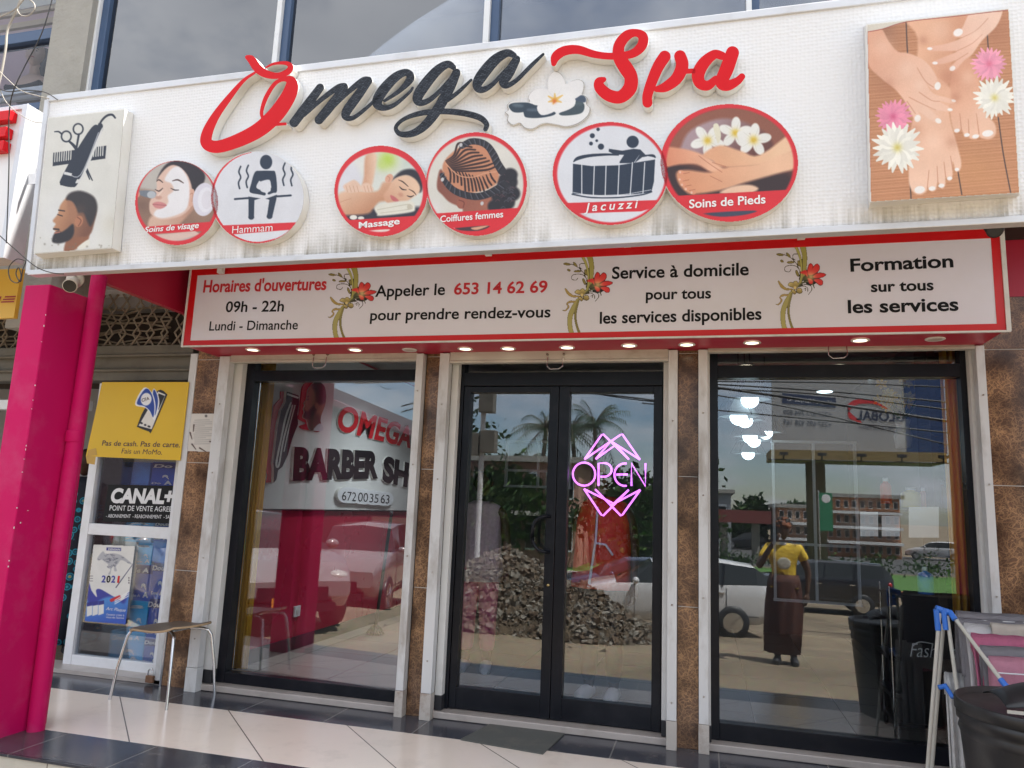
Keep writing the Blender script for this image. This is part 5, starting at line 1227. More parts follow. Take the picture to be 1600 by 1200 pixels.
for (a, b, r) in ((on_y(1463, 952, RKY), on_y(1466, 985, RKY), .014), (on_y(1474, 951, RKY-.005), on_y(1478, 984, RKY-.01), .013), (on_y(1462, 950, RKY), on_y(1486, 958, RKY), .015), (on_y(1484, 956, RKY), on_y(1492, 968, RKY-.03), .014), (wing1-(wing1-wing0).normalized()*.04, wing1+Vector((.004, 0, -.003)), .0135), (on_y(1466, 1074, RKY), on_y(1478, 1072, RKY), .012), (on_y(1476, 1070, RKY), on_y(1489, 1090, RKY-.05), .011)):
    MB().tube([a, b], r, 12).build('joint', clip_m, RK)
rods = []
for t in (.0, .055, .16, .31, .48, .63, .82):
    a = wing0.lerp(wing1, t); rods.append(a)
    MB().tube([a, a+Vector((.66, .045, .008))], .0035, 8).build('hanging_rod', M['white_alu'], RK)
def towel_mat(name, c): return mat(name, c, rough=.95, var=.14, scale=25, bump=1.0, bscale=220, spec=.1)
tw = {'grey': towel_mat('grey_terry', (.34, .33, .355)), 'white': towel_mat('white_terry', (.90, .89, .89)), 'cream': towel_mat('cream_terry', (.74, .68, .60)), 'pink': towel_mat('pink_terry', (.72, .22, .36)), 'stripe': None}
def towel(label, rod, x0, x1, front, backl, m, seed, fan=.03):
    a = rod; rnd = random.Random(seed); ph = rnd.uniform(0, 6); g = []
    N = 44; L = [-backl*(1-k/7) for k in range(7)]+[0]+[front*(k+1)/10 for k in range(10)]
    for i in range(N+1):
        u = i/N; x = a.x+x0+(x1-x0)*u; yy = a.y+.045*(x-a.x)/.66; row = []
        for s_ in L:
            w = .010*math.sin(u*11+ph)+.009*math.sin(u*26+ph*2)+.005*math.sin(u*47+ph); sag = min(1, abs(s_)/.2)
            if s_ < 0: row.append((x, yy+.012+w*sag*.6+.01*sag, a.z+.006+s_))
            elif s_ == 0: row.append((x, yy, a.z+.013+.002*math.sin(u*17+ph)))
            else: row.append((x+fan*(u-.5)*-sag*.4, yy-.012-(w+fan)*sag, a.z+.006-s_+.006*math.sin(u*7+ph)*(s_ > front*.95)))
        g.append(row)
    mb = MB(); mb.sheet(g); o = mb.build('towel', m)
    s_ = o.modifiers.new('solid', 'SOLIDIFY'); s_.thickness = .008; s_.offset = 0
    return tag(o, label, 'towel', 'towels on the clothes rack')
towel('dark grey towel over the rearmost and highest rod of the clothes rack', rods[0]+Vector((0, .0, .008)), .012, .64, .30, .3, tw['grey'], 1, .012)
towel('grey towel hanging just before the rearmost grey one', rods[1]+Vector((0, 0, -.006)), .015, .34, .36, .2, tw['grey'], 2, .02)
towel('white towel behind the deep pink towel on the rack', rods[2], .014, .62, .42, .2, tw['white'], 3, .02)
towel('cream towel laid over the right part of the white one', rods[2]+Vector((0, -.012, .010)), .13, .55, .12, .1, tw['cream'], 8, .004)
towel('deep pink towel hanging in folds on the middle rod', rods[3], .012, .27, .36, .2, tw['pink'], 4, .022)
towel('grey towel in front of the deep pink towel, behind the pale pink one', rods[4], .012, .6, .33, .2, tw['grey'], 5, .02)
towel('pale pink towel on the front rod of the clothes rack', rods[5], .014, .58, .33, .2, towel_mat('pale_pink_terry', (.78, .36, .47)), 6, .02)
rr = on_y(1483, 1062, RKY+.02)
towel('long off-white cloth hanging low between the rack legs', rr+Vector((-.0, 0, .02)), -.02, .125, .62, .1, tw['white'], 7, .0)
# barrel
BRY = 3.60
e = on_y(1491, 1090, BRY); R = .34; bc = Vector((e.x+R+.01, BRY, 0)); zr = e.z
BA = thing('barrel', 'large black plastic barrel with ribs and a dished lid, right foreground', 'barrel', tuple(bc))
mb = MB(); mb.lathe([(R*.80, .0), (R*.83, .02), (R*.90, zr*.45), (R*.95, zr-.14), (R*.955, zr-.135), (R*.97, zr-.12), (R*.955, zr-.105), (R*.955, zr-.09), (R*.985, zr-.08), (R*.985, zr-.055), (R*.96, zr-.045), (R*.955, zr-.02)], bc, 56); mb.build('barrel_body', M['rubber'], BA)
mb = MB(); mb.lathe([(R*.97, zr-.05), (R*1.0, zr-.045), (R*1.0, zr-.002), (R*.992, zr+.002), (R*.975, zr), (R*.96, zr-.022), (R*.80, zr-.026), (R*.76, zr-.032), (R*.2, zr-.034), (1e-4, zr-.034)], bc, 56); mb.build('barrel_lid', M['rubber'], BA)
# dustpan lying on the lid
dp = on_y(1556, 1090, BRY-.12); DP = thing('dustpan', 'black dustpan with a pale rubber lip lying on the barrel lid', 'dustpan', (dp.x+.15, BRY-.05, zr-.02))
g = []
for i in range(9):
    row = []
    for j in range(13):
        u = i/8; v = j/12-.5
        x = dp.x+.28*u; w = (.16+.05*u)
        row.append((x+.04*(1-4*v*v)*-.0, BRY-.14+.12*u+v*w*2*.6, zr-.018+.11*u*(1-.3*u)+.10*(4*v*v)*(.15+.3*u)))
    g.append(row)
g2 = [[(dp.x+.02+.30*u, BRY-.17+.26*v, zr+.0+.10*math.sin(PI*min(1, (u*.55+.12)))*(1-.7*(2*v-1)**2)) for v in np.linspace(0, 1, 11)] for u in np.linspace(0, 1, 9)]
mb = MB(); mb.sheet(g2); o = mb.build('scoop', M['rubber'], DP); s_ = o.modifiers.new('solid', 'SOLIDIFY'); s_.thickness = .004
MB().bar((dp.x+.02, BRY-.17, zr-.0), (dp.x+.33, BRY-.19, zr+.0), .008, .012).build('lip', mat('cream_rubber', (.55, .5, .42), rough=.6, var=.1), DP)

# ------------------------------------------------------------------ neighbouring shop on the left
LS = thing('corner_shop', 'neighbouring small shop with white framed glass door, steel shutter and lattice grille', 'building', (-4.5, 4.9, 0))
DY = 4.88
mb = MB(); X0_, X1_ = -4.755, -3.885
mb.box(-3.80, -3.735, 4.70, 4.80, 0, 2.40, 0); mb.build('shutter_rail', M['rail'], LS, bev=.004)
D = MB(); D.box(X0_, X0_+.075, DY-.03, DY+.03, .02, 2.2); D.box(X1_-.06, X1_, DY-.03, DY+.03, .02, 2.2)
for z0, z1 in ((.02, .10), (1.0, 1.085), (2.12, 2.2)): D.box(X0_+.074, X1_-.059, DY-.026, DY+.026, z0, z1)
dd = D.build('glass_door', M['white_alu'], LS, bev=.003)
MB().box(X0_+.07, X1_-.055, DY-.003, DY+.003, .09, 2.13).build('door_pane', M['clear_glass'], dd)
mb = MB(); mb.box(-14, -3.88, DY-.06, DY+.1, 2.42, 2.50, 0); mb.box(-14, -3.88, DY-.03, DY+.1, 2.30, 2.416, 0); mb.box(-14, -3.88, DY-.05, DY+.1, 2.22, 2.296, 0)
for z in (2.42, 2.30): mb.tube([(-14, DY-.06, z), (-3.88, DY-.06, z)], .014, 8, 0)
mb.build('shutter_housing', M['shutter_grey'], LS)
mb = MB()
zl0, zl1 = 2.50, 2.95; st = .135
for i in range(42):
    x = -9.2+i*st
    for dyy, sg in ((0, 1), (.014, -1)):
        pts = []
        for k in range(5):
            pts.append((x+sg*(k % 2)*st*.62-sg*.31*st+random.uniform(-.006, .006), DY-.02+dyy+random.uniform(-.004, .004), zl0+(zl1-zl0)*k/4))
        if pts[0][0] < -3.95: mb.tube(pts, .0085, 6, 0)
for k in range(9):
    pts = [(-9.2+i*.25, DY+.05+random.uniform(-.03, .03), zl0+.03+.04*k+random.uniform(-.03, .03)) for i in range(22)]
    mb.tube([p for p in pts if p[0] < -3.98], .008, 6, 0)
mb.build('lattice_grille', M['lattice'], LS)
mb = MB(); mb.box(-14, -3.73, DY+.22, DY+.26, 2.2, 3.0, 0); mb.build('dark_transom', M['dark_wood'], LS)
mb = MB(); mb.box(-9, -3.75, 6.9, 7.0, 0, 2.9, 0); mb.box(-3.75, -3.70, 4.96, 7, 0, 2.9, 0); mb.box(-9, -3.7, 4.95, 7, 2.85, 2.95, 0)
mb.build('shop_wall', mat('dim_shop_wall', (.4, .4, .42), rough=.7, var=.2, scale=2), LS)
mb = MB(); mb.box(-14, -3.735, 4.70, 4.93, .002, .03, 0); mb.build('threshold', M['sill'], LS)
mb = MB(); mb.box(-9, -4.86, DY-.04, DY+.04, 1.98, 2.06, 0); mb.build('cross_rail', M['white_alu'], LS, bev=.003)
for x in (-5.6,): MB().box(x-.05, x+.05, DY-.04, DY+.04, .0, 2.2).build('door_post', M['white_alu'], LS, bev=.003)
# yellow poster
YP = Plane((0, 4.69, 1.9), (0, -1, 0))
PO = thing('yellow_poster', 'yellow poster with a phone and banknotes hung over the glass door of the neighbouring shop', 'poster', tuple(YP(215, 717)))
q = [YP(134, 713), YP(281.5, 719.5), YP(295.5, 597), YP(159.5, 597)]
mb = MB(); mb.hexa(q, [p+Vector((0, .004, 0)) for p in q]); mb.build('sheet', M['yellow'], PO)
c = Canvas(205, 600, 268, 680, (226, 180, 16), 1.6, (0, 400, 3.333))
c.poly([(822, 700), (868, 718), (862, 745), (790, 912), (775, 914), (718, 892), (716, 880), (750, 800)], (20, 20, 28), .5); c.poly([(824, 706), (862, 722), (790, 902), (722, 884)], (226, 222, 214), .5, False); c.poly([(826, 716), (858, 728), (826, 800), (800, 790)], (20, 20, 26), .5, False)
for x, y, r in ((736, 870, 8), (756, 880, 6), (776, 888, 8)): c.ell(x, y, r, 5, (20, 20, 28), .35)
for q, cl in (([(800, 690), (822, 720), (830, 770), (812, 840), (800, 850), (790, 740)], (236, 236, 240)), ([(800, 696), (818, 724), (822, 770), (806, 830), (795, 760)], (28, 66, 160)), ([(748, 686), (792, 712), (810, 780), (800, 852), (785, 820), (755, 790), (702, 772)], (240, 240, 244)), ([(756, 692), (788, 714), (804, 780), (798, 840), (780, 806), (752, 782), (712, 766)], (28, 66, 160))): c.poly(q, cl, .6)
c.ell(761, 746, 28, 33, (240, 240, 244), .2)
a = np.abs(c.C-np.array((226, 180, 16))).sum(axis=2) > 3; c.M = a
c.build('phone_picture', YP, .0015, PO, M['print'], .95)
mb = MB(); ptext(mb, 'Pas de cash. Pas de carte.', YP, 159, 696, 281, 699, 8, off=.001, bold=.012, shear=.08); ptext(mb, 'Fais un MoMo.', YP, 189.5, 708.5, 253, 710.5, 8, off=.001, bold=0, shear=.1)
ptext(mb, 'CFA', YP, 221.5, 628, 233.5, 624.5, 5, off=.003, bold=.02); mb.build_lines('lettering', [mat('dark_brown_ink', (.05, .02, .03), rough=.5)], PO)
mb = MB()
for qd in ([(134, 712), (150, 713), (148, 726), (136, 724)], [(138, 703), (150, 700), (152, 711), (136, 713)]): mb.poly([YP(x, y, .002) for x, y in qd])
mb.build('tape', mat('brown_tape', (.50, .30, .05), rough=.4), PO)
# black sign and calendar poster on the glass
GP = Plane((0, DY-.006, 1), (0, -1, 0))
CS = thing('black_shop_sign', 'black sign with white letters and a plus behind the neighbouring door, under the yellow poster', 'sign', tuple(GP(218, 817)))
q = [GP(160, 815), GP(269, 818), GP(274, 759), GP(169, 757)]
mb = MB(); mb.hexa(q, [p+Vector((0, .003, 0)) for p in q]); mb.build('sheet', M['ink'], CS)
mb = MB(); ptext(mb, 'CANAL+', GP, 172.5, 784.5, 271, 786.5, 21, off=.002, bold=.05, shear=.12); ptext(mb, 'POINT DE VENTE AGREE', GP, 171, 797.5, 268, 799.5, 8, off=.002, bold=.004); ptext(mb, '- ABONNEMENT  - REABONNEMENT  - SAV', GP, 165.5, 808.5, 268, 810.5, 5.5, off=.002)
mb.build_lines('lettering', M['white_ink'], CS)
CA = thing('calendar_poster', 'white and blue 2021 poster with a running animal on the neighbouring glass door', 'poster', tuple(GP(165, 975)))
TC = (120, 840, 5.714)
c = Canvas(130, 848, 213, 978, (222, 220, 214), 1.6, TC)
BL = (52, 58, 150)
c.poly([(100, 410), (130, 470), (165, 520), (180, 525), (172, 470), (210, 460), (300, 510), (400, 560), (470, 480), (470, 560), (436, 778), (60, 748)], BL, .7); c.poly([(85, 560), (130, 600), (240, 540), (330, 530), (420, 590), (470, 500), (436, 778), (60, 748)], (74, 140, 206), 2, col2=(52, 86, 180), g=((200, 560), (240, 770)))
c.poly([(266, 88), (396, 92), (394, 120), (264, 114)], (40, 44, 130), .5, False)
body = [(180, 190), (205, 150), (235, 122), (260, 145), (330, 140), (400, 160), (485, 225), (480, 238), (400, 200), (370, 230), (350, 260), (358, 295), (335, 298), (330, 250), (310, 280), (300, 325), (280, 325), (300, 285), (270, 265), (280, 240), (250, 215), (215, 195), (195, 205)]
c.poly(body, (176, 176, 180), .6)
for k in range(70):
    x, y = random.uniform(190, 470), random.uniform(125, 300)
    if Canvas._sd(np.array([x]), np.array([y]), np.array(body, float))[0] < -2: c.stroke([(x-9, y-5), (x, y+3), (x+9, y-3)], 3, (64, 66, 84), .9)
for i, cl in enumerate(((58, 64, 150), (26, 26, 34), (58, 64, 150), (206, 36, 40))): c.ell(236+i*43, 372, 2, 2, cl)
c.stroke([(498, 240), (350, 445)], [5, 9], (58, 58, 90)); 
for k in range(3): c.stroke([(112, 343+k*22), (142, 343+k*22)], 5, (90, 80, 90)); c.ell(465, 360+k*22, 5, 6, (60, 40, 50))
c.stroke([(310, 560), (380, 530)], 30, (200, 40, 46)); 
for k in range(3): c.stroke([(340, 560+k*16), (470, 480+k*18)], 7, (240, 240, 240))
for k in range(3):
    x = 90+k*52; c.poly([(x, 610-k*6), (x+48, 600-k*6), (x+46, 690-k*6), (x-2, 706-k*6)], (226, 224, 220), .5, False); c.poly([(x, 580-k*6), (x+50, 570-k*6), (x+50, 606-k*6), (x, 616-k*6)], (44, 48, 134), .5, False)
c.mask_poly([(150, 62), (520, 76), (435, 775), (70, 746)], False); c.grain(2)
c.build('printed_face', GP, .001, CA, M['print'], .95)
mb = MB()
for i, (s_, m_) in enumerate((('2', 0), ('0', 1), ('2', 0), ('1', 2))): ptext(mb, s_, GP, 158+i*7.7+(1.6 if s_ == '1' else 0), 909.6+i*.15, 164.6+i*7.5-(1.2 if s_ == '1' else 0), 910+i*.15, 10.5, off=.003, m=m_, bold=.03)
ptext(mb, 'DENSAN', GP, 169, 859.5, 187.5, 860.2, 3, off=.003, m=3, bold=.02); ptext(mb, 'Arc Plaque', GP, 165.5, 953, 196, 956, 5, off=.003, m=3, shear=.3); ptext(mb, "l'avenir c'est à", GP, 166.5, 961.5, 194, 963, 3.2, off=.003, m=3); ptext(mb, "vous de l'écrire", GP, 165.5, 965.5, 193.5, 967.3, 3.2, off=.003, m=3)
mb.build_lines('lettering', [mat('blue_ink', lin((58, 64, 150)), rough=.4), M['ink'], M['red_ink'], M['white_ink']], CA)
# paper cartons stacked inside
lbm, dbm = mat('light_blue_carton', (.05, .45, .88), rough=.35, var=.18, scale=7), mat('dark_blue_carton', (.03, .10, .52), rough=.35, var=.3, scale=7)
m3 = mat('blue_carton_swirl', (.06, .24, .72), rough=.35, var=.5, scale=9)
CYp = 4.935; CPl = Plane((0, CYp, 0), (0, -1, 0))
for i, (x0, x1, y0, y1, k, words, lb) in enumerate([
    (166, 221.5, 989, 1037, 0, 'Double A', 'large light blue paper carton on the floor inside the neighbouring glass door'),
    (221.5, 246, 997, 1039, 1, 'Dou', 'dark blue carton on the floor right of the large light blue one'),
    (198, 227, 939, 989, 0, 'a', 'light blue carton standing on the large light blue one'),
    (227, 252, 934.5, 996, 1, 'Dou', 'blue carton second from the floor in the right stack'),
    (206, 234, 882, 938, 1, 'le A', 'dark blue carton third from the floor in the left stack'),
    (234, 259, 878.5, 934, 1, 'Dou', 'dark blue carton third from the floor in the right stack'),
    (212, 236, 847, 882, 0, 'a', 'light blue carton just under the middle door rail'),
    (236, 262, 846, 878, 2, '', 'mottled blue carton under the middle door rail, right stack'),
    (190, 236, 812, 846, 0, 'A', 'light blue carton behind the middle door rail'),
    (238, 266, 814, 846, 1, 'Doub', 'dark blue carton behind the middle door rail, right stack'),
    (186, 232, 722, 758, 2, '', 'pale blue packet above the black sign'), (234, 272, 722, 760, 1, 'Do', 'violet blue packet above the black sign at the right')]):
    p0, p1 = CPl((x0+x1)/2-(x1-x0)/2, y1), CPl(x1, y0); x0w, x1w = p0.x, CPl(x1, y1).x; z0, z1 = CPl(x0, y1).z, p1.z
    if y1 > 1030: z0 = .03
    bx = thing('paper_carton', lb, 'carton', ((x0w+x1w)/2, CYp+.1, z0), 'paper cartons in the neighbouring shop')
    mb = MB(); mb.box(x0w+.002, x1w-.002, CYp, CYp+.24, z0+.001, z1-.002); mb.build('box', [lbm, dbm, m3][k], bx, bev=.004)
    mb = MB()
    h = (z1-z0)
    if words:
        ptext(mb, words, CPl, x0+(x1-x0)*.15, y0+(y1-y0)*.22, x0+(x1-x0)*.92, y0+(y1-y0)*.22+.6, (y1-y0)*.13, off=.003, bold=.03, shear=.15)
        ptext(mb, 'a', CPl, x0+(x1-x0)*.5, y0+(y1-y0)*.72, x0+(x1-x0)*.78, y0+(y1-y0)*.725, (y1-y0)*.26, off=.003, bold=.06); ptext(mb, 'A', CPl, x0+(x1-x0)*.58, y0+(y1-y0)*.92, x0+(x1-x0)*.9, y0+(y1-y0)*.925, (y1-y0)*.15, off=.003, bold=.05)
        ptext(mb, words, CPl, x0+(x1-x0)*.08, y0+(y1-y0)*.9, x0+(x1-x0)*.45, y0+(y1-y0)*.905, (y1-y0)*.08, off=.003, bold=.02)
    mb.build_lines('lettering', M['white_ink'], bx)
    mb = MB(); mb.box(x0w+.004, x1w-.004, CYp-.0012, CYp-.0002, z1-h*.26, z1-.01, 0)
    mb.build('carton_band', [[mat('carton_band', (.03, .42, .78), rough=.35), mat('carton_band', (.012, .03, .20), rough=.35), m3][k]], bx)
# padlock at the rail foot
p = on_y(236, 1056, 4.695); PL = thing('padlock', 'rusty brass padlock at the foot of the shutter rail by the first pillar', 'padlock', (p.x, 4.69, .0))
mb = MB(); mb.box(p.x-.032, p.x+.032, 4.675, 4.70, .012, .062); mb.build('lock_body', M['rust'], PL, bev=.006)
MB().tube([(p.x-.02, 4.687, .06)]+[(p.x-.02*math.cos(a), 4.687, .085+.022*math.sin(a)) for a in np.linspace(0, PI, 7)]+[(p.x+.02, 4.687, .06)], .005, 8).build('shackle', M['steel'], PL)

# ------------------------------------------------------------------ upper left: neighbour's signs, window, cables
NP = Plane((0, 3.30, 3), (0, -1, 0))
NS = thing('white_neighbour_sign', 'edge of a white sign box with a raised red letter, left of the signboard', 'sign', tuple(NP(10, 405)))
e1, e0 = NP(41, 166).x, NP(12, 405).x; ex = (e0+e1)/2; zz0, zz1 = NP(10, 404).z, NP(30, 166).z
MB().box(-7.5, ex-.03, 3.302, 3.40, zz0+.02, zz1-.02).build('face_sheet', M['white_print'], NS)
mb = MB(); mb.box(ex-.035, ex+.005, 3.285, 3.42, zz0, zz1); mb.box(-7.5, ex-.035, 3.287, 3.42, zz1-.03, zz1); mb.box(-7.5, ex-.035, 3.287, 3.42, zz0, zz0+.03); mb.build('frame', M['trim'], NS, bev=.003)
mb = MB(); lx = NP(12, 200, .05).x
for zz_, w in ((NP(0, 178, .05).z, .0), (NP(0, 203, .05).z, -.012), (NP(0, 224, .05).z, -.012)): mb.box(lx-.3, lx+w, 3.25, 3.3, zz_-.045, zz_+.02)
mb.box(lx-.3, lx-.14, 3.2505, 3.3, NP(0, 224, .05).z-.04, NP(0, 178, .05).z+.015); mb.build('raised_letter', M['red_sign'], NS, bev=.003)
p = NP(34, 273); mb = MB(); mb.box(p.x-.02, p.x+.06, 3.36, 3.365, p.z-.035, p.z+.035); mb.build('fixing_plate', M['steel'], NS)
YS_Y = 3.72; YQ = Plane((0, YS_Y, 2.6), (0, -1, 0))
YS = thing('yellow_neighbour_sign', 'corner of a yellow sign with dark red stripes behind the pink column', 'sign', tuple(YQ(10, 497)))
xe = YQ(27, 460).x; MB().box(-6.4, xe, YS_Y, YS_Y+.03, YQ(10, 497).z, YQ(14, 420).z).build('panel', mat('yellow_sign_panel', (.70, .42, .05), rough=.4, var=.06, scale=3), YS, bev=.002)
mb = MB(); RD = mat('dark_red_ink', (.32, .02, .02), rough=.4)
for k, (x0, x1) in enumerate(((8, 25), (5, 23.5), (2, 22.5))): mb.poly([YQ(x0, 462.8+k*4, .003), YQ(x1, 462+k*4, .003), YQ(x1-.8, 464.4+k*4, .003), YQ(x0-1, 465+k*4, .003)][::-1])
mb.poly([YQ(-12, 463.5, .003), YQ(3, 463, .003), YQ(-3, 475, .003), YQ(-18, 475.5, .003)][::-1]); mb.build('stripes', RD, YS)
# blue framed upstairs window with a mannequin bust behind it
UW = thing('blue_window', 'blue framed upstairs window with pale slats, left of the concrete column', 'window', tuple(on_y(40, 180, UY)))
xr = on_y(93, 80, UY).x; xl = -7.6; z_b, z_m0, z_m1, z_t = on_y(60, 172, UY).z, on_y(50, 66, UY).z, on_y(50, 50, UY).z, 5.9
mb = MB(); mb.box(xr-.05, xr, UY-.02, UY+.08, z_b, z_t); mb.box(xl, xr-.05, UY-.018, UY+.078, z_m0, z_m1); mb.box(xl, xr-.05, UY-.018, UY+.078, z_b, z_b+.06); mb.box(xl, xr, UY-.02, UY+.08, z_t, z_t+.05)
mb.build('frame', M['blue_frame'], UW, bev=.004)
MB().quad((xl, UY+.02, z_b+.06), (xr-.05, UY+.02, z_b+.06), (xr-.05, UY+.02, z_m0), (xl, UY+.02, z_m0)).build('pane', glass_mat('hazy_glass', (.82, .88, .96), .03), UW)
MB().quad((xl, UY+.02, z_m1), (xr-.05, UY+.02, z_m1), (xr-.05, UY+.02, z_t), (xl, UY+.02, z_t)).build('pane', bpy.data.materials['hazy_glass'], UW)
for y0, y1, dl in ((17, 11, .1), (38, 30, .1), (142, 134, .12), (152, 146, .2)):
    z0, z1 = on_y(60, y0, UY+dl).z, on_y(60, y1, UY+dl).z
    MB().box(xl, xr-.06, UY+dl, UY+dl+.03, min(z0, z1), max(z0, z1)).build('slat', M['white_alu'] if dl > .1 else M['wood_slat'], UW)
MB().box(xl, xr, UY+.7, UY+.75, 2.9, 6).build('backing_wall', mat('mauve_wall', (.5, .36, .38), rough=.8, var=.1, scale=2), UW)
# mannequin bust
mc = on_y(57, 88, UY+.32); s = 1.0
MQ = thing('mannequin_bust', 'pale mannequin bust with dark hair behind the blue framed upstairs window', 'mannequin', (mc.x, mc.y, mc.z-.42))
def head_mesh(mb, c, s=1.0, yaw=0.0, m=0, tilt=0.0):
    """ovoid head with brow, nose, lips, chin and ears; faces -Y before yaw"""
    N, K = 28, 22; vs = []; c = Vector(c); R = Matrix.Rotation(yaw, 3, 'Z') @ Matrix.Rotation(tilt, 3, 'X')
    for i in range(K+1):
        ph = PI*i/K; z = math.cos(ph)
        for j in range(N):
            t = 2*PI*j/N; x, y = math.sin(ph)*math.sin(t), -math.sin(ph)*math.cos(t)
            f = max(0, -y)
            jaw = 1-.30*max(0, -z)**1.6*(1 if y < .2 else .7)
            px, py, pz = x*.074*jaw, y*.096*(1-.12*max(0, -z) if y < 0 else 1)*1.0, z*.118
            if y < 0:
                nose_ = math.exp(-(x/.16)**2)*math.exp(-((z+.16)/.2)**2); py -= .022*nose_
                py += .008*math.exp(-((abs(x)-.36)/.17)**2)*math.exp(-((z-.06)/.12)**2)
                py -= .007*math.exp(-(x/.30)**2)*math.exp(-((z+.50)/.09)**2); py -= .008*math.exp(-(x/.3)**2)*math.exp(-((z+.85)/.14)**2)
                py -= .004*math.exp(-((abs(x)-.3)/.25)**2)*math.exp(-((z-.22)/.08)**2)
            vs.append(c+R @ Vector((px*s, py*s, pz*s)))
    fs = [(i*N+j, (i+1)*N+j, (i+1)*N+(j+1) % N, i*N+(j+1) % N) for i in range(K) for j in range(N)]
    mb.add(vs, fs, m, True)
    for sx in (-1, 1):
        e_ = [(sx*.076, .012, .02), (sx*.083, .02, .03), (sx*.082, .02, -.012), (sx*.074, .008, -.022)]
        mb.tube([c+R @ Vector(p)*s for p in e_], [.006*s, .013*s, .011*s, .005*s], 8, m)
    return R
def face_marks(c, s, R, parent, eye_m, lip_m, brow_m, closed=False):
    c = Vector(c); mb = MB()
    for sx in (-1, 1):
        mb.ball(c+R @ Vector((sx*.027, -.080, .006))*s, .010*s, .006*s, .0065*s, 10, 0, 6)
        mb.tube([c+R @ Vector((sx*x, y, z))*s for x, y, z in ((.013, -.0925, .022), (.028, -.090, .028), (.044, -.078, .022))], [.002*s, .0032*s, .0015*s], 6, 2)
    mb.tube([c+R @ Vector((x, y, -.058))*s for x, y in ((-.022, -.084), (-.008, -.0935), (.008, -.0935), (.022, -.084))], [.002*s, .0055*s, .0055*s, .002*s], 8, 1)
    return mb.build('face', [eye_m, lip_m, brow_m], parent)
skin_m = mat('mannequin_skin', (.62, .42, .33), rough=.5, var=.05)
mb = MB(); R = head_mesh(mb, mc, 1.0, math.radians(28))
mb.tube([mc+Vector((0, .015, -.07)), mc+Vector((0, .02, -.16)), mc+Vector((0, .02, -.21))], [.052, .048, .06], 16)
g = []
for zz_, wx, wy in ((-.19, .06, .055), (-.215, .14, .075), (-.25, .19, .09), (-.31, .205, .10), (-.42, .16, .10)):
    g.append([mc+Vector((wx*math.cos(t), .02+wy*math.sin(t), zz_)) for t in np.linspace(0, 2*PI, 25)])
mb.sheet(g); mb.build('bust', skin_m, MQ)
face_marks(mc, 1.0, R, MQ, M['ink'], mat('mannequin_lips', (.5, .16, .16), rough=.4), M['ink'])
mb = MB(); 
for a in np.linspace(-1.0, 2.2, 16):
    d = R @ Vector((math.cos(a), .5, math.sin(a))); mb.tube([mc+R @ Vector((.05*math.cos(a*.7), .03, .09)), mc+R @ Vector((.088, .03-.02*math.sin(a*3), .05-.02*a)), mc+R @ Vector((.082+.02*math.sin(a*5), .02+.03*math.cos(a*4), -.05-.03*a)), mc+R @ Vector((.06, .03, -.17-.03*a))], [.02, .03, .024, .008], 8)
mb.build('hair', mat('dark_wig', (.03, .035, .05), rough=.6), MQ)
MB().tube([mc+Vector((.2*math.cos(t), .02-.095+.18*(t*0), -.335+.015*math.cos(2*t))) for t in np.linspace(.4, 2.7, 9)], .03, 8).build('strap_top', M['ink'], MQ)
# cables
def cable(name, label, pts, r, m, cat='cable'):
    P = [on_y(x, y, Y) for x, y, Y in pts]; q = crom([tuple(p) for p in P], 6)
    o = MB().tube([Vector(p) for p in q], r, 6).build(name, m); tag(o, label, cat, 'loose cables at the upper left'); return o
grey_c = mat('grey_cable', (.34, .31, .27), rough=.6, var=.15); dk_c = mat('dark_cable', (.03, .028, .03), rough=.5, var=.2)
cable('cable', 'pale tangled cable hanging in loops at the top left corner', [(-8, 30, 3.0), (18, 18, 3.0), (30, 8, 3.0), (40, -2, 3.0), (52, 4, 3.0), (54, 14, 3.0), (45, 24, 3.0), (33, 24, 3.0), (27, 14, 3.0), (34, 2, 3.0), (44, -8, 3.0)], .0035, grey_c)
cable('cable', 'thick grey cable drooping down the left edge of the photo', [(34, -6, 3.02), (25, 18, 3.02), (12, 46, 3.02), (9, 75, 3.02), (3, 110, 3.02), (-4, 140, 3.02)], .007, grey_c)
cable('cable', 'thin pale cable sagging from the left edge to the signboard corner', [(-4, 108, 3.0), (14, 126, 3.0), (34, 142, 3.0), (60, 150, 3.0), (86, 156, 3.05)], .0025, grey_c)
cable('cable', 'thin cable crossing the white neighbour sign to the signboard side', [(0, 140, 3.02), (10, 160, 3.02), (30, 178, 3.02), (52, 190, 3.05), (69, 192, 3.08)], .0022, grey_c)
cable('cable', 'dark cable slanting down over the raised red letter', [(84, -10, 3.0), (66, 50, 3.0), (38, 105, 3.0), (20, 145, 3.0), (14, 185, 3.1), (14, 260, 3.15), (10, 380, 3.2)], .0035, dk_c)
cable('cable', 'black cable arching over the concrete column foot', [(-4, 138, 3.02), (14, 143, 3.02), (40, 141, 3.02), (70, 144, 3.02), (90, 156, 3.02)], .003, dk_c)
cable('cable', 'black cable running down across the bottom left corner of the signboard', [(-4, 365, 2.95), (24, 390, 2.95), (55, 416, 2.95), (80, 426, 2.97), (100, 428, 3.0)], .0028, dk_c)
cable('cable', 'coiled black cable hanging between the yellow sign and the pink column', [(40, 408, 3.2), (26, 405, 3.2), (14, 418, 3.2), (16, 436, 3.2), (27, 442, 3.2), (33, 432, 3.2), (29, 418, 3.2), (25, 428, 3.2), (32, 440, 3.2), (36, 420, 3.2), (44, 402, 3.2)], .003, dk_c)

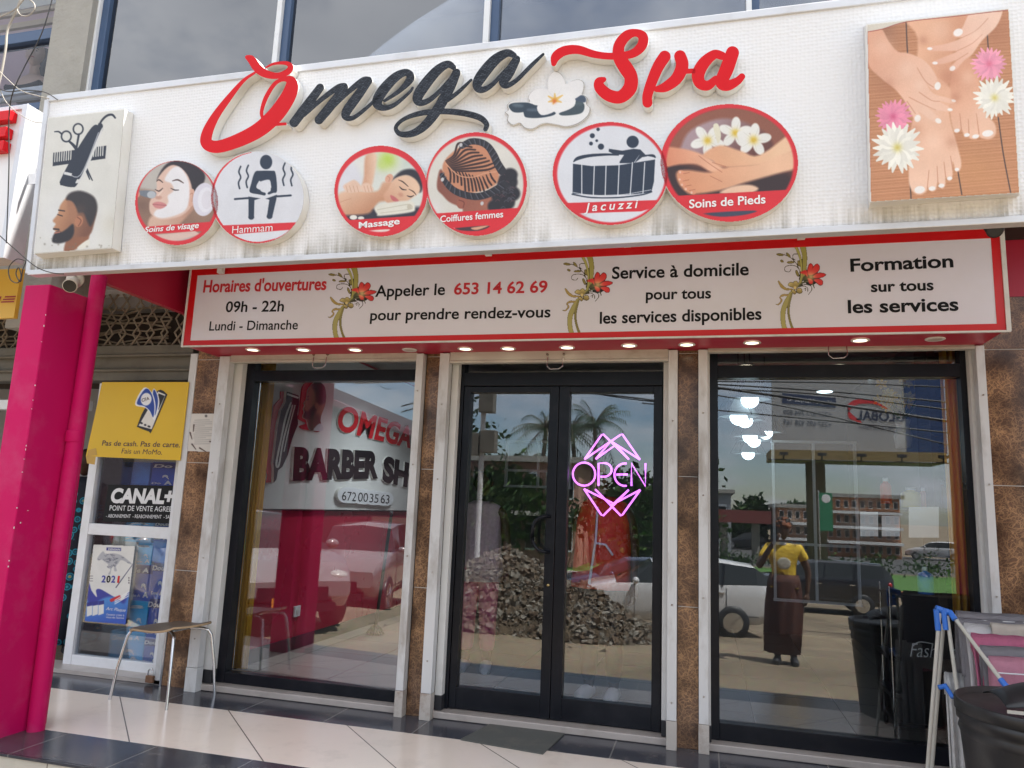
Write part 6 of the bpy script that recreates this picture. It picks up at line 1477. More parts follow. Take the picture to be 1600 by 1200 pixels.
# ------------------------------------------------------------------ inside the salon
WX = -3.475
WP = Plane((WX, 6, 1.5), (1, 0, 0))
BP = thing('barber_wall_sign', 'grey wall panel with clippers, a bearded head and raised letters behind the left window', 'wall sign', (WX, 6.8, 1.25))
MB().box(WX, WX+.03, 5.02, 9.2, 1.25, 2.74).build('panel', mat('pale_grey_panel', (.66, .65, .63), rough=.8, spec=.1, var=.04, scale=2), BP)
LP = Plane((WX+.032, 6, 1.5), (1, 0, 0))
redl = mat('barber_red', (.66, .012, .02), rough=.35, var=.06)
def l3(body, x0, y0, x1, y1, top, m, bold=.05, shear=0, dp=.032):
    mb = MB(); ptext(mb, body, LP, x0, y0, x1, y1, top, off=dp/2+.001, bold=bold, shear=shear, depth=dp, mside=1); mb.build('raised_lettering', [m, M['white_side']], BP)
l3('BARBER', 457.3, 747.5, 590.7, 744.5, 47, M['ink'], .06); l3('SHOP', 597, 749.5, 676, 768, 37, M['ink'], .06); l3('OMEGA', 527, 670.5, 641, 699, 40, redl, .035, .22)
mb = MB(); ptext(mb, '672', LP, 534, 781.5, 556, 783.2, 14.5, off=.034); ptext(mb, '00', LP, 559, 783.4, 574.5, 784.4, 14.5, off=.034); ptext(mb, '35', LP, 577, 784.8, 591, 785.8, 14, off=.034); ptext(mb, '63', LP, 594.5, 786, 608, 787, 14, off=.034)
mb.build_lines('phone_number', M['ink'], BP)
raised('number_backing', union_mesh([[(540, 773.5, 25), (552, 774, 25)], [(563, 775.5, 24), (570, 776, 24)], [(581, 777.5, 23), (588, 778, 23)], [(598, 779, 22), (604, 779.5, 22)]], (), (0, 0, 1), 2), LP, .001, .032, [M['white_print'], M['white_side']], BP)
TB = (340, 540, 3.75)
clip = [(404, 268), (475, 292), (478, 330), (468, 400), (472, 460), (440, 540), (412, 640), (380, 710), (355, 730), (345, 785), (328, 805), (330, 720), (326, 690), (338, 600), (352, 470), (372, 380), (398, 330)]
raised('clipper_backing', union_mesh([], [[(372, 268), (408, 270), (405, 330), (372, 400), (352, 470), (340, 600), (328, 690), (345, 740), (335, 800), (288, 804), (298, 765), (282, 700), (305, 600), (312, 480), (335, 350), (370, 310)]], TB, 3), LP, .001, .012, [redl, redl], BP)
raised('clipper_cutout', union_mesh([], [clip], TB, 3), LP, .013, .035, [mat('clipper_black', (.012, .018, .024), rough=.6, spec=.15), M['white_side']], BP)
mb = raised('clipper_highlight', union_mesh([[(430, 335, 8), (400, 420, 9), (370, 560, 9), (345, 690, 10), (360, 700, 8), (385, 560, 8), (440, 350, 7)], [(412, 285, 10), (470, 305, 10)], [(455, 350, 5), (420, 480, 5), (390, 620, 5)]], (), TB, 3), LP, .036, .039, [M['white_side'], M['white_side']], BP)
raised('head_backing', union_mesh([], [crom([(490, 300), (500, 240), (530, 210), (560, 215), (560, 480), (600, 500), (500, 490), (485, 470), (520, 455), (475, 430), (480, 390)], 4, True)], TB, 3), LP, .001, .010, [redl, redl], BP)
c = Canvas(470, 594, 512, 676, (168, 110, 78), 2.2, TB)
prof = [(555, 225), (590, 212), (625, 235), (636, 290), (630, 350), (608, 410), (605, 450), (620, 480), (610, 500), (545, 495), (530, 470), (520, 435), (500, 420), (508, 390), (502, 370), (512, 350), (505, 340), (522, 310), (530, 260)]
c.poly([(560, 215), (600, 205), (650, 240), (640, 320), (600, 345), (580, 330), (575, 280), (555, 240)], (34, 28, 30), 3); c.poly([(505, 380), (530, 385), (570, 345), (580, 370), (560, 430), (520, 430), (500, 410)], (34, 28, 32), 2); c.poly([(530, 440), (580, 400), (610, 430), (620, 500), (530, 500)], (90, 58, 46), 4); c.poly([(560, 500), (600, 455), (630, 490), (625, 510)], (200, 200, 206)); c.ell(580, 352, 12, 18, (176, 112, 84)); c.stroke([(515, 318), (532, 314)], 7, (30, 24, 24)); c.stroke([(512, 300), (534, 298)], 7, (40, 30, 30))
c.mask_poly(prof); c.build('head_picture', LP, .02, BP, M['print'], .9)
raised('head_cutout', union_mesh([], [crom(np.array(prof, float), 4, True)], TB, 3), LP, .011, .019, [M['white_print'], M['white_side']], BP)
MB().box(WX+.001, WX+.02, 5.02, 9.2, 1.235, 1.249).build('edge_strip', M['black_paint'], BP)
# gold slat curtains
def curtain(label, x0, x1, Y, z0, z1, n):
    g = [[(x0+(x1-x0)*i/n, Y+.028*math.sin(i*2*PI/4.0)+.01*math.sin(i*1.7), z) for z in (z0, z0+.7, z0+1.4, z1)] for i in range(n+1)]
    mb = MB(); mb.sheet(g, 0, True); o = mb.build('curtain', M['gold']); s_ = o.modifiers.new('solid', 'SOLIDIFY'); s_.thickness = .004; tag(o, label, 'curtain')
curtain('gold slatted curtain drawn to the left edge of the barber shop window', -3.468, -3.275, 5.03, .09, 2.4, 30)
curtain('narrow gold slatted curtain at the right edge of the right window', 1.395, 1.52, 4.97, .80, 2.4, 14)
# socket, pole
p = on_x(463, 955, -3.485); s_ = thing('wall_socket', 'white wall socket low on the red wall behind the barber window', 'socket', tuple(p)); mb = MB(); mb.box(p.x-.002, p.x+.012, p.y-.05, p.y+.05, p.z-.045, p.z+.045); mb.build('plate', M['white_alu'], s_, bev=.003); mb = MB(); mb.lathe([(1e-4, .016), (.022, .016), (.026, .012)], (p.x, p.y, p.z), 16, 0, axis='x'); mb.build('outlet', M['white_side'], s_)
a, b = on_y(612, 800, 6.6), on_z(586, 990, .05); MO = thing('mop', 'dark stick of a mop leaning inside the barber window', 'mop', tuple(b)); MB().tube([a, b+Vector((0, 0, .06))], .016, 10).build('stick', M['rubber'], MO)
mb = MB()
for k in range(14): t = k*2*PI/14; mb.tube([b+Vector((0, 0, .1)), b+Vector((.05*math.cos(t), .05*math.sin(t), .05)), b+Vector((.09*math.cos(t), .08*math.sin(t), 0))], .008, 6)
mb.build('mop_head', M['rubber'], MO)
# pendant lamps
lens = mat('lit_globe', (.9, .95, 1), rough=.4, var=.01, emit=(.72, .93, 1), estr=1.7)
def pendant(px, py, Y, i, first=[None]):
    p = on_y(px, py, Y)
    if first[0] is None:
        L = thing('pendant_lamp', '', 'pendant lamp', tuple(p), 'wire cage pendant lamps'); mb = MB()
        top = Vector((0, 0, .27)); ring_ = [Vector((.17*math.cos(t), .17*math.sin(t), .0)) for t in np.linspace(0, 2*PI, 7)[:-1]]; mid = [Vector((.07*math.cos(t+.5), .07*math.sin(t+.5), .2)) for t in np.linspace(0, 2*PI, 7)[:-1]]
        for k in range(6): mb.tube([ring_[k], ring_[(k+1) % 6]], .003, 5); mb.tube([ring_[k], mid[k]], .003, 5); mb.tube([mid[k], ring_[(k+1) % 6]], .003, 5); mb.tube([mid[k], mid[(k+1) % 6]], .003, 5); mb.tube([mid[k], top], .003, 5)
        mb.build('wire_cage', M['black_paint'], L, world=False)
        mb = MB(); mb.lathe([(.02, .22), (.10, .05), (.15, .008), (.148, .005), (.02, .2)], (0, 0, 0), 6, smooth=False); mb.build('shade', mat('pale_shade', (.22, .23, .23), rough=.5), L, world=False)
        mb = MB(); mb.ball((0, 0, .0), .062, .062, .06, 14); mb.build('bulb', lens, L, world=False)
        mb = MB(); mb.tube([(0, 0, .26), (0, 0, 2.78-p.z)], .0035, 6); mb.build('cord', M['black_paint'], L, world=False); first[0] = L
    else:
        L = copy_tree(first[0]); L.location = p
        for ch in L.children:
            if ch.name.startswith('cord'):
                mb = MB(); mb.tube([(0, 0, .26), (0, 0, 2.78-p.z)], .0035, 6); me = mb.mesh('cord'); me.materials.append(M['black_paint']); ch.data = me
    L['label'] = ['highest wire cage pendant lamp in the right window', 'big bright pendant lamp, left one of the touching pair', 'bright pendant lamp, right one of the touching pair', 'pendant lamp hanging right of the others in the right window', 'pendant lamp just below the bright touching pair', 'pendant lamp half hidden behind the one under the pair', 'lowest of the wire cage pendant lamps'][i]
for i, (x, y, Y) in enumerate(((1171.7, 625, 5.5), (1154, 652, 5.6), (1164, 657, 6.2), (1196, 676, 6.9), (1172, 682.5, 6.7), (1178, 689, 7.2), (1169, 709, 7.6))): pendant(x, y, Y, i)
for x, y in ((780, 640), (815, 640), (846, 638), (970, 628), (1366, 590), (1262, 751), (None, 0)):
    if x is None:
        ll = bpy.data.lights.new('added_panel_light', 'AREA'); ll.shape = 'DISK'; ll.size = .45; ll.energy = 8.5; ll.color = (.9, .96, 1); ll.spread = math.radians(130); lo = bpy.data.objects.new('added_panel_light', ll); COL.objects.link(lo); lo.location = (-2.4, 6.9, 2.765); p = Vector((-2.4, 6.9, 2.7)); mb = MB(); mb.lathe([(1e-4, -.006), (.07, -.006), (.085, 0)][::-1], (p.x, p.y, 2.778), 18)  # lamp and disc added out of view to brighten the barber panel
        tag(mb.build('ceiling_light', bpy.data.materials['lit_globe']), 'round white light added in the salon ceiling to brighten the barber panel', 'ceiling light', 'round lights in the salon ceiling'); continue
    p = on_z(x, y, 2.775) if y < 700 else on_z(x, 640, 2.775)
    mb = MB(); mb.lathe([(1e-4, -.006), (.07, -.006), (.085, 0)][::-1], (p.x, min(p.y, 8.9), 2.778), 18)
    o = mb.build('ceiling_light', bpy.data.materials['lit_globe']); tag(o, 'round white light added in the salon ceiling to brighten the barber panel', 'ceiling light', 'round lights in the salon ceiling')
# neon sign
neon = mat('pink_neon', (.6, .2, .8), rough=.3, var=.01, emit=(.72, .16, .95), estr=.9)
NPn = Plane((0, 4.87, 1.5), (0, -1, 0)); TN = (680, 540, 3.75)
NE = thing('neon_open_sign', 'violet neon OPEN sign between two zigzag diamonds on the right door leaf', 'neon sign', tuple(NPn(952, 805)))
def neo(name, lines, r=.0062):
    mb = MB()
    for ln, cl in lines:
        P = [NPn(TN[0]+x/TN[2], TN[1]+y/TN[2]) for x, y in ln]
        mb.tube(P+([P[0]] if cl else []), r, 8)
    mb.build(name, neon, NE)
neo('upper_zigzag', [([(875, 666), (975, 523), (985, 519), (1135, 667)], 0), ([(875, 666), (1085, 523), (1096, 519), (1200, 668)], 0), ([(940, 665), (1060, 580), (1135, 667)], 0), ([(1200, 668), (1030, 560), (940, 665)], 0)])
neo('lower_zigzag', [([(872, 840), (972, 990), (984, 997), (1134, 845)], 0), ([(1202, 845), (1098, 990), (1088, 997), (938, 842)], 0), ([(872, 840), (1045, 925), (1134, 845)], 0), ([(938, 842), (1030, 935), (1202, 845)], 0)])
el = lambda cx, cy, rx, ry, a0, a1, n=22: [(cx+rx*math.cos(t), cy+ry*math.sin(t)) for t in np.linspace(a0, a1, n)]
neo('letter', [(el(872, 753, 66, 68, 0, 2*PI), 1)])
neo('letter', [([(957, 822), (957, 690)]+el(990, 728, 44, 40, -PI/2, PI/2, 12)+[(968, 768)], 0)])
neo('letter', [(el(1112, 756, 62, 66, -PI*.45, -PI*1.55, 18), 0), ([(1062, 755), (1128, 755)], 0)])
neo('letter', [([(1150, 822), (1150, 690), (1232, 824), (1232, 690)], 0)])
# dark shelf unit with bottles
SHF = thing('shelf_unit', 'dark wooden shelf unit at the right side of the right window', 'shelf', (1.46, 5.35, .04))
sx0, sx1 = on_y(1448, 700, 5.3).x, 1.595
mb = MB(); mb.box(sx0, sx0+.045, 5.2, 5.5, .045, 2.5); mb.box(sx0, sx1, 5.48, 5.5, .045, 2.5)
mb.build('side_panel', M['dark_wood'], SHF)
shz = [.9, 1.42, 1.85, 2.2]
for z in shz: MB().box(sx0+.045, sx1, 5.22, 5.48, z, z+.025).build('shelf_board', M['dark_wood'], SHF)
MB().box(1.05, sx0-.002, 5.3, 5.5, 1.405, 1.43).build('shelf_board', M['dark_wood'], SHF)
def bottle(px, py, Y, h, r, m, label, cap=None, neck=.45):
    p = on_y(px, py, Y); o = thing('bottle', label, 'bottle', tuple(p), 'bottles on the dark shelf')
    mb = MB(); mb.lathe([(1e-4, 0), (r, 0), (r, h*.68), (r*.85, h*.76), (r*neck, h*.82), (r*neck, h*.86)], p, 16); mb.build('body', m, o)
    mb = MB(); mb.lathe([(r*neck*1.1, h*.86), (r*neck*1.1, h), (1e-4, h)], p, 14); mb.build('cap', cap or M['white_alu'], o)
mR, mY, mG, mP, mBl = [mat(n, c_, rough=.3, var=.08) for n, c_ in (('red_bottle', (.7, .05, .03)), ('yellow_bottle', (.7, .6, .12)), ('green_bottle', (.25, .6, .04)), ('pink_bottle', (.7, .35, .3)), ('blue_bottle', (.05, .2, .7)))]
for args in ((1385, 787, 5.4, .17, .035, mR, 'orange red bottle at the left end of the bottle row'), (1424, 793, 5.4, .13, .06, mY, 'squat yellow jar in the bottle row'), (1444, 796, 5.4, .14, .028, mP, 'small pink tube in the bottle row'), (1456, 798, 5.38, .2, .03, M['white_print'], 'tall white bottle in the bottle row'), (1473, 797, 5.36, .19, .032, mP, 'pale pink bottle in the bottle row with a white cap'), (1484, 799, 5.35, .18, .022, M['white_print'], 'slim white bottle at the right end of the bottle row')): bottle(*args)
bottle(1447, 928, 5.1, .16, .045, mBl, 'blue bottle with a white pump on the trolley top', None, .3); bottle(1474, 912, 5.3, .13, .05, mG, 'light green jar behind the trolley', M['ink'], .9)
FL_ = thing('flower_vase', 'pale vase of yellow flowers behind the right window', 'vase', tuple(on_y(1412, 700, 5.7)))
p = on_y(1412, 700, 5.7); mb = MB(); mb.lathe([(1e-4, 0), (.05, 0), (.06, .08), (.04, .16), (.055, .2), (.05, .2)], p, 18); mb.build('vase', M['white_side'], FL_)
rnd = random.Random(4); mb = MB()
for k in range(26):
    q = p+Vector((rnd.uniform(-.16, .16), rnd.uniform(-.1, .1), .28+rnd.uniform(0, .22)))
    for j in range(6): t = j*PI/3+k; mb.add([q, q+Vector((.03*math.cos(t), -.012, .03*math.sin(t))), q+Vector((.045*math.cos(t+.4), -.016, .045*math.sin(t+.4))), q+Vector((.03*math.cos(t+.8), -.012, .03*math.sin(t+.8)))], [(0, 1, 2, 3)], k % 2)
    mb.tube([p+Vector((0, 0, .18)), q+Vector((0, .01, 0))], .003, 5, 2)
mb.build('flowers', [mat('yellow_petals', (.75, .5, .05), rough=.6), mat('cream_petals', (.75, .68, .3), rough=.6), mat('stems', (.05, .14, .03), rough=.7)], FL_)
for i, (x0, x1, y0, y1) in enumerate(((1420, 1467, 792, 840), (1344, 1372, 800, 838), (1378, 1406, 806, 838))):
    q = [on_y(x, y, 4.87) for x, y in ((x0, y1), (x1, y1), (x1, y0), (x0, y0))]; mb = MB(); mb.hexa(q, [v+Vector((0, .002, 0)) for v in q])
    tag(mb.build('paper_sheet', M['white_print']), ['largest blank white paper taped inside the right window', 'leftmost small white paper taped inside the right window', 'middle white paper taped inside the right window, beside the largest'][i], 'paper', 'papers taped inside the right window')
# salon trolley with letters
TPl = Plane((0, 5.25, .5), (0, -1, 0))
TR = thing('salon_trolley', 'black salon trolley with chromed rods and white script, behind the right window', 'trolley', (1.28, 5.35, .04))
mb = MB(); mb.box(1.165, 1.56, 5.25, 5.6, .14, .88); mb.box(1.13, 1.57, 5.23, 5.62, .88, .90); mb.box(1.13, 1.57, 5.23, 5.62, .12, .14); mb.build('cabinet', M['black'], TR, bev=.004)
for x, y in ((1.115, 5.24), (1.135, 5.60)): MB().tube([(x, y, .10), (x, y, .95)], .009, 10).build('rod', M['steel'], TR)
for z in (.28, .5, .72): MB().box(1.10, 1.165, 5.235, 5.61, z, z+.03).build('side_tray', M['black'], TR, bev=.003)
for x, y in ((1.12, 5.24), (1.14, 5.6), (1.53, 5.26)):
    mb = MB(); mb.lathe([(1e-4, -.012), (.02, -.012), (.032, -.008), (.032, .008), (.02, .012), (1e-4, .012)], (x, y, .073), 16, 0, axis='x'); w_ = mb.build('wheel', M['rubber'], TR); mb = MB(); mb.bar((x, y, .075), (x, y, .125), .02, .03); mb.build('fork', M['steel'], w_)
mb = MB(); ptext(mb, 'Fashion', TPl, 1422, 1026, 1496, 1029, 22, off=.003, shear=.35, bold=-.008); mb.build_lines('lettering', M['white_ink'], TR); mb = MB()
sw = [TPl(x, y, .003) for x, y in crom([(1426, 1010), (1432, 1005), (1440, 1003), (1458, 1006)], 4)]; mb.tube(sw, .003, 6)
mb.build('flourish', M['white_ink'], TR)
IB = thing('waste_bin', 'tall black waste bin inside the right window, left of the trolley', 'bin', (1.2, 6.0, .04)); e = on_y(1357, 965, 5.95)
mb = MB(); mb.lathe([(1e-4, .04), (.13, .04), (.17, e.z-.05), (.19, e.z-.05), (.19, e.z), (.17, e.z), (.16, e.z-.02)], (e.x+.19, 5.95, 0), 28); mb.build('bin_body', M['rubber'], IB)
MB().tube([on_y(1470, 835, 5.4), on_y(1443, 948, 5.35)], .012, 8).build('brush_handle', M['rubber'], TR)

# ------------------------------------------------------------------ across the street: what the glass reflects
def at(px, py, Ym):
    """world point whose reflection in the glass shows at a photo pixel, Ym metres down the reflected view"""
    p = on_y(px, py, Ym); return Vector((p.x, 2*GLASS_Y-p.y, p.z))
TW = math.radians(3.1); NW = Vector((math.sin(TW), math.cos(TW), 0)); PW = Vector((-2.6, GLASS_Y, 0))
def at1(px, py, Ym):
    p = on_y(px, py, Ym); return p-NW*(2*(p-PW).dot(NW))
class MirP:
    def __init__(s, Ym): s.Ym = Ym; s.n = Vector((0, 1, 0))
    def __call__(s, px, py, off=0.0):
        p = at(px, py, s.Ym); return p+s.n*off
# rubble heap
rnd = random.Random(11)
hx, hy = -3.0, -1.75
def heap(x, y):
    d = math.hypot((x-hx)/2.1, (y-hy)/1.75); h = max(0, 1-d)**.85*1.22
    d2 = math.hypot((x+1.7)/1.25, (y+1.0)/1.2); return max(h, max(0, 1-d2)*.72)
g = []
for i in range(130):
    row = []
    for j in range(100):
        x, y = hx-2.3+5.3*i/129, hy-2.1+4.6*j/99; h = heap(x, y)
        row.append((x, y, gz(y)-.06+h+(rnd.uniform(-.03, .035) if h > .02 else 0)))
    g.append(row)
mb = MB(); mb.sheet(g, 0, False)
for k in range(12000):
    x, y = hx+rnd.uniform(-2.2, 2.9), hy+rnd.uniform(-1.9, 2.35); h = heap(x, y)
    if h < .01 and rnd.random() < .93: continue
    s_ = rnd.choice([.008, .010, .012, .014, .017, .02, .026, .034, .05])*rnd.uniform(.6, 1.2); c_ = Vector((x, y, gz(y)+h-.03)); R_ = Matrix.Rotation(rnd.uniform(0, 6), 3, Vector((rnd.random(), rnd.random(), rnd.random()+.1)))
    v = [c_+R_ @ Vector((dx*s_*rnd.uniform(.5, 1.2), dy*s_*rnd.uniform(.4, 1), dz*s_*rnd.uniform(.3, .9))) for dx in (-1, 1) for dy in (-1, 1) for dz in (-1, 1)]
    mb.add(v, [(0, 1, 3, 2), (4, 6, 7, 5), (0, 4, 5, 1), (2, 3, 7, 6), (0, 2, 6, 4), (1, 5, 7, 3)], 1+k % 3)
tag(mb.build('rubble_heap', [mat('dark_rubble', (.085, .060, .036), rough=.95, var=.5, scale=8, bump=.5), mat('grey_rubble', (.12, .094, .066), rough=.9, var=.3), mat('brown_rubble', (.10, .068, .043), rough=.9, var=.3), mat('pale_rubble', (.19, .17, .14), rough=.9, var=.2)], origin=(hx, hy, GZ)), 'heap of dark stones and rubble mirrored in the double door', 'rubble heap')
# grass, hedge
gr = mat('lawn_grass', (.06, .15, .025), rough=.9, var=.4, scale=2.5, bump=.6, bscale=40)
mb = MB(); mb.sheet([[(x, y, -1.575+.02*math.sin(x+y)) for y in (-37, -33, -28, -24.2)] for x in np.linspace(-50, 60, 46)], 0, False)
o = mb.build('grass', gr); tag(o, kind='stuff')
mb = MB()
for k in range(24): x = -26+k*3; mb.box(x, x+1.5, -24.2, -24, -1.65, -1.42, 0); mb.box(x+1.5, x+3, -24.2, -24, -1.65, -1.42, 1)
tag(mb.build('kerb', [mat('red_kerb', (.36, .06, .04), rough=.8, var=.2), mat('white_kerb', (.5, .48, .45), rough=.8, var=.2)], origin=(4, -24.1, -1.6)), kind='structure')
mb = MB(); mb.quad((-200, -62, -1.588), (200, -62, -1.588), (200, -38, -1.588), (-200, -38, -1.588)); tag(mb.build('road', mat('asphalt', (.06, .06, .062), rough=.85, var=.2, scale=2)), kind='structure')
GF = -1.6
def leaves(mb, c, rx, ry, rz, n, s, rnd, m=0, nm=2):
    c = Vector(c); cl = [(rnd.gauss(0, .45), rnd.gauss(0, .45), rnd.gauss(0, .45)) for _ in range(14)]
    for k in range(n):
        q = rnd.choice(cl); d = Vector((q[0]+rnd.gauss(0, .26), q[1]+rnd.gauss(0, .26), q[2]+rnd.gauss(0, .26)))
        p = c+Vector((d.x*rx, d.y*ry, d.z*rz)); u = Vector((rnd.gauss(0, 1), rnd.gauss(0, 1), rnd.gauss(0, 1))).normalized(); v = u.orthogonal().normalized(); L = s*rnd.uniform(.6, 1.3)
        mb.add([p-u*L*.5, p+v*L*.3, p+u*L*.5, p-v*L*.3], [(0, 1, 2, 3)], m+k % nm)
lf = [mat('leaf_green', (.035, .085, .02), rough=.6, var=.35, scale=1), mat('leaf_dark', (.018, .05, .014), rough=.6, var=.35, scale=1), mat('leaf_light', (.07, .13, .03), rough=.6, var=.3, scale=1)]
bark = mat('grey_bark', (.13, .10, .075), rough=.9, var=.3, scale=10)
def tree(label, x, y, h, rx, rz, n, s, seed, group='trees across the street', cat='tree', name='leafy_tree', stem=True):
    rnd = random.Random(seed); T_ = thing(name, label, cat, (x, y, GF), group); cz = GF+h-rz
    mb = MB(); mb.tube([(x, y, GF-.05), (x+.05, y, GF+h*.35), (x-.03, y+.05, cz)], [.045*h*.5, .035*h*.5, .015*h*.5], 8)
    for k in range(5): a = k*1.3+seed; mb.tube([(x, y, GF+h*.35+.1*k), (x+rx*.6*math.cos(a), y+rx*.6*math.sin(a), cz+rz*rnd.uniform(-.3, .5))], [.018*h*.5, .006*h*.5], 6)
    mb.build('trunk', bark, T_)
    mb = MB(); leaves(mb, (x, y, cz), rx*1.25, rx*1.25, rz*1.25, n, s, rnd, 0, 3); mb.build('crown', lf, T_)
for i, (px, Ym, h, rx, rz, lb) in enumerate(((760, 22, 2.5, 1.4, 1.0, 'dark bushy tree mirrored at the left of the left door leaf'), (800, 24, 2.2, 1.3, .9, 'second bushy tree, mirrored under the middle of the left door leaf'), (1010, 30, 2.6, 1.7, 1.0, 'low bushy tree mirrored at the right edge of the right door leaf'), (1178, 58, 2.4, .8, 1.2, 'tall dark tree mirrored left of the billboard column'), (1160, 60, 1.9, 1.0, .9, 'shorter dark tree mirrored beside the grey shed'), (1240, 62, 2.7, 1.3, 1.0, 'round dark tree mirrored behind the flats'), (690, 26, 4, 2, 1.6, 'wide tree mirrored behind the pole'))):
    Ym += 14; k = Ym/(Ym-14); p = at(px, 800, Ym); tree(lb, p.x, p.y, h*k*.9+.9, rx*k, rz*k, 2600, .26*Ym/24, 20+i)
rnd = random.Random(5); mb = MB(); y_h = 9.64-45.5
for k in range(30): leaves(mb, (-30+k*2.3, y_h+rnd.uniform(-.3, .3), GF+.6), 1.5, .8, .6, 220, .2, rnd, 0, 3)
tag(mb.build('hedge', lf), 'long clipped green hedge mirrored behind the lawn', 'hedge')
def palm(label, px, Ym, ptop, r, seed):
    b0 = at(px, 800, Ym); top = at(px, ptop, Ym); rnd = random.Random(seed); P_ = thing('palm_tree', label, 'palm tree', (b0.x, b0.y, GF), 'palms across the street')
    mb = MB(); pts = [(b0.x+.12*math.sin(k*.9+seed), b0.y, GF+(top.z-GF)*k/8) for k in range(9)]; mb.tube(pts, [.17-.008*k for k in range(9)], 10); mb.build('trunk', bark, P_)
    mb = MB(); c_ = Vector(pts[-1])
    for k in range(22):
        a = k*2.4+rnd.uniform(-.2, .2); el = rnd.uniform(-.5, 1.2); d = Vector((math.cos(a)*math.cos(el), math.sin(a)*math.cos(el), math.sin(el))); L = r*rnd.uniform(.8, 1.1); sp_ = []
        for j in range(9): t = j/8; sp_.append(c_+d*(L*t)+Vector((0, 0, -1))*(L*.55*t*t*(.7+.1*(k % 6))))
        mb.tube(sp_, [.03-.003*j for j in range(9)], 5)
        sd = d.cross(Vector((0, 0, 1))); sd = sd.normalized() if sd.length > .01 else Vector((1, 0, 0))
        for j in range(1, 9):
            for q in range(2):
                b_ = sp_[j-1].lerp(sp_[j], q/2)
                for sg in (-1, 1):
                    e_ = b_+sd*sg*L*.22*(1-.5*j/9)+(sp_[j]-sp_[j-1])*.5+Vector((0, 0, -L*.14)); mb.add([b_, b_+(sp_[j]-sp_[j-1])*.2, e_], [(0, 1, 2)], 1)
    mb.build('fronds', [bark, lf[1]], P_)
palm('tall palm mirrored in the left door leaf', 845, 40, 668, 2.5, 1); palm('tall palm with spreading crown mirrored behind the neon sign', 925, 40, 664, 2.7, 2); palm('palm mirrored at the left edge of the right door leaf', 893, 41, 672, 2.3, 3); palm('short palm mirrored low in the left door leaf', 828, 43, 722, 1.9, 4)
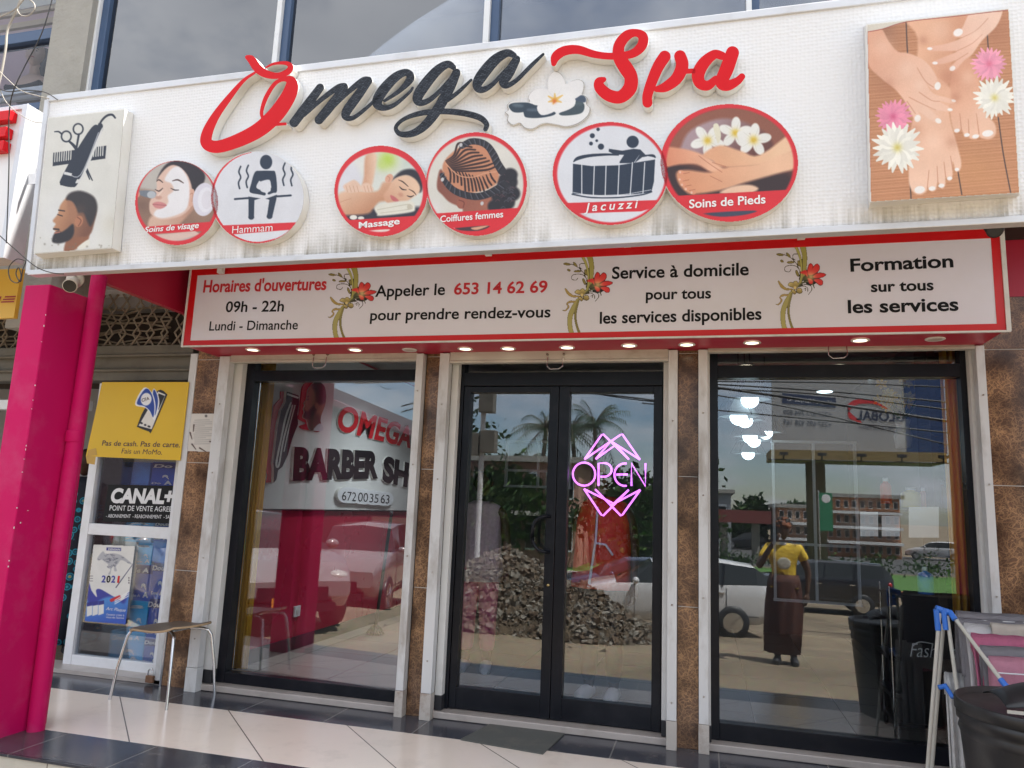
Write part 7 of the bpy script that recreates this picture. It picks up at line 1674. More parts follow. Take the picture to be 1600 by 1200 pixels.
# cars
def car(name, label, x, y, rz, L, Wd, H, paint, kind='hatch', group='parked cars mirrored in the glass'):
    C_ = thing(name, label, 'car', (x, y, gz(y)), group, rz); hw = Wd/2
    # side outline: (x, z_low, z_belt, z_roof) stations, nose at +x
    if kind == 'sedan': st_ = [(-.5, .35, .60, .60), (-.47, .24, .66, .66), (-.34, .18, .70, .74), (-.24, .17, .71, .95), (-.12, .17, .70, 1.0), (.05, .17, .68, .98), (.17, .17, .66, .82), (.24, .17, .65, .66), (.36, .18, .60, .60), (.46, .22, .52, .52), (.5, .32, .44, .44)]
    elif kind == 'suv': st_ = [(-.5, .36, .70, .72), (-.485, .24, .72, .86), (-.44, .2, .72, .98), (-.25, .2, .71, 1.0), (-.05, .2, .70, 1.0), (.08, .2, .69, .96), (.18, .2, .68, .76), (.23, .2, .67, .68), (.36, .2, .64, .64), (.46, .24, .58, .58), (.5, .34, .5, .5)]
    else: st_ = [(-.5, .34, .66, .68), (-.48, .24, .70, .82), (-.42, .19, .70, .94), (-.25, .18, .69, 1.0), (-.05, .18, .68, 1.0), (.08, .18, .67, .95), (.19, .18, .66, .76), (.26, .18, .65, .66), (.37, .18, .60, .60), (.46, .22, .52, .52), (.5, .32, .44, .44)]
    vs = []; K = 11
    for (sx, zl, zb_, zr) in st_:
        t = abs(sx)*2; nar = 1-.16*max(0, t-.75)/.25
        w0, w1, w2 = hw*.94*nar, hw*nar, hw*nar*(.97 if zr-zb_ < .03 else .74); zl, zb_, zr = zl*H, zb_*H, zr*H
        half = [(0, zl), (w0, zl), (w1, zl+.25*(zb_-zl)), (w1, zl+.7*(zb_-zl)), (w1*.985, zb_), (w2+.0*(zr-zb_), zb_+.9*(zr-zb_)+.001), (0, zr+.012)]
        ring_ = [(-a, b) for a, b in half[::-1]]+half[1:-1]
        vs.append([(sx*L, a, b) for a, b in ring_])
    mb = MB(); n = len(vs[0]); allv = [p for r in vs for p in r]; fs = []; mi = []
    for i in range(len(vs)-1):
        for j in range(n):
            k = (j+1) % n; fs.append((i*n+j, (i+1)*n+j, (i+1)*n+k, i*n+k))
            zs_ = [allv[q] for q in fs[-1]]; up_ = (st_[i][3]-st_[i][2] > .03 or st_[i+1][3]-st_[i+1][2] > .03)
            side = j in (1, n-2); topf = j in (0, n-1); slope = abs(st_[i][3]-st_[i+1][3])*H/(abs(st_[i+1][0]-st_[i][0])*L)
            mi.append(1 if up_ and (side or (topf and slope > .35)) else 0)
    b0 = len(mb.v); mb.v += allv
    for f_, m_ in zip(fs, mi): mb.f.append([b0+q for q in f_]); mb.m.append(m_); mb.sm.append(m_ == 0)
    mb.add(vs[0], [tuple(range(n))], 0); mb.add(vs[-1], [tuple(range(n))[::-1]], 0)
    mb.build('body', [paint, car_glass], C_, world=False)
    wr = H*.215
    for wx in (-.30*L, .315*L):
        for sg in (-1, 1):
            mb = MB(); mb.lathe([(wr*.6, -.09), (wr*.96, -.10), (wr, -.07), (wr, .07), (wr*.96, .10), (wr*.6, .09)], (wx, sg*(hw-.075), wr), 24, 0, axis='y'); w_ = mb.build('wheel', M['rubber'], C_, world=False)
            mb = MB(); mb.lathe([(1e-4, sg*.085), (wr*.16, sg*.095), (wr*.6, sg*.088)], (wx, sg*(hw-.075), wr), 20, 0, axis='y', smooth=False)
            for k in range(5): a = k*2*PI/5; mb.bar((wx, sg*(hw+.02), wr), (wx+wr*.58*math.cos(a), sg*(hw+.02), wr+wr*.58*math.sin(a)), .05, .02)
            mb.build('rim', M['steel'], w_, world=False)
    for sg in (-1, 1):
        mb = MB(); mb.ball((.455*L, sg*hw*.70, .475*H), .14, .16, .075, 12); mb.build('headlight', lamp_g, C_, world=False)
        mb = MB(); mb.ball((-.475*L, sg*hw*.78, .62*H), .08, .12, .10, 12); mb.build('tail_light', tail_r, C_, world=False)
        mb = MB(); mb.ball((.165*L, sg*(hw+.10), .70*H), .07, .10, .07, 12); mb.bar((.165*L, sg*(hw-.03), .67*H), (.165*L, sg*(hw+.07), .69*H), .04, .03); mb.build('side_mirror', paint, C_, world=False)
    mb = MB(); mb.box(.465*L, .507*L, -hw*.5, hw*.5, .29*H, .40*H); mb.build('grille', M['black'], C_, world=False)
    for sg in (-1, 1):
        mb = MB()
        for sx in ((.17, -.06, -.27) if kind != 'sedan' else (.17, -.03, -.25)): mb.tube([(sx*L, sg*(hw+.001), .22*H), (sx*L, sg*(hw+.003), .5*H), (sx*L, sg*(hw*.985+.002), .66*H)], .006, 5)
        mb.tube([(-.42*L, sg*(hw*.99), .30*H), (.42*L, sg*(hw*.985), .30*H)], .012, 5); mb.build('door_seams', M['rubber'], C_, world=False)
        mb = MB()
        for sx in (-.03, -.24): mb.box(sx*L-.08, sx*L+.08, sg*hw-.02, sg*hw+.025, .575*H, .595*H)
        mb.build('door_handle', M['steel'], C_, world=False)
        mb = MB()
        for sx in (-.06, -.25): mb.bar((sx*L, sg*hw*.985, .68*H), (sx*L-.02*L, sg*hw*.74, .95*H), .06, .04)
        mb.build('window_pillar', M['black'], C_, world=False)
    mb = MB(); mb.box(.44*L, .508*L, -hw*.62, hw*.62, .20*H, .27*H); mb.build('air_intake', M['black'], C_, world=False)
    MB().box(.505*L, .512*L, -.26, .26, .24*H, .24*H+.11).build('number_plate', plate_m, C_, world=False)
    return C_
car_glass = mat('car_glass', (.015, .018, .02), rough=.06, var=.1); lamp_g = mat('headlight_glass', (.55, .55, .52), rough=.1, metal=.4, var=.1); tail_r = mat('tail_light_red', (.4, .01, .01), rough=.15); plate_m = mat('orange_plate', (.65, .22, .02), rough=.4)
pw, pb, ps, pd, pr = [mat(n, c_, rough=.25, metal=mt_, var=.05, coat=.8) for n, c_, mt_ in (('white_car_paint', (.55, .55, .56), .0), ('blue_car_paint', (.03, .05, .10), .3), ('silver_car_paint', (.24, .22, .22), .3), ('black_car_paint', (.012, .012, .016), .0), ('red_car_paint', (.4, .015, .02), .0))]
def cx_(px, py, Ym): return at(px, py, Ym).x
car('parked_car', 'white hatchback mirrored between the double door and the right window', cx_(1105, 920, 15.7)-.85, -6.1-.7, PI-.14, 4.1, 1.75, 1.5, pw, 'hatch')
car('parked_car', 'black estate car mirrored at the right of the right window', cx_(1312, 900, 25)-.8, -15.6, PI+.03, 4.4, 1.8, 1.55, pd, 'suv')
car('parked_car', 'dark blue saloon mirrored behind the white hatchback', cx_(985, 890, 22), -12.6, PI-.3, 4.5, 1.75, 1.45, pb, 'sedan')
car('parked_car', 'silver saloon mirrored in the left window nearest the glass', at1(452, 930, 8.2).x-1.75, at1(452, 930, 8.2).y-1.25, .62, 4.3, 1.72, 1.45, ps, 'sedan')
car('parked_car', 'tall silver off-road car mirrored in the left window behind the silver saloon', at1(512, 900, 13.7).x-.7, at1(512, 900, 13.7).y-2.2, 1.25, 4.6, 1.85, 1.85, ps, 'suv')
car('parked_car', 'small red car mirrored far off in the left window', at1(600, 825, 34).x, at1(600, 825, 34).y, .4, 4.2, 1.7, 1.5, pr, 'hatch')
for i, (x, cm, lb) in enumerate(((3.5, pd, 'far black car mirrored before the grey shed'), (8.5, ps, 'far silver car mirrored under the billboard'), (13, pr, 'far red car mirrored right of the billboard column'), (18, pw, 'far white car mirrored at the right of the flats'))): car('parked_car', lb, x, -60+i*.6, PI+.1*i, 4.3, 1.75, 1.5, cm, ['sedan', 'hatch', 'suv', 'hatch'][i])
# striped pole with boxes, banner
p = at(746, 850, 14.0); PO_ = thing('traffic_pole', 'pale pole with a red band and dark signal boxes mirrored in the double door', 'pole', (p.x, p.y, GF))
mb = MB(); mb.tube([(p.x, p.y, GF), (p.x, p.y, GF+.9)], .055, 12, 0); mb.tube([(p.x, p.y, GF+.9), (p.x, p.y, GF+1.5)], .056, 12, 1); mb.tube([(p.x, p.y, GF+1.5), (p.x, p.y, 4.6)], .053, 12, 0); mb.build('post', [M['rail'], mat('red_band', (.4, .03, .03), rough=.5)], PO_)
for (px, py) in ((762, 628), (738, 694), (764, 690)): q = at(px, py, 14.0); MB().box(q.x-.15, q.x+.15, q.y-.12, q.y+.12, q.z-.22, q.z+.22).build('signal_box', M['shutter_grey'], PO_, bev=.01)
# advertising hoarding
HP = MirP(38.0); a0, a1 = at(1208, 706, 38), at(1452, 598, 38); gx0, gx1, gz0, gz1 = a0.x, a1.x, at(1300, 706, 38).z, at(1300, 592, 38).z
GB = thing('billboard', 'large grey billboard on a single column, its writing mirrored in the right window', 'billboard', ((gx0+gx1)/2, a0.y-.5, GF))
MB().box(gx0, gx1-1.1, a0.y-.4, a0.y, gz0, gz1).build('panel', mat('grey_billboard_sheet', (.36, .36, .37), rough=.5, var=.05, scale=.5), GB)
MB().box(gx1-1.1, gx1+.6, a0.y-.38, a0.y+.02, gz0, gz1).build('panel', mat('blue_billboard_end', (.02, .05, .15), rough=.5), GB)
mb = MB(); mb.box(gx0-.2, gx1+.3, a0.y-1.6, a0.y+.9, gz0-.5, gz0-.02); mb.build('walkway', mat('ochre_steel', (.24, .17, .07), rough=.7, var=.2, scale=3, stretch=(6, 1, 1)), GB)
p = at(1275, 760, 38.5); MB().tube([(p.x, a0.y-.6, GF), (p.x, a0.y-.6, gz0-.4)], .45, 20).build('column', mat('brown_column', (.12, .09, .05), rough=.8, var=.3), GB)
mb = MB()
for k in range(5):
    x = gx0+.3+k*(gx1-gx0-.4)/4; mb.tube([(x, a0.y, gz0-.4), (x, a0.y+1.8, gz0-.55), (x, a0.y+1.9, gz0-.3)], .035, 6); mb.box(x-.18, x+.18, a0.y+1.75, a0.y+2.0, gz0-.35, gz0-.22)
mb.tube([(gx0-.4, a0.y+1.8, gz0-.55), (gx1+.4, a0.y+1.8, gz0-.55)], .03, 6); mb.build('lamp_arms', M['black_paint'], GB)
mb = MB(); ptext(mb, 'GLOBAL', HP, 1414, 659, 1338, 656, 15, off=.02, bold=.02); ptext(mb, 'OUT OF HOME MEDIA', HP, 1414, 675, 1341, 670, 5, off=.02); ptext(mb, '+237 677 794 809', HP, 1299, 652, 1224, 648, 8, off=.02); ptext(mb, '+237 695 928 169', HP, 1299, 668, 1224, 663, 8, off=.02)
mb.build_lines('lettering', [mat('billboard_navy', (.02, .03, .07), rough=.5)], GB); mb = MB()
q = [HP(x, y, .015) for x, y in ((1306, 637), (1222, 630), (1222, 614), (1306, 622))]; mb.poly(q, 0); mb.build('text_band', mat('navy_band', (.025, .04, .10), rough=.5), GB); mb = MB(); ptext(mb, 'Votre Marque Ici', HP, 1299, 633, 1230, 626, 7, off=.025); mb.build_lines('lettering', M['white_ink'], GB); mb = MB()
sw = crom([(1386, 639), (1365, 629), (1340, 628), (1326, 637), (1328, 649), (1346, 660)], 4); wds = np.interp(np.linspace(0, 1, len(sw)), [0, .5, .75, 1], [.03, .15, .2, .03])
for i in range(len(sw)-1):
    A_, B_ = HP(*sw[i], .02), HP(*sw[i+1], .02); mb.add([A_+Vector((0, 0, wds[i])), A_-Vector((0, 0, wds[i])), B_-Vector((0, 0, wds[i+1])), B_+Vector((0, 0, wds[i+1]))], [(0, 1, 2, 3)], 0)
mb.build('red_swoosh', M['red_ink'], GB)
# buildings across the street
def block(label, px0, px1, pyt, Ym, m, floors, cols, dep=8, roof=None, winm=None):
    a_, b_ = at(px0, pyt, Ym), at(px1, pyt, Ym); x0, x1, y, z1 = min(a_.x, b_.x), max(a_.x, b_.x), a_.y, at((px0+px1)/2, pyt, Ym).z
    o = thing('block_of_flats' if floors > 1 else 'low_building', label, 'building', ((x0+x1)/2, y-dep/2, GF))
    MB().box(x0, x1, y-dep, y, GF, z1).build('wall', m, o); mb = MB(); mb.box(x0-.3, x1+.3, y-dep-.3, y+.4, z1, z1+.3); mb.build('roof', roof or M['concrete'], o)
    fh = (z1-GF)/floors; cw = (x1-x0)/cols
    for i in range(floors):
        for j in range(cols):
            f = MB(); xx = x0+cw*(j+.5); zz_ = GF+fh*(i+.55); f.box(xx-cw*.26, xx+cw*.26, y-.05, y+.04, zz_-fh*.26, zz_+fh*.26); w_ = f.build('window', M['white_alu'] if j % 2 else M['plaster'], o)
            MB().box(xx-cw*.22, xx+cw*.22, y+.0, y+.05, zz_-fh*.22, zz_+fh*.22).build('pane', car_glass, w_)
        if floors > 1 and i: MB().box(x0, x1, y, y+.9, GF+fh*i-.12, GF+fh*i+.1).build('balcony', M['plaster'], o)
    return o
oc = mat('ochre_wall', (.36, .16, .08), rough=.85, var=.2, scale=.6, dirt=(.5, .42, .34), dscale=.4, damt=.8)
block('orange and white flats mirrored right of the billboard column', 1290, 1405, 778, 66, oc, 4, 9); block('low orange flats mirrored behind the billboard column', 1215, 1290, 794, 66, oc, 3, 6)
block('long pink walled building mirrored above the rubble', 735, 905, 722, 38, mat('pink_wall', (.40, .22, .17), rough=.85, var=.1), 2, 6)
block('pale grey shed mirrored at the left of the right window', 1085, 1142, 770, 64, mat('grey_shed', (.30, .31, .32), rough=.8), 1, 2)
block('low white building mirrored at the right of the double door', 940, 1075, 775, 45, mat('white_wall', (.5, .48, .44), rough=.85), 1, 4)
DB = thing('dark_warehouse', 'shed with a sloping roof, its shade painted dark maroon, mirrored in the left window', 'building', tuple(at1(520, 900, 30)))
tp = [at1(300, 540, 30), at1(560, 652, 30), at1(690, 700, 30)]; bt = [Vector((p.x, p.y, GF)) for p in tp]; bk = Vector((0, -9, 0))  # left end drawn high to hide the bright reflected sky
mb = MB(); v = tp+bt; mb.add(v+[p+bk for p in v], [(3, 4, 1, 0), (4, 5, 2, 1), (6, 7, 10, 9), (7, 8, 11, 10), (0, 1, 7, 6), (1, 2, 8, 7), (2, 5, 11, 8), (3, 0, 6, 9)])
mb.build('wall', mat('maroon_wall_shade', (.035, .018, .026), rough=.7, var=.3, scale=2, stretch=(4, 1, .2)), DB)  # wall shade painted in as dark maroon
mb = MB(); mb.bar(tp[0]+Vector((0, .1, .1)), tp[1]+Vector((0, .1, .1)), .5, .25); mb.bar(tp[1]+Vector((0, .1, .1)), tp[2]+Vector((0, .1, .1)), .5, .25); mb.build('roof_edge', mat('mauve_fascia', (.20, .09, .12), rough=.7), DB)
for px in (360, 420, 600): q = at1(px, 830, 29.9); MB().box(q.x-.9, q.x+.9, q.y-.02, q.y+.12, GF+.2, q.z+.6).build('door', M['shutter_grey'], DB)
a_, b_ = at(1112, 815, 50), at(1205, 815, 50); GS = thing('station_canopy', 'flat petrol station canopy on two posts mirrored left of the column', 'canopy', ((a_.x+b_.x)/2, a_.y, GF)); zc_ = at(1160, 817, 50).z
MB().box(a_.x, b_.x, a_.y-6, a_.y, zc_, zc_+.8).build('roof', mat('dark_red_fascia', (.18, .04, .04), rough=.6), GS)
for x in (a_.x+.8, b_.x-.8): MB().box(x-.25, x+.25, a_.y-3, a_.y-2.5, GF, zc_).build('post', M['concrete'], GS)
p = at(1293, 860, 34); BN = thing('advert_banner', 'tall green banner mirrored in front of the flats', 'banner', (p.x, p.y, GF)); z1 = at(1293, 770, 34).z; MB().tube([(p.x-.3, p.y, GF), (p.x-.3, p.y, z1+.1)], .03, 8).build('pole', M['steel'], BN); MB().box(p.x-.27, p.x+.25, p.y, p.y+.01, z1-1.6, z1).build('cloth', mat('green_cloth', (.03, .2, .10), rough=.8), BN); mb = MB(); mb.ball((p.x, p.y+.012, z1-.25), .18, .004, .18, 18); mb.build('white_roundel', M['white_print'], BN)
# power lines
for i, (pts, r) in enumerate((([(1110, 600), (1300, 612), (1560, 636)], .02), ([(1110, 604), (1280, 628), (1460, 655)], .035), ([(1110, 596), (1300, 598), (1500, 606)], .018), ([(1110, 616), (1250, 640), (1460, 690)], .018), ([(1110, 640), (1300, 658), (1480, 676)], .018), ([(1110, 607), (1280, 616), (1480, 640)], .02), ([(880, 612), (960, 618), (1040, 628)], .02), ([(880, 606), (960, 620), (1040, 630)], .015), ([(560, 620), (620, 606), (700, 590)], .02), ([(560, 628), (620, 612), (700, 598)], .02), ([(590, 660), (620, 645), (680, 620)], .012))):
    P = [at(x, y, 18) for x, y in pts]; e0 = P[0]+(P[0]-P[1])*.6; e1 = P[2]+(P[2]-P[1])*.6
    o = MB().tube([Vector(q) for q in crom([tuple(e0), tuple(P[0]), tuple(P[1]), tuple(P[2]), tuple(e1)], 6)], r, 6).build('power_line', M['black_paint']); tag(o, 'black overhead power line mirrored across the sky in the glass', 'power line', 'overhead power lines')

# ------------------------------------------------------------------ people
def skin_mesh(name, joints, edges, mats, parent, sub=2, extra=None):
    """one continuous surface grown round a joint skeleton: joints {key: (x, y, z, r[, r2])}"""
    keys = list(joints); idx = {k: i for i, k in enumerate(keys)}
    me = bpy.data.meshes.new(name); me.from_pydata([joints[k][:3] for k in keys], [(idx[a], idx[b]) for a, b in edges], []); me.update()
    o = bpy.data.objects.new(name, me); COL.objects.link(o)
    m1 = o.modifiers.new('skin', 'SKIN'); m1.use_smooth_shade = True
    for i, k in enumerate(keys):
        sv = me.skin_vertices[0].data[i]; r = joints[k][3:]; sv.radius = (r[0], r[1] if len(r) > 1 else r[0]); sv.use_root = (i == 0)
    m2 = o.modifiers.new('sub', 'SUBSURF'); m2.levels = sub; m2.render_levels = sub
    dg = bpy.context.evaluated_depsgraph_get(); dg.update()
    nm = bpy.data.meshes.new_from_object(o.evaluated_get(dg)); bpy.data.objects.remove(o); bpy.data.meshes.remove(me)
    mb = MB(); mb.v = [tuple(v.co) for v in nm.vertices]; mb.f = [list(p.vertices) for p in nm.polygons]; mb.m = [0]*len(mb.f); mb.sm = [True]*len(mb.f); bpy.data.meshes.remove(nm)
    if extra: extra(mb)
    return mb.build(name, mats, parent, world=False)
def hand(mb, w, d, up, s=1.0, curl=.5, side=1):
    """palm and five unequal curled fingers: w wrist, d finger direction, up back of the hand"""
    w = Vector(w); d = Vector(d).normalized(); up = (Vector(up)-d*Vector(up).dot(d)).normalized(); r = d.cross(up)*side
    mb.tube([w-d*.01, w+d*.03*s, w+d*.065*s, w+d*.088*s], [.024*s, .030*s, .036*s, .030*s], 10)
    for k, (off, L) in enumerate(((-.026, .062), (-.009, .074), (.009, .078), (.026, .07))):
        b = w+d*.082*s+r*off*s; p1 = b+d*L*.45*s-up*.01*curl; p2 = p1+(d*(1-.6*curl)-up*.9*curl).normalized()*L*.35*s; p3 = p2+(d*(1-1.3*curl)-up*1.2*curl).normalized()*L*.25*s
        mb.tube([b-d*.02*s, p1, p2, p3], [.0095*s, .009*s, .008*s, .006*s], 7)
    t = w+d*.03*s+r*.028*s; mb.tube([w+d*.02*s+r*.015*s, t+r*.012*s, t+d*.03*s+r*.022*s-up*.01, t+d*.05*s+r*.018*s-up*.02], [.012*s, .012*s, .010*s, .007*s], 7)
dark_skin = mat('dark_brown_skin', (.085, .042, .025), rough=.45, var=.12, scale=8); lipm = mat('dark_lips', (.16, .05, .045), rough=.4); eyem = mat('eye', (.5, .48, .45), rough=.2); brow = mat('brow_black', (.012, .01, .01), rough=.7)
def person(label, loc, rz, h, skin, arms, legs, face=True, tilt=0.0, head_yaw=0.0):
    """body standing at loc facing -Y before rz; arms/legs give joint overrides as fractions of height"""
    P = thing('person', label, 'person', loc, None, rz); k = h
    J = {'pelvis': (0, .0, .53, .085, .062), 'waist': (0, .0, .61, .072, .055), 'chest': (0, .004, .72, .088, .062), 'neckb': (0, .006, .815, .045, .04), 'neck': (0, -.002, .855, .032, .033)}
    for s_, n in ((1, 'l'), (-1, 'r')):
        J['hip'+n] = (s_*.048, 0, .50, .058, .06); J['knee'+n] = (s_*.052, -.006, .28, .036, .036); J['ankle'+n] = (s_*.054, .012, .045, .023, .025); J['toe'+n] = (s_*.062, -.085, .018, .026, .013)
        J['sh'+n] = (s_*.105, .006, .80, .036, .036); J['el'+n] = (s_*.135, .012, .63, .026, .025); J['wr'+n] = (s_*.14, -.02, .48, .017, .015)
    J.update(arms); J.update(legs)
    J = {a: tuple(c*k for c in v) for a, v in J.items()}
    E = [('pelvis', 'waist'), ('waist', 'chest'), ('chest', 'neckb'), ('neckb', 'neck')]
    for n in 'lr': E += [('pelvis', 'hip'+n), ('hip'+n, 'knee'+n), ('knee'+n, 'ankle'+n), ('ankle'+n, 'toe'+n), ('chest', 'sh'+n), ('sh'+n, 'el'+n), ('el'+n, 'wr'+n)]
    hc = Vector((0, -.012*k, .928*k)); hs_ = k/1.72
    R_ = [None]
    def extra(mb):
        R_[0] = head_mesh(mb, hc, hs_*.98, head_yaw, 0, tilt)
        for n, sd in (('l', 1), ('r', -1)):
            w = Vector(J['wr'+n][:3]); d = (w-Vector(J['el'+n][:3])).normalized(); hand(mb, w, d, (sd*.8, -.4, .1) if 'up'+n not in arms else (0, .2, 1), hs_*1.0, .55, sd)
    skin_mesh('body', J, E, [skin], P, 2, extra)
    if face: face_marks(hc, hs_*.98, R_[0], P, eyem, lipm, brow).parent = P; P.children[-1].location = (0, 0, 0)
    return P, J, hc, hs_
def fix_face(P):
    return P
def loft(name, rings, m, parent, n=40, wob=0.0, ph=0.0, solid=.006):
    """garment from (z, cx, cy, rx, ry) rings with folds"""
    g = []
    for i, (z, cx, cy, rx, ry) in enumerate(rings):
        f = i/(len(rings)-1)
        g.append([(cx+rx*math.cos(t)*(1+wob*f*math.sin(9*t+ph)+wob*.6*f*math.sin(5*t+2*ph)), cy+ry*math.sin(t)*(1+wob*f*math.sin(9*t+ph)), z) for t in np.linspace(0, 2*PI, n+1)])
    mb = MB(); mb.sheet(g); o = mb.build(name, m, parent, world=False); s_ = o.modifiers.new('solid', 'SOLIDIFY'); s_.thickness = solid; return o
def shoe(P, J, n, m, name='shoe', s=1.0):
    a, t = Vector(J['ankle'+n][:3]), Vector(J['toe'+n][:3]); mb = MB()
    pts = [a+Vector((0, .045, -.035)), a+Vector((0, .015, -.03)), a.lerp(t, .5)+Vector((0, 0, -.006)), t+Vector((0, 0, .004)), t+Vector((0, -.045, -.0))]
    mb.tube([Vector((p.x, p.y, max(.03, min(p.z, .06)))) for p in pts], [.03*s, .043*s, .044*s, .045*s, .026*s], 14); return mb.build(name, m, P, world=False)

# woman mirrored in the right window, one hand raised to her face
wl = at(1228, 1045, 9.4)
WA = {'elr': (-.165, .0, .64, .025, .025), 'wrr': (-.15, -.03, .49, .016, .015), 'ell': (.175, -.085, .66, .026, .026), 'wrl': (.075, -.16, .835, .018, .016), 'upl': (0, 0, 0, .001)}
WA.pop('upl')
Wp, J, hc, hs_ = person('woman in a yellow T-shirt and long brown skirt mirrored in the right window', (wl.x, wl.y, gz(wl.y)), PI+.08, 1.62, dark_skin, WA, {})
yt = mat('yellow_cotton', (.68, .46, .04), rough=.85, var=.1, scale=8, bump=.3, bscale=30)
TJ = {'waist': (0, 0, .60, .088, .07), 'chest': (0, -.002, .72, .10, .076), 'neckb': (0, .004, .805, .058, .048), 'hem': (0, 0, .53, .098, .078)}
TJ.update({'shl': (.108, .004, .797, .046, .045), 'shr': (-.108, .004, .797, .046, .045), 'sl': (.150, -.05, .715, .038, .038), 'sr': (-.143, .002, .71, .038, .038)})
skin_mesh('tshirt', {a: tuple(c*1.62 for c in v) for a, v in TJ.items()}, [('chest', 'waist'), ('waist', 'hem'), ('chest', 'neckb'), ('chest', 'shl'), ('chest', 'shr'), ('shl', 'sl'), ('shr', 'sr')], [yt], Wp, 2)
mb = MB(); mb.ball((0, -.128, 1.13), .075, .006, .07, 16); mb.build('shirt_print', mat('pale_print', (.6, .58, .5), rough=.8), Wp, world=False)
loft('skirt', [(1.0, 0, 0, .155, .125), (.9, 0, 0, .18, .145), (.65, 0, 0, .205, .165), (.35, .02, .0, .20, .165), (.12, .03, .01, .185, .155)], mat('brown_print_cloth', (.055, .014, .008), rough=.85, var=.5, scale=9, dirt=(.16, .06, .03), dscale=14, damt=.5), Wp, 60, .07, 1.0)
for n in 'lr': shoe(Wp, J, n, M['black_paint'], 'sandal')
mb = MB(); rnd = random.Random(3)
for k in range(34):
    a = rnd.uniform(0, 2*PI); e_ = rnd.uniform(.15, 1.4); d = Vector((math.cos(a)*math.cos(e_), math.sin(a)*math.cos(e_)+.25, math.sin(e_))); b = hc+Vector((d.x*.085, d.y*.10, d.z*.12+.01)); t2 = Vector((-d.y, d.x, .3*rnd.uniform(-1, 1)))
    mb.tube([b-t2*.05, b+d*.02, b+t2*.05], [.016, .022, .016], 8, k % 2)
mb.ball(hc+Vector((0, .03, .03)), .084, .092, .105, 16, 0); mb.build('braided_hair', [mat('auburn_braids', (.20, .06, .02), rough=.7, var=.4, scale=20), mat('black_braids', (.02, .015, .012), rough=.7)], Wp, world=False)
ph = Vector(J['wrl'][:3])+Vector((-.02, -.05, .085)); mb = MB(); mb.box(ph.x-.036, ph.x+.036, ph.y-.006, ph.y+.006, ph.z-.03, ph.z+.12); PHN = mb.build('phone', M['black'], None, world=False, origin=None)
PHN.location = Vector((wl.x, wl.y, gz(wl.y))); PHN.rotation_euler = (0, 0, PI+.08); tag(PHN, 'black phone held up before her face by the woman in the yellow T-shirt', 'phone')

# two people standing inside behind the double door
p = on_z(742, 1046, .04); Pp, J, hc, hs_ = person('person in pink trousers and pale lace top inside the left door leaf', (p.x, p.y, .04), .15, 1.6, dark_skin, {}, {})
loft('lace_top', [(1.34, 0, .0, .07, .06), (1.30, 0, 0, .155, .095), (1.15, 0, 0, .16, .115), (.95, 0, 0, .16, .125), (.70, 0, 0, .19, .15)], mat('pale_lace', (.8, .62, .66), rough=.85, var=.3, scale=40), Pp, 40, .04)
tro = mat('pink_trousers', (.90, .24, .36), rough=.8, var=.08)
sc_ = lambda d: {a: tuple(c*1.6 for c in v) for a, v in d.items()}
skin_mesh('trousers', sc_({'p': (0, 0, .55, .085, .07), 'hl': (.05, 0, .48, .064, .066), 'hr': (-.05, 0, .48, .064, .066), 'kl': (.053, -.004, .28, .048, .05), 'kr': (-.053, -.004, .28, .048, .05), 'al': (.055, .01, .085, .042, .042), 'ar': (-.055, .01, .085, .042, .042)}), [('p', 'hl'), ('p', 'hr'), ('hl', 'kl'), ('hr', 'kr'), ('kl', 'al'), ('kr', 'ar')], [tro], Pp, 2)
for n in 'lr': shoe(Pp, J, n, M['white_print'])
def cap_hair(P, hc, hs_, m):
    mb = MB(); mb.ball(hc+Vector((0, .018, .03))*hs_, .082*hs_, .094*hs_, .10*hs_, 18); mb.ball(hc+Vector((0, .09, .06))*hs_, .045*hs_, .045*hs_, .045*hs_, 12); mb.build('hair', m, P, world=False)
blackhair = mat('black_hair', (.012, .01, .01), rough=.6)
cap_hair(Pp, hc, hs_, blackhair)
p = on_z(938, 1092, .04); Rp, J, hc, hs_ = person('person in a red salon gown and white clogs inside the right door leaf', (p.x, p.y, .04), -.1, 1.66, dark_skin, {}, {})
loft('gown', [(1.40, 0, .0, .07, .06), (1.36, 0, 0, .16, .10), (1.22, 0, 0, .20, .13), (1.0, 0, 0, .21, .155), (.76, 0, 0, .23, .17)], mat('red_gown', (.72, .03, .015), rough=.6, var=.1), Rp, 44, .05)
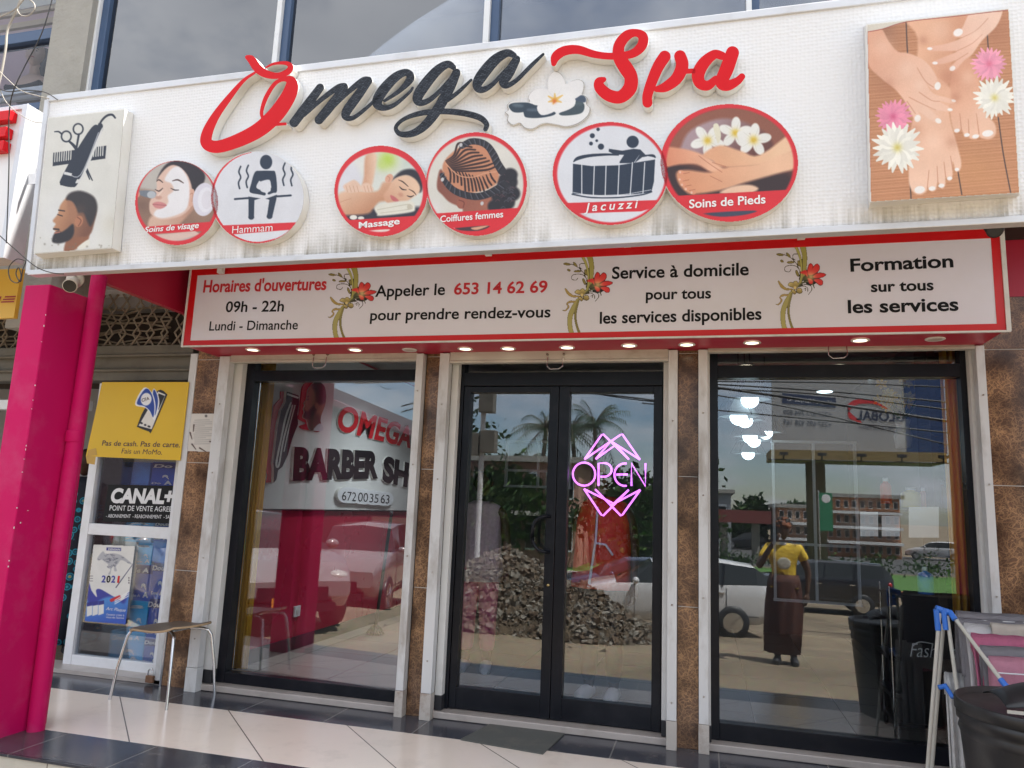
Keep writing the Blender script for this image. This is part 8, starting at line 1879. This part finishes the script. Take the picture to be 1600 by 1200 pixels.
skin_mesh('trousers', {a: tuple(c*1.66 for c in v) for a, v in {'p': (0, 0, .55, .08, .065), 'hl': (.05, 0, .48, .062, .064), 'hr': (-.05, 0, .48, .062, .064), 'kl': (.053, -.004, .28, .045, .046), 'kr': (-.053, -.004, .28, .045, .046), 'al': (.055, .01, .06, .036, .036), 'ar': (-.055, .01, .06, .036, .036)}.items()}, [('p', 'hl'), ('p', 'hr'), ('hl', 'kl'), ('hr', 'kr'), ('kl', 'al'), ('kr', 'ar')], [M['black_paint']], Rp, 2)
mb = MB(); mb.tube([(-.02, -.115, 1.33), (-.01, -.19, 1.1), (-.04, -.235, .8)], .009, 6); mb.tube([(-.02, -.19, 1.08), (.06, -.185, 1.07), (.11, -.17, 1.0)], .009, 6); mb.build('tie', M['white_print'], Rp, world=False)
for n in 'lr': shoe(Rp, J, n, M['white_print'], 'clog', 1.12)
cap_hair(Rp, hc, hs_, blackhair)
# woman in the neighbouring doorway, half hidden by the column
p = on_z(75, 1030, .03); p = Vector((-5.17, 5.25, .03)); Dp, J, hc, hs_ = person('woman in a blue and black print dress in the neighbouring doorway behind the pink column', (p.x, p.y, .03), .35, 1.66, dark_skin, {'ell': (.15, -.02, .64, .026, .025), 'wrl': (.16, -.12, .56, .017, .015)}, {})
def print_cloth():
    m = mat('blue_print_cloth', (.01, .012, .02), rough=.8); t = m.node_tree; pr_ = t.nodes['Principled BSDF']
    tcn = nd(t, 'ShaderNodeTexCoord'); v = nd(t, 'ShaderNodeTexVoronoi'); v.inputs['Scale'].default_value = 14; t.links.new(tcn.outputs['Object'], v.inputs['Vector'])
    r = nd(t, 'ShaderNodeValToRGB'); e = r.color_ramp.elements; e[0].position = .12; e[0].color = (.35, .26, .05, 1); e[1].position = .2; e[1].color = (.01, .22, .32, 1)
    for q, c_ in ((.3, (.008, .01, .02, 1)), (.38, (.02, .30, .42, 1)), (.46, (.008, .01, .02, 1))): n = e.new(q); n.color = c_
    t.links.new(v.outputs['Distance'], r.inputs[0]); t.links.new(r.outputs[0], pr_.inputs['Base Color']); return m
loft('dress', [(1.42, 0, .0, .065, .055), (1.36, 0, 0, .17, .10), (1.18, 0, 0, .185, .135), (1.0, 0, 0, .17, .13), (.8, 0, 0, .21, .17), (.4, 0, 0, .23, .19), (.07, 0, .01, .25, .21)], print_cloth(), Dp, 50, .05)
cap_hair(Dp, hc, hs_, blackhair)
for n in 'lr': shoe(Dp, J, n, M['black_paint'], 'sandal')
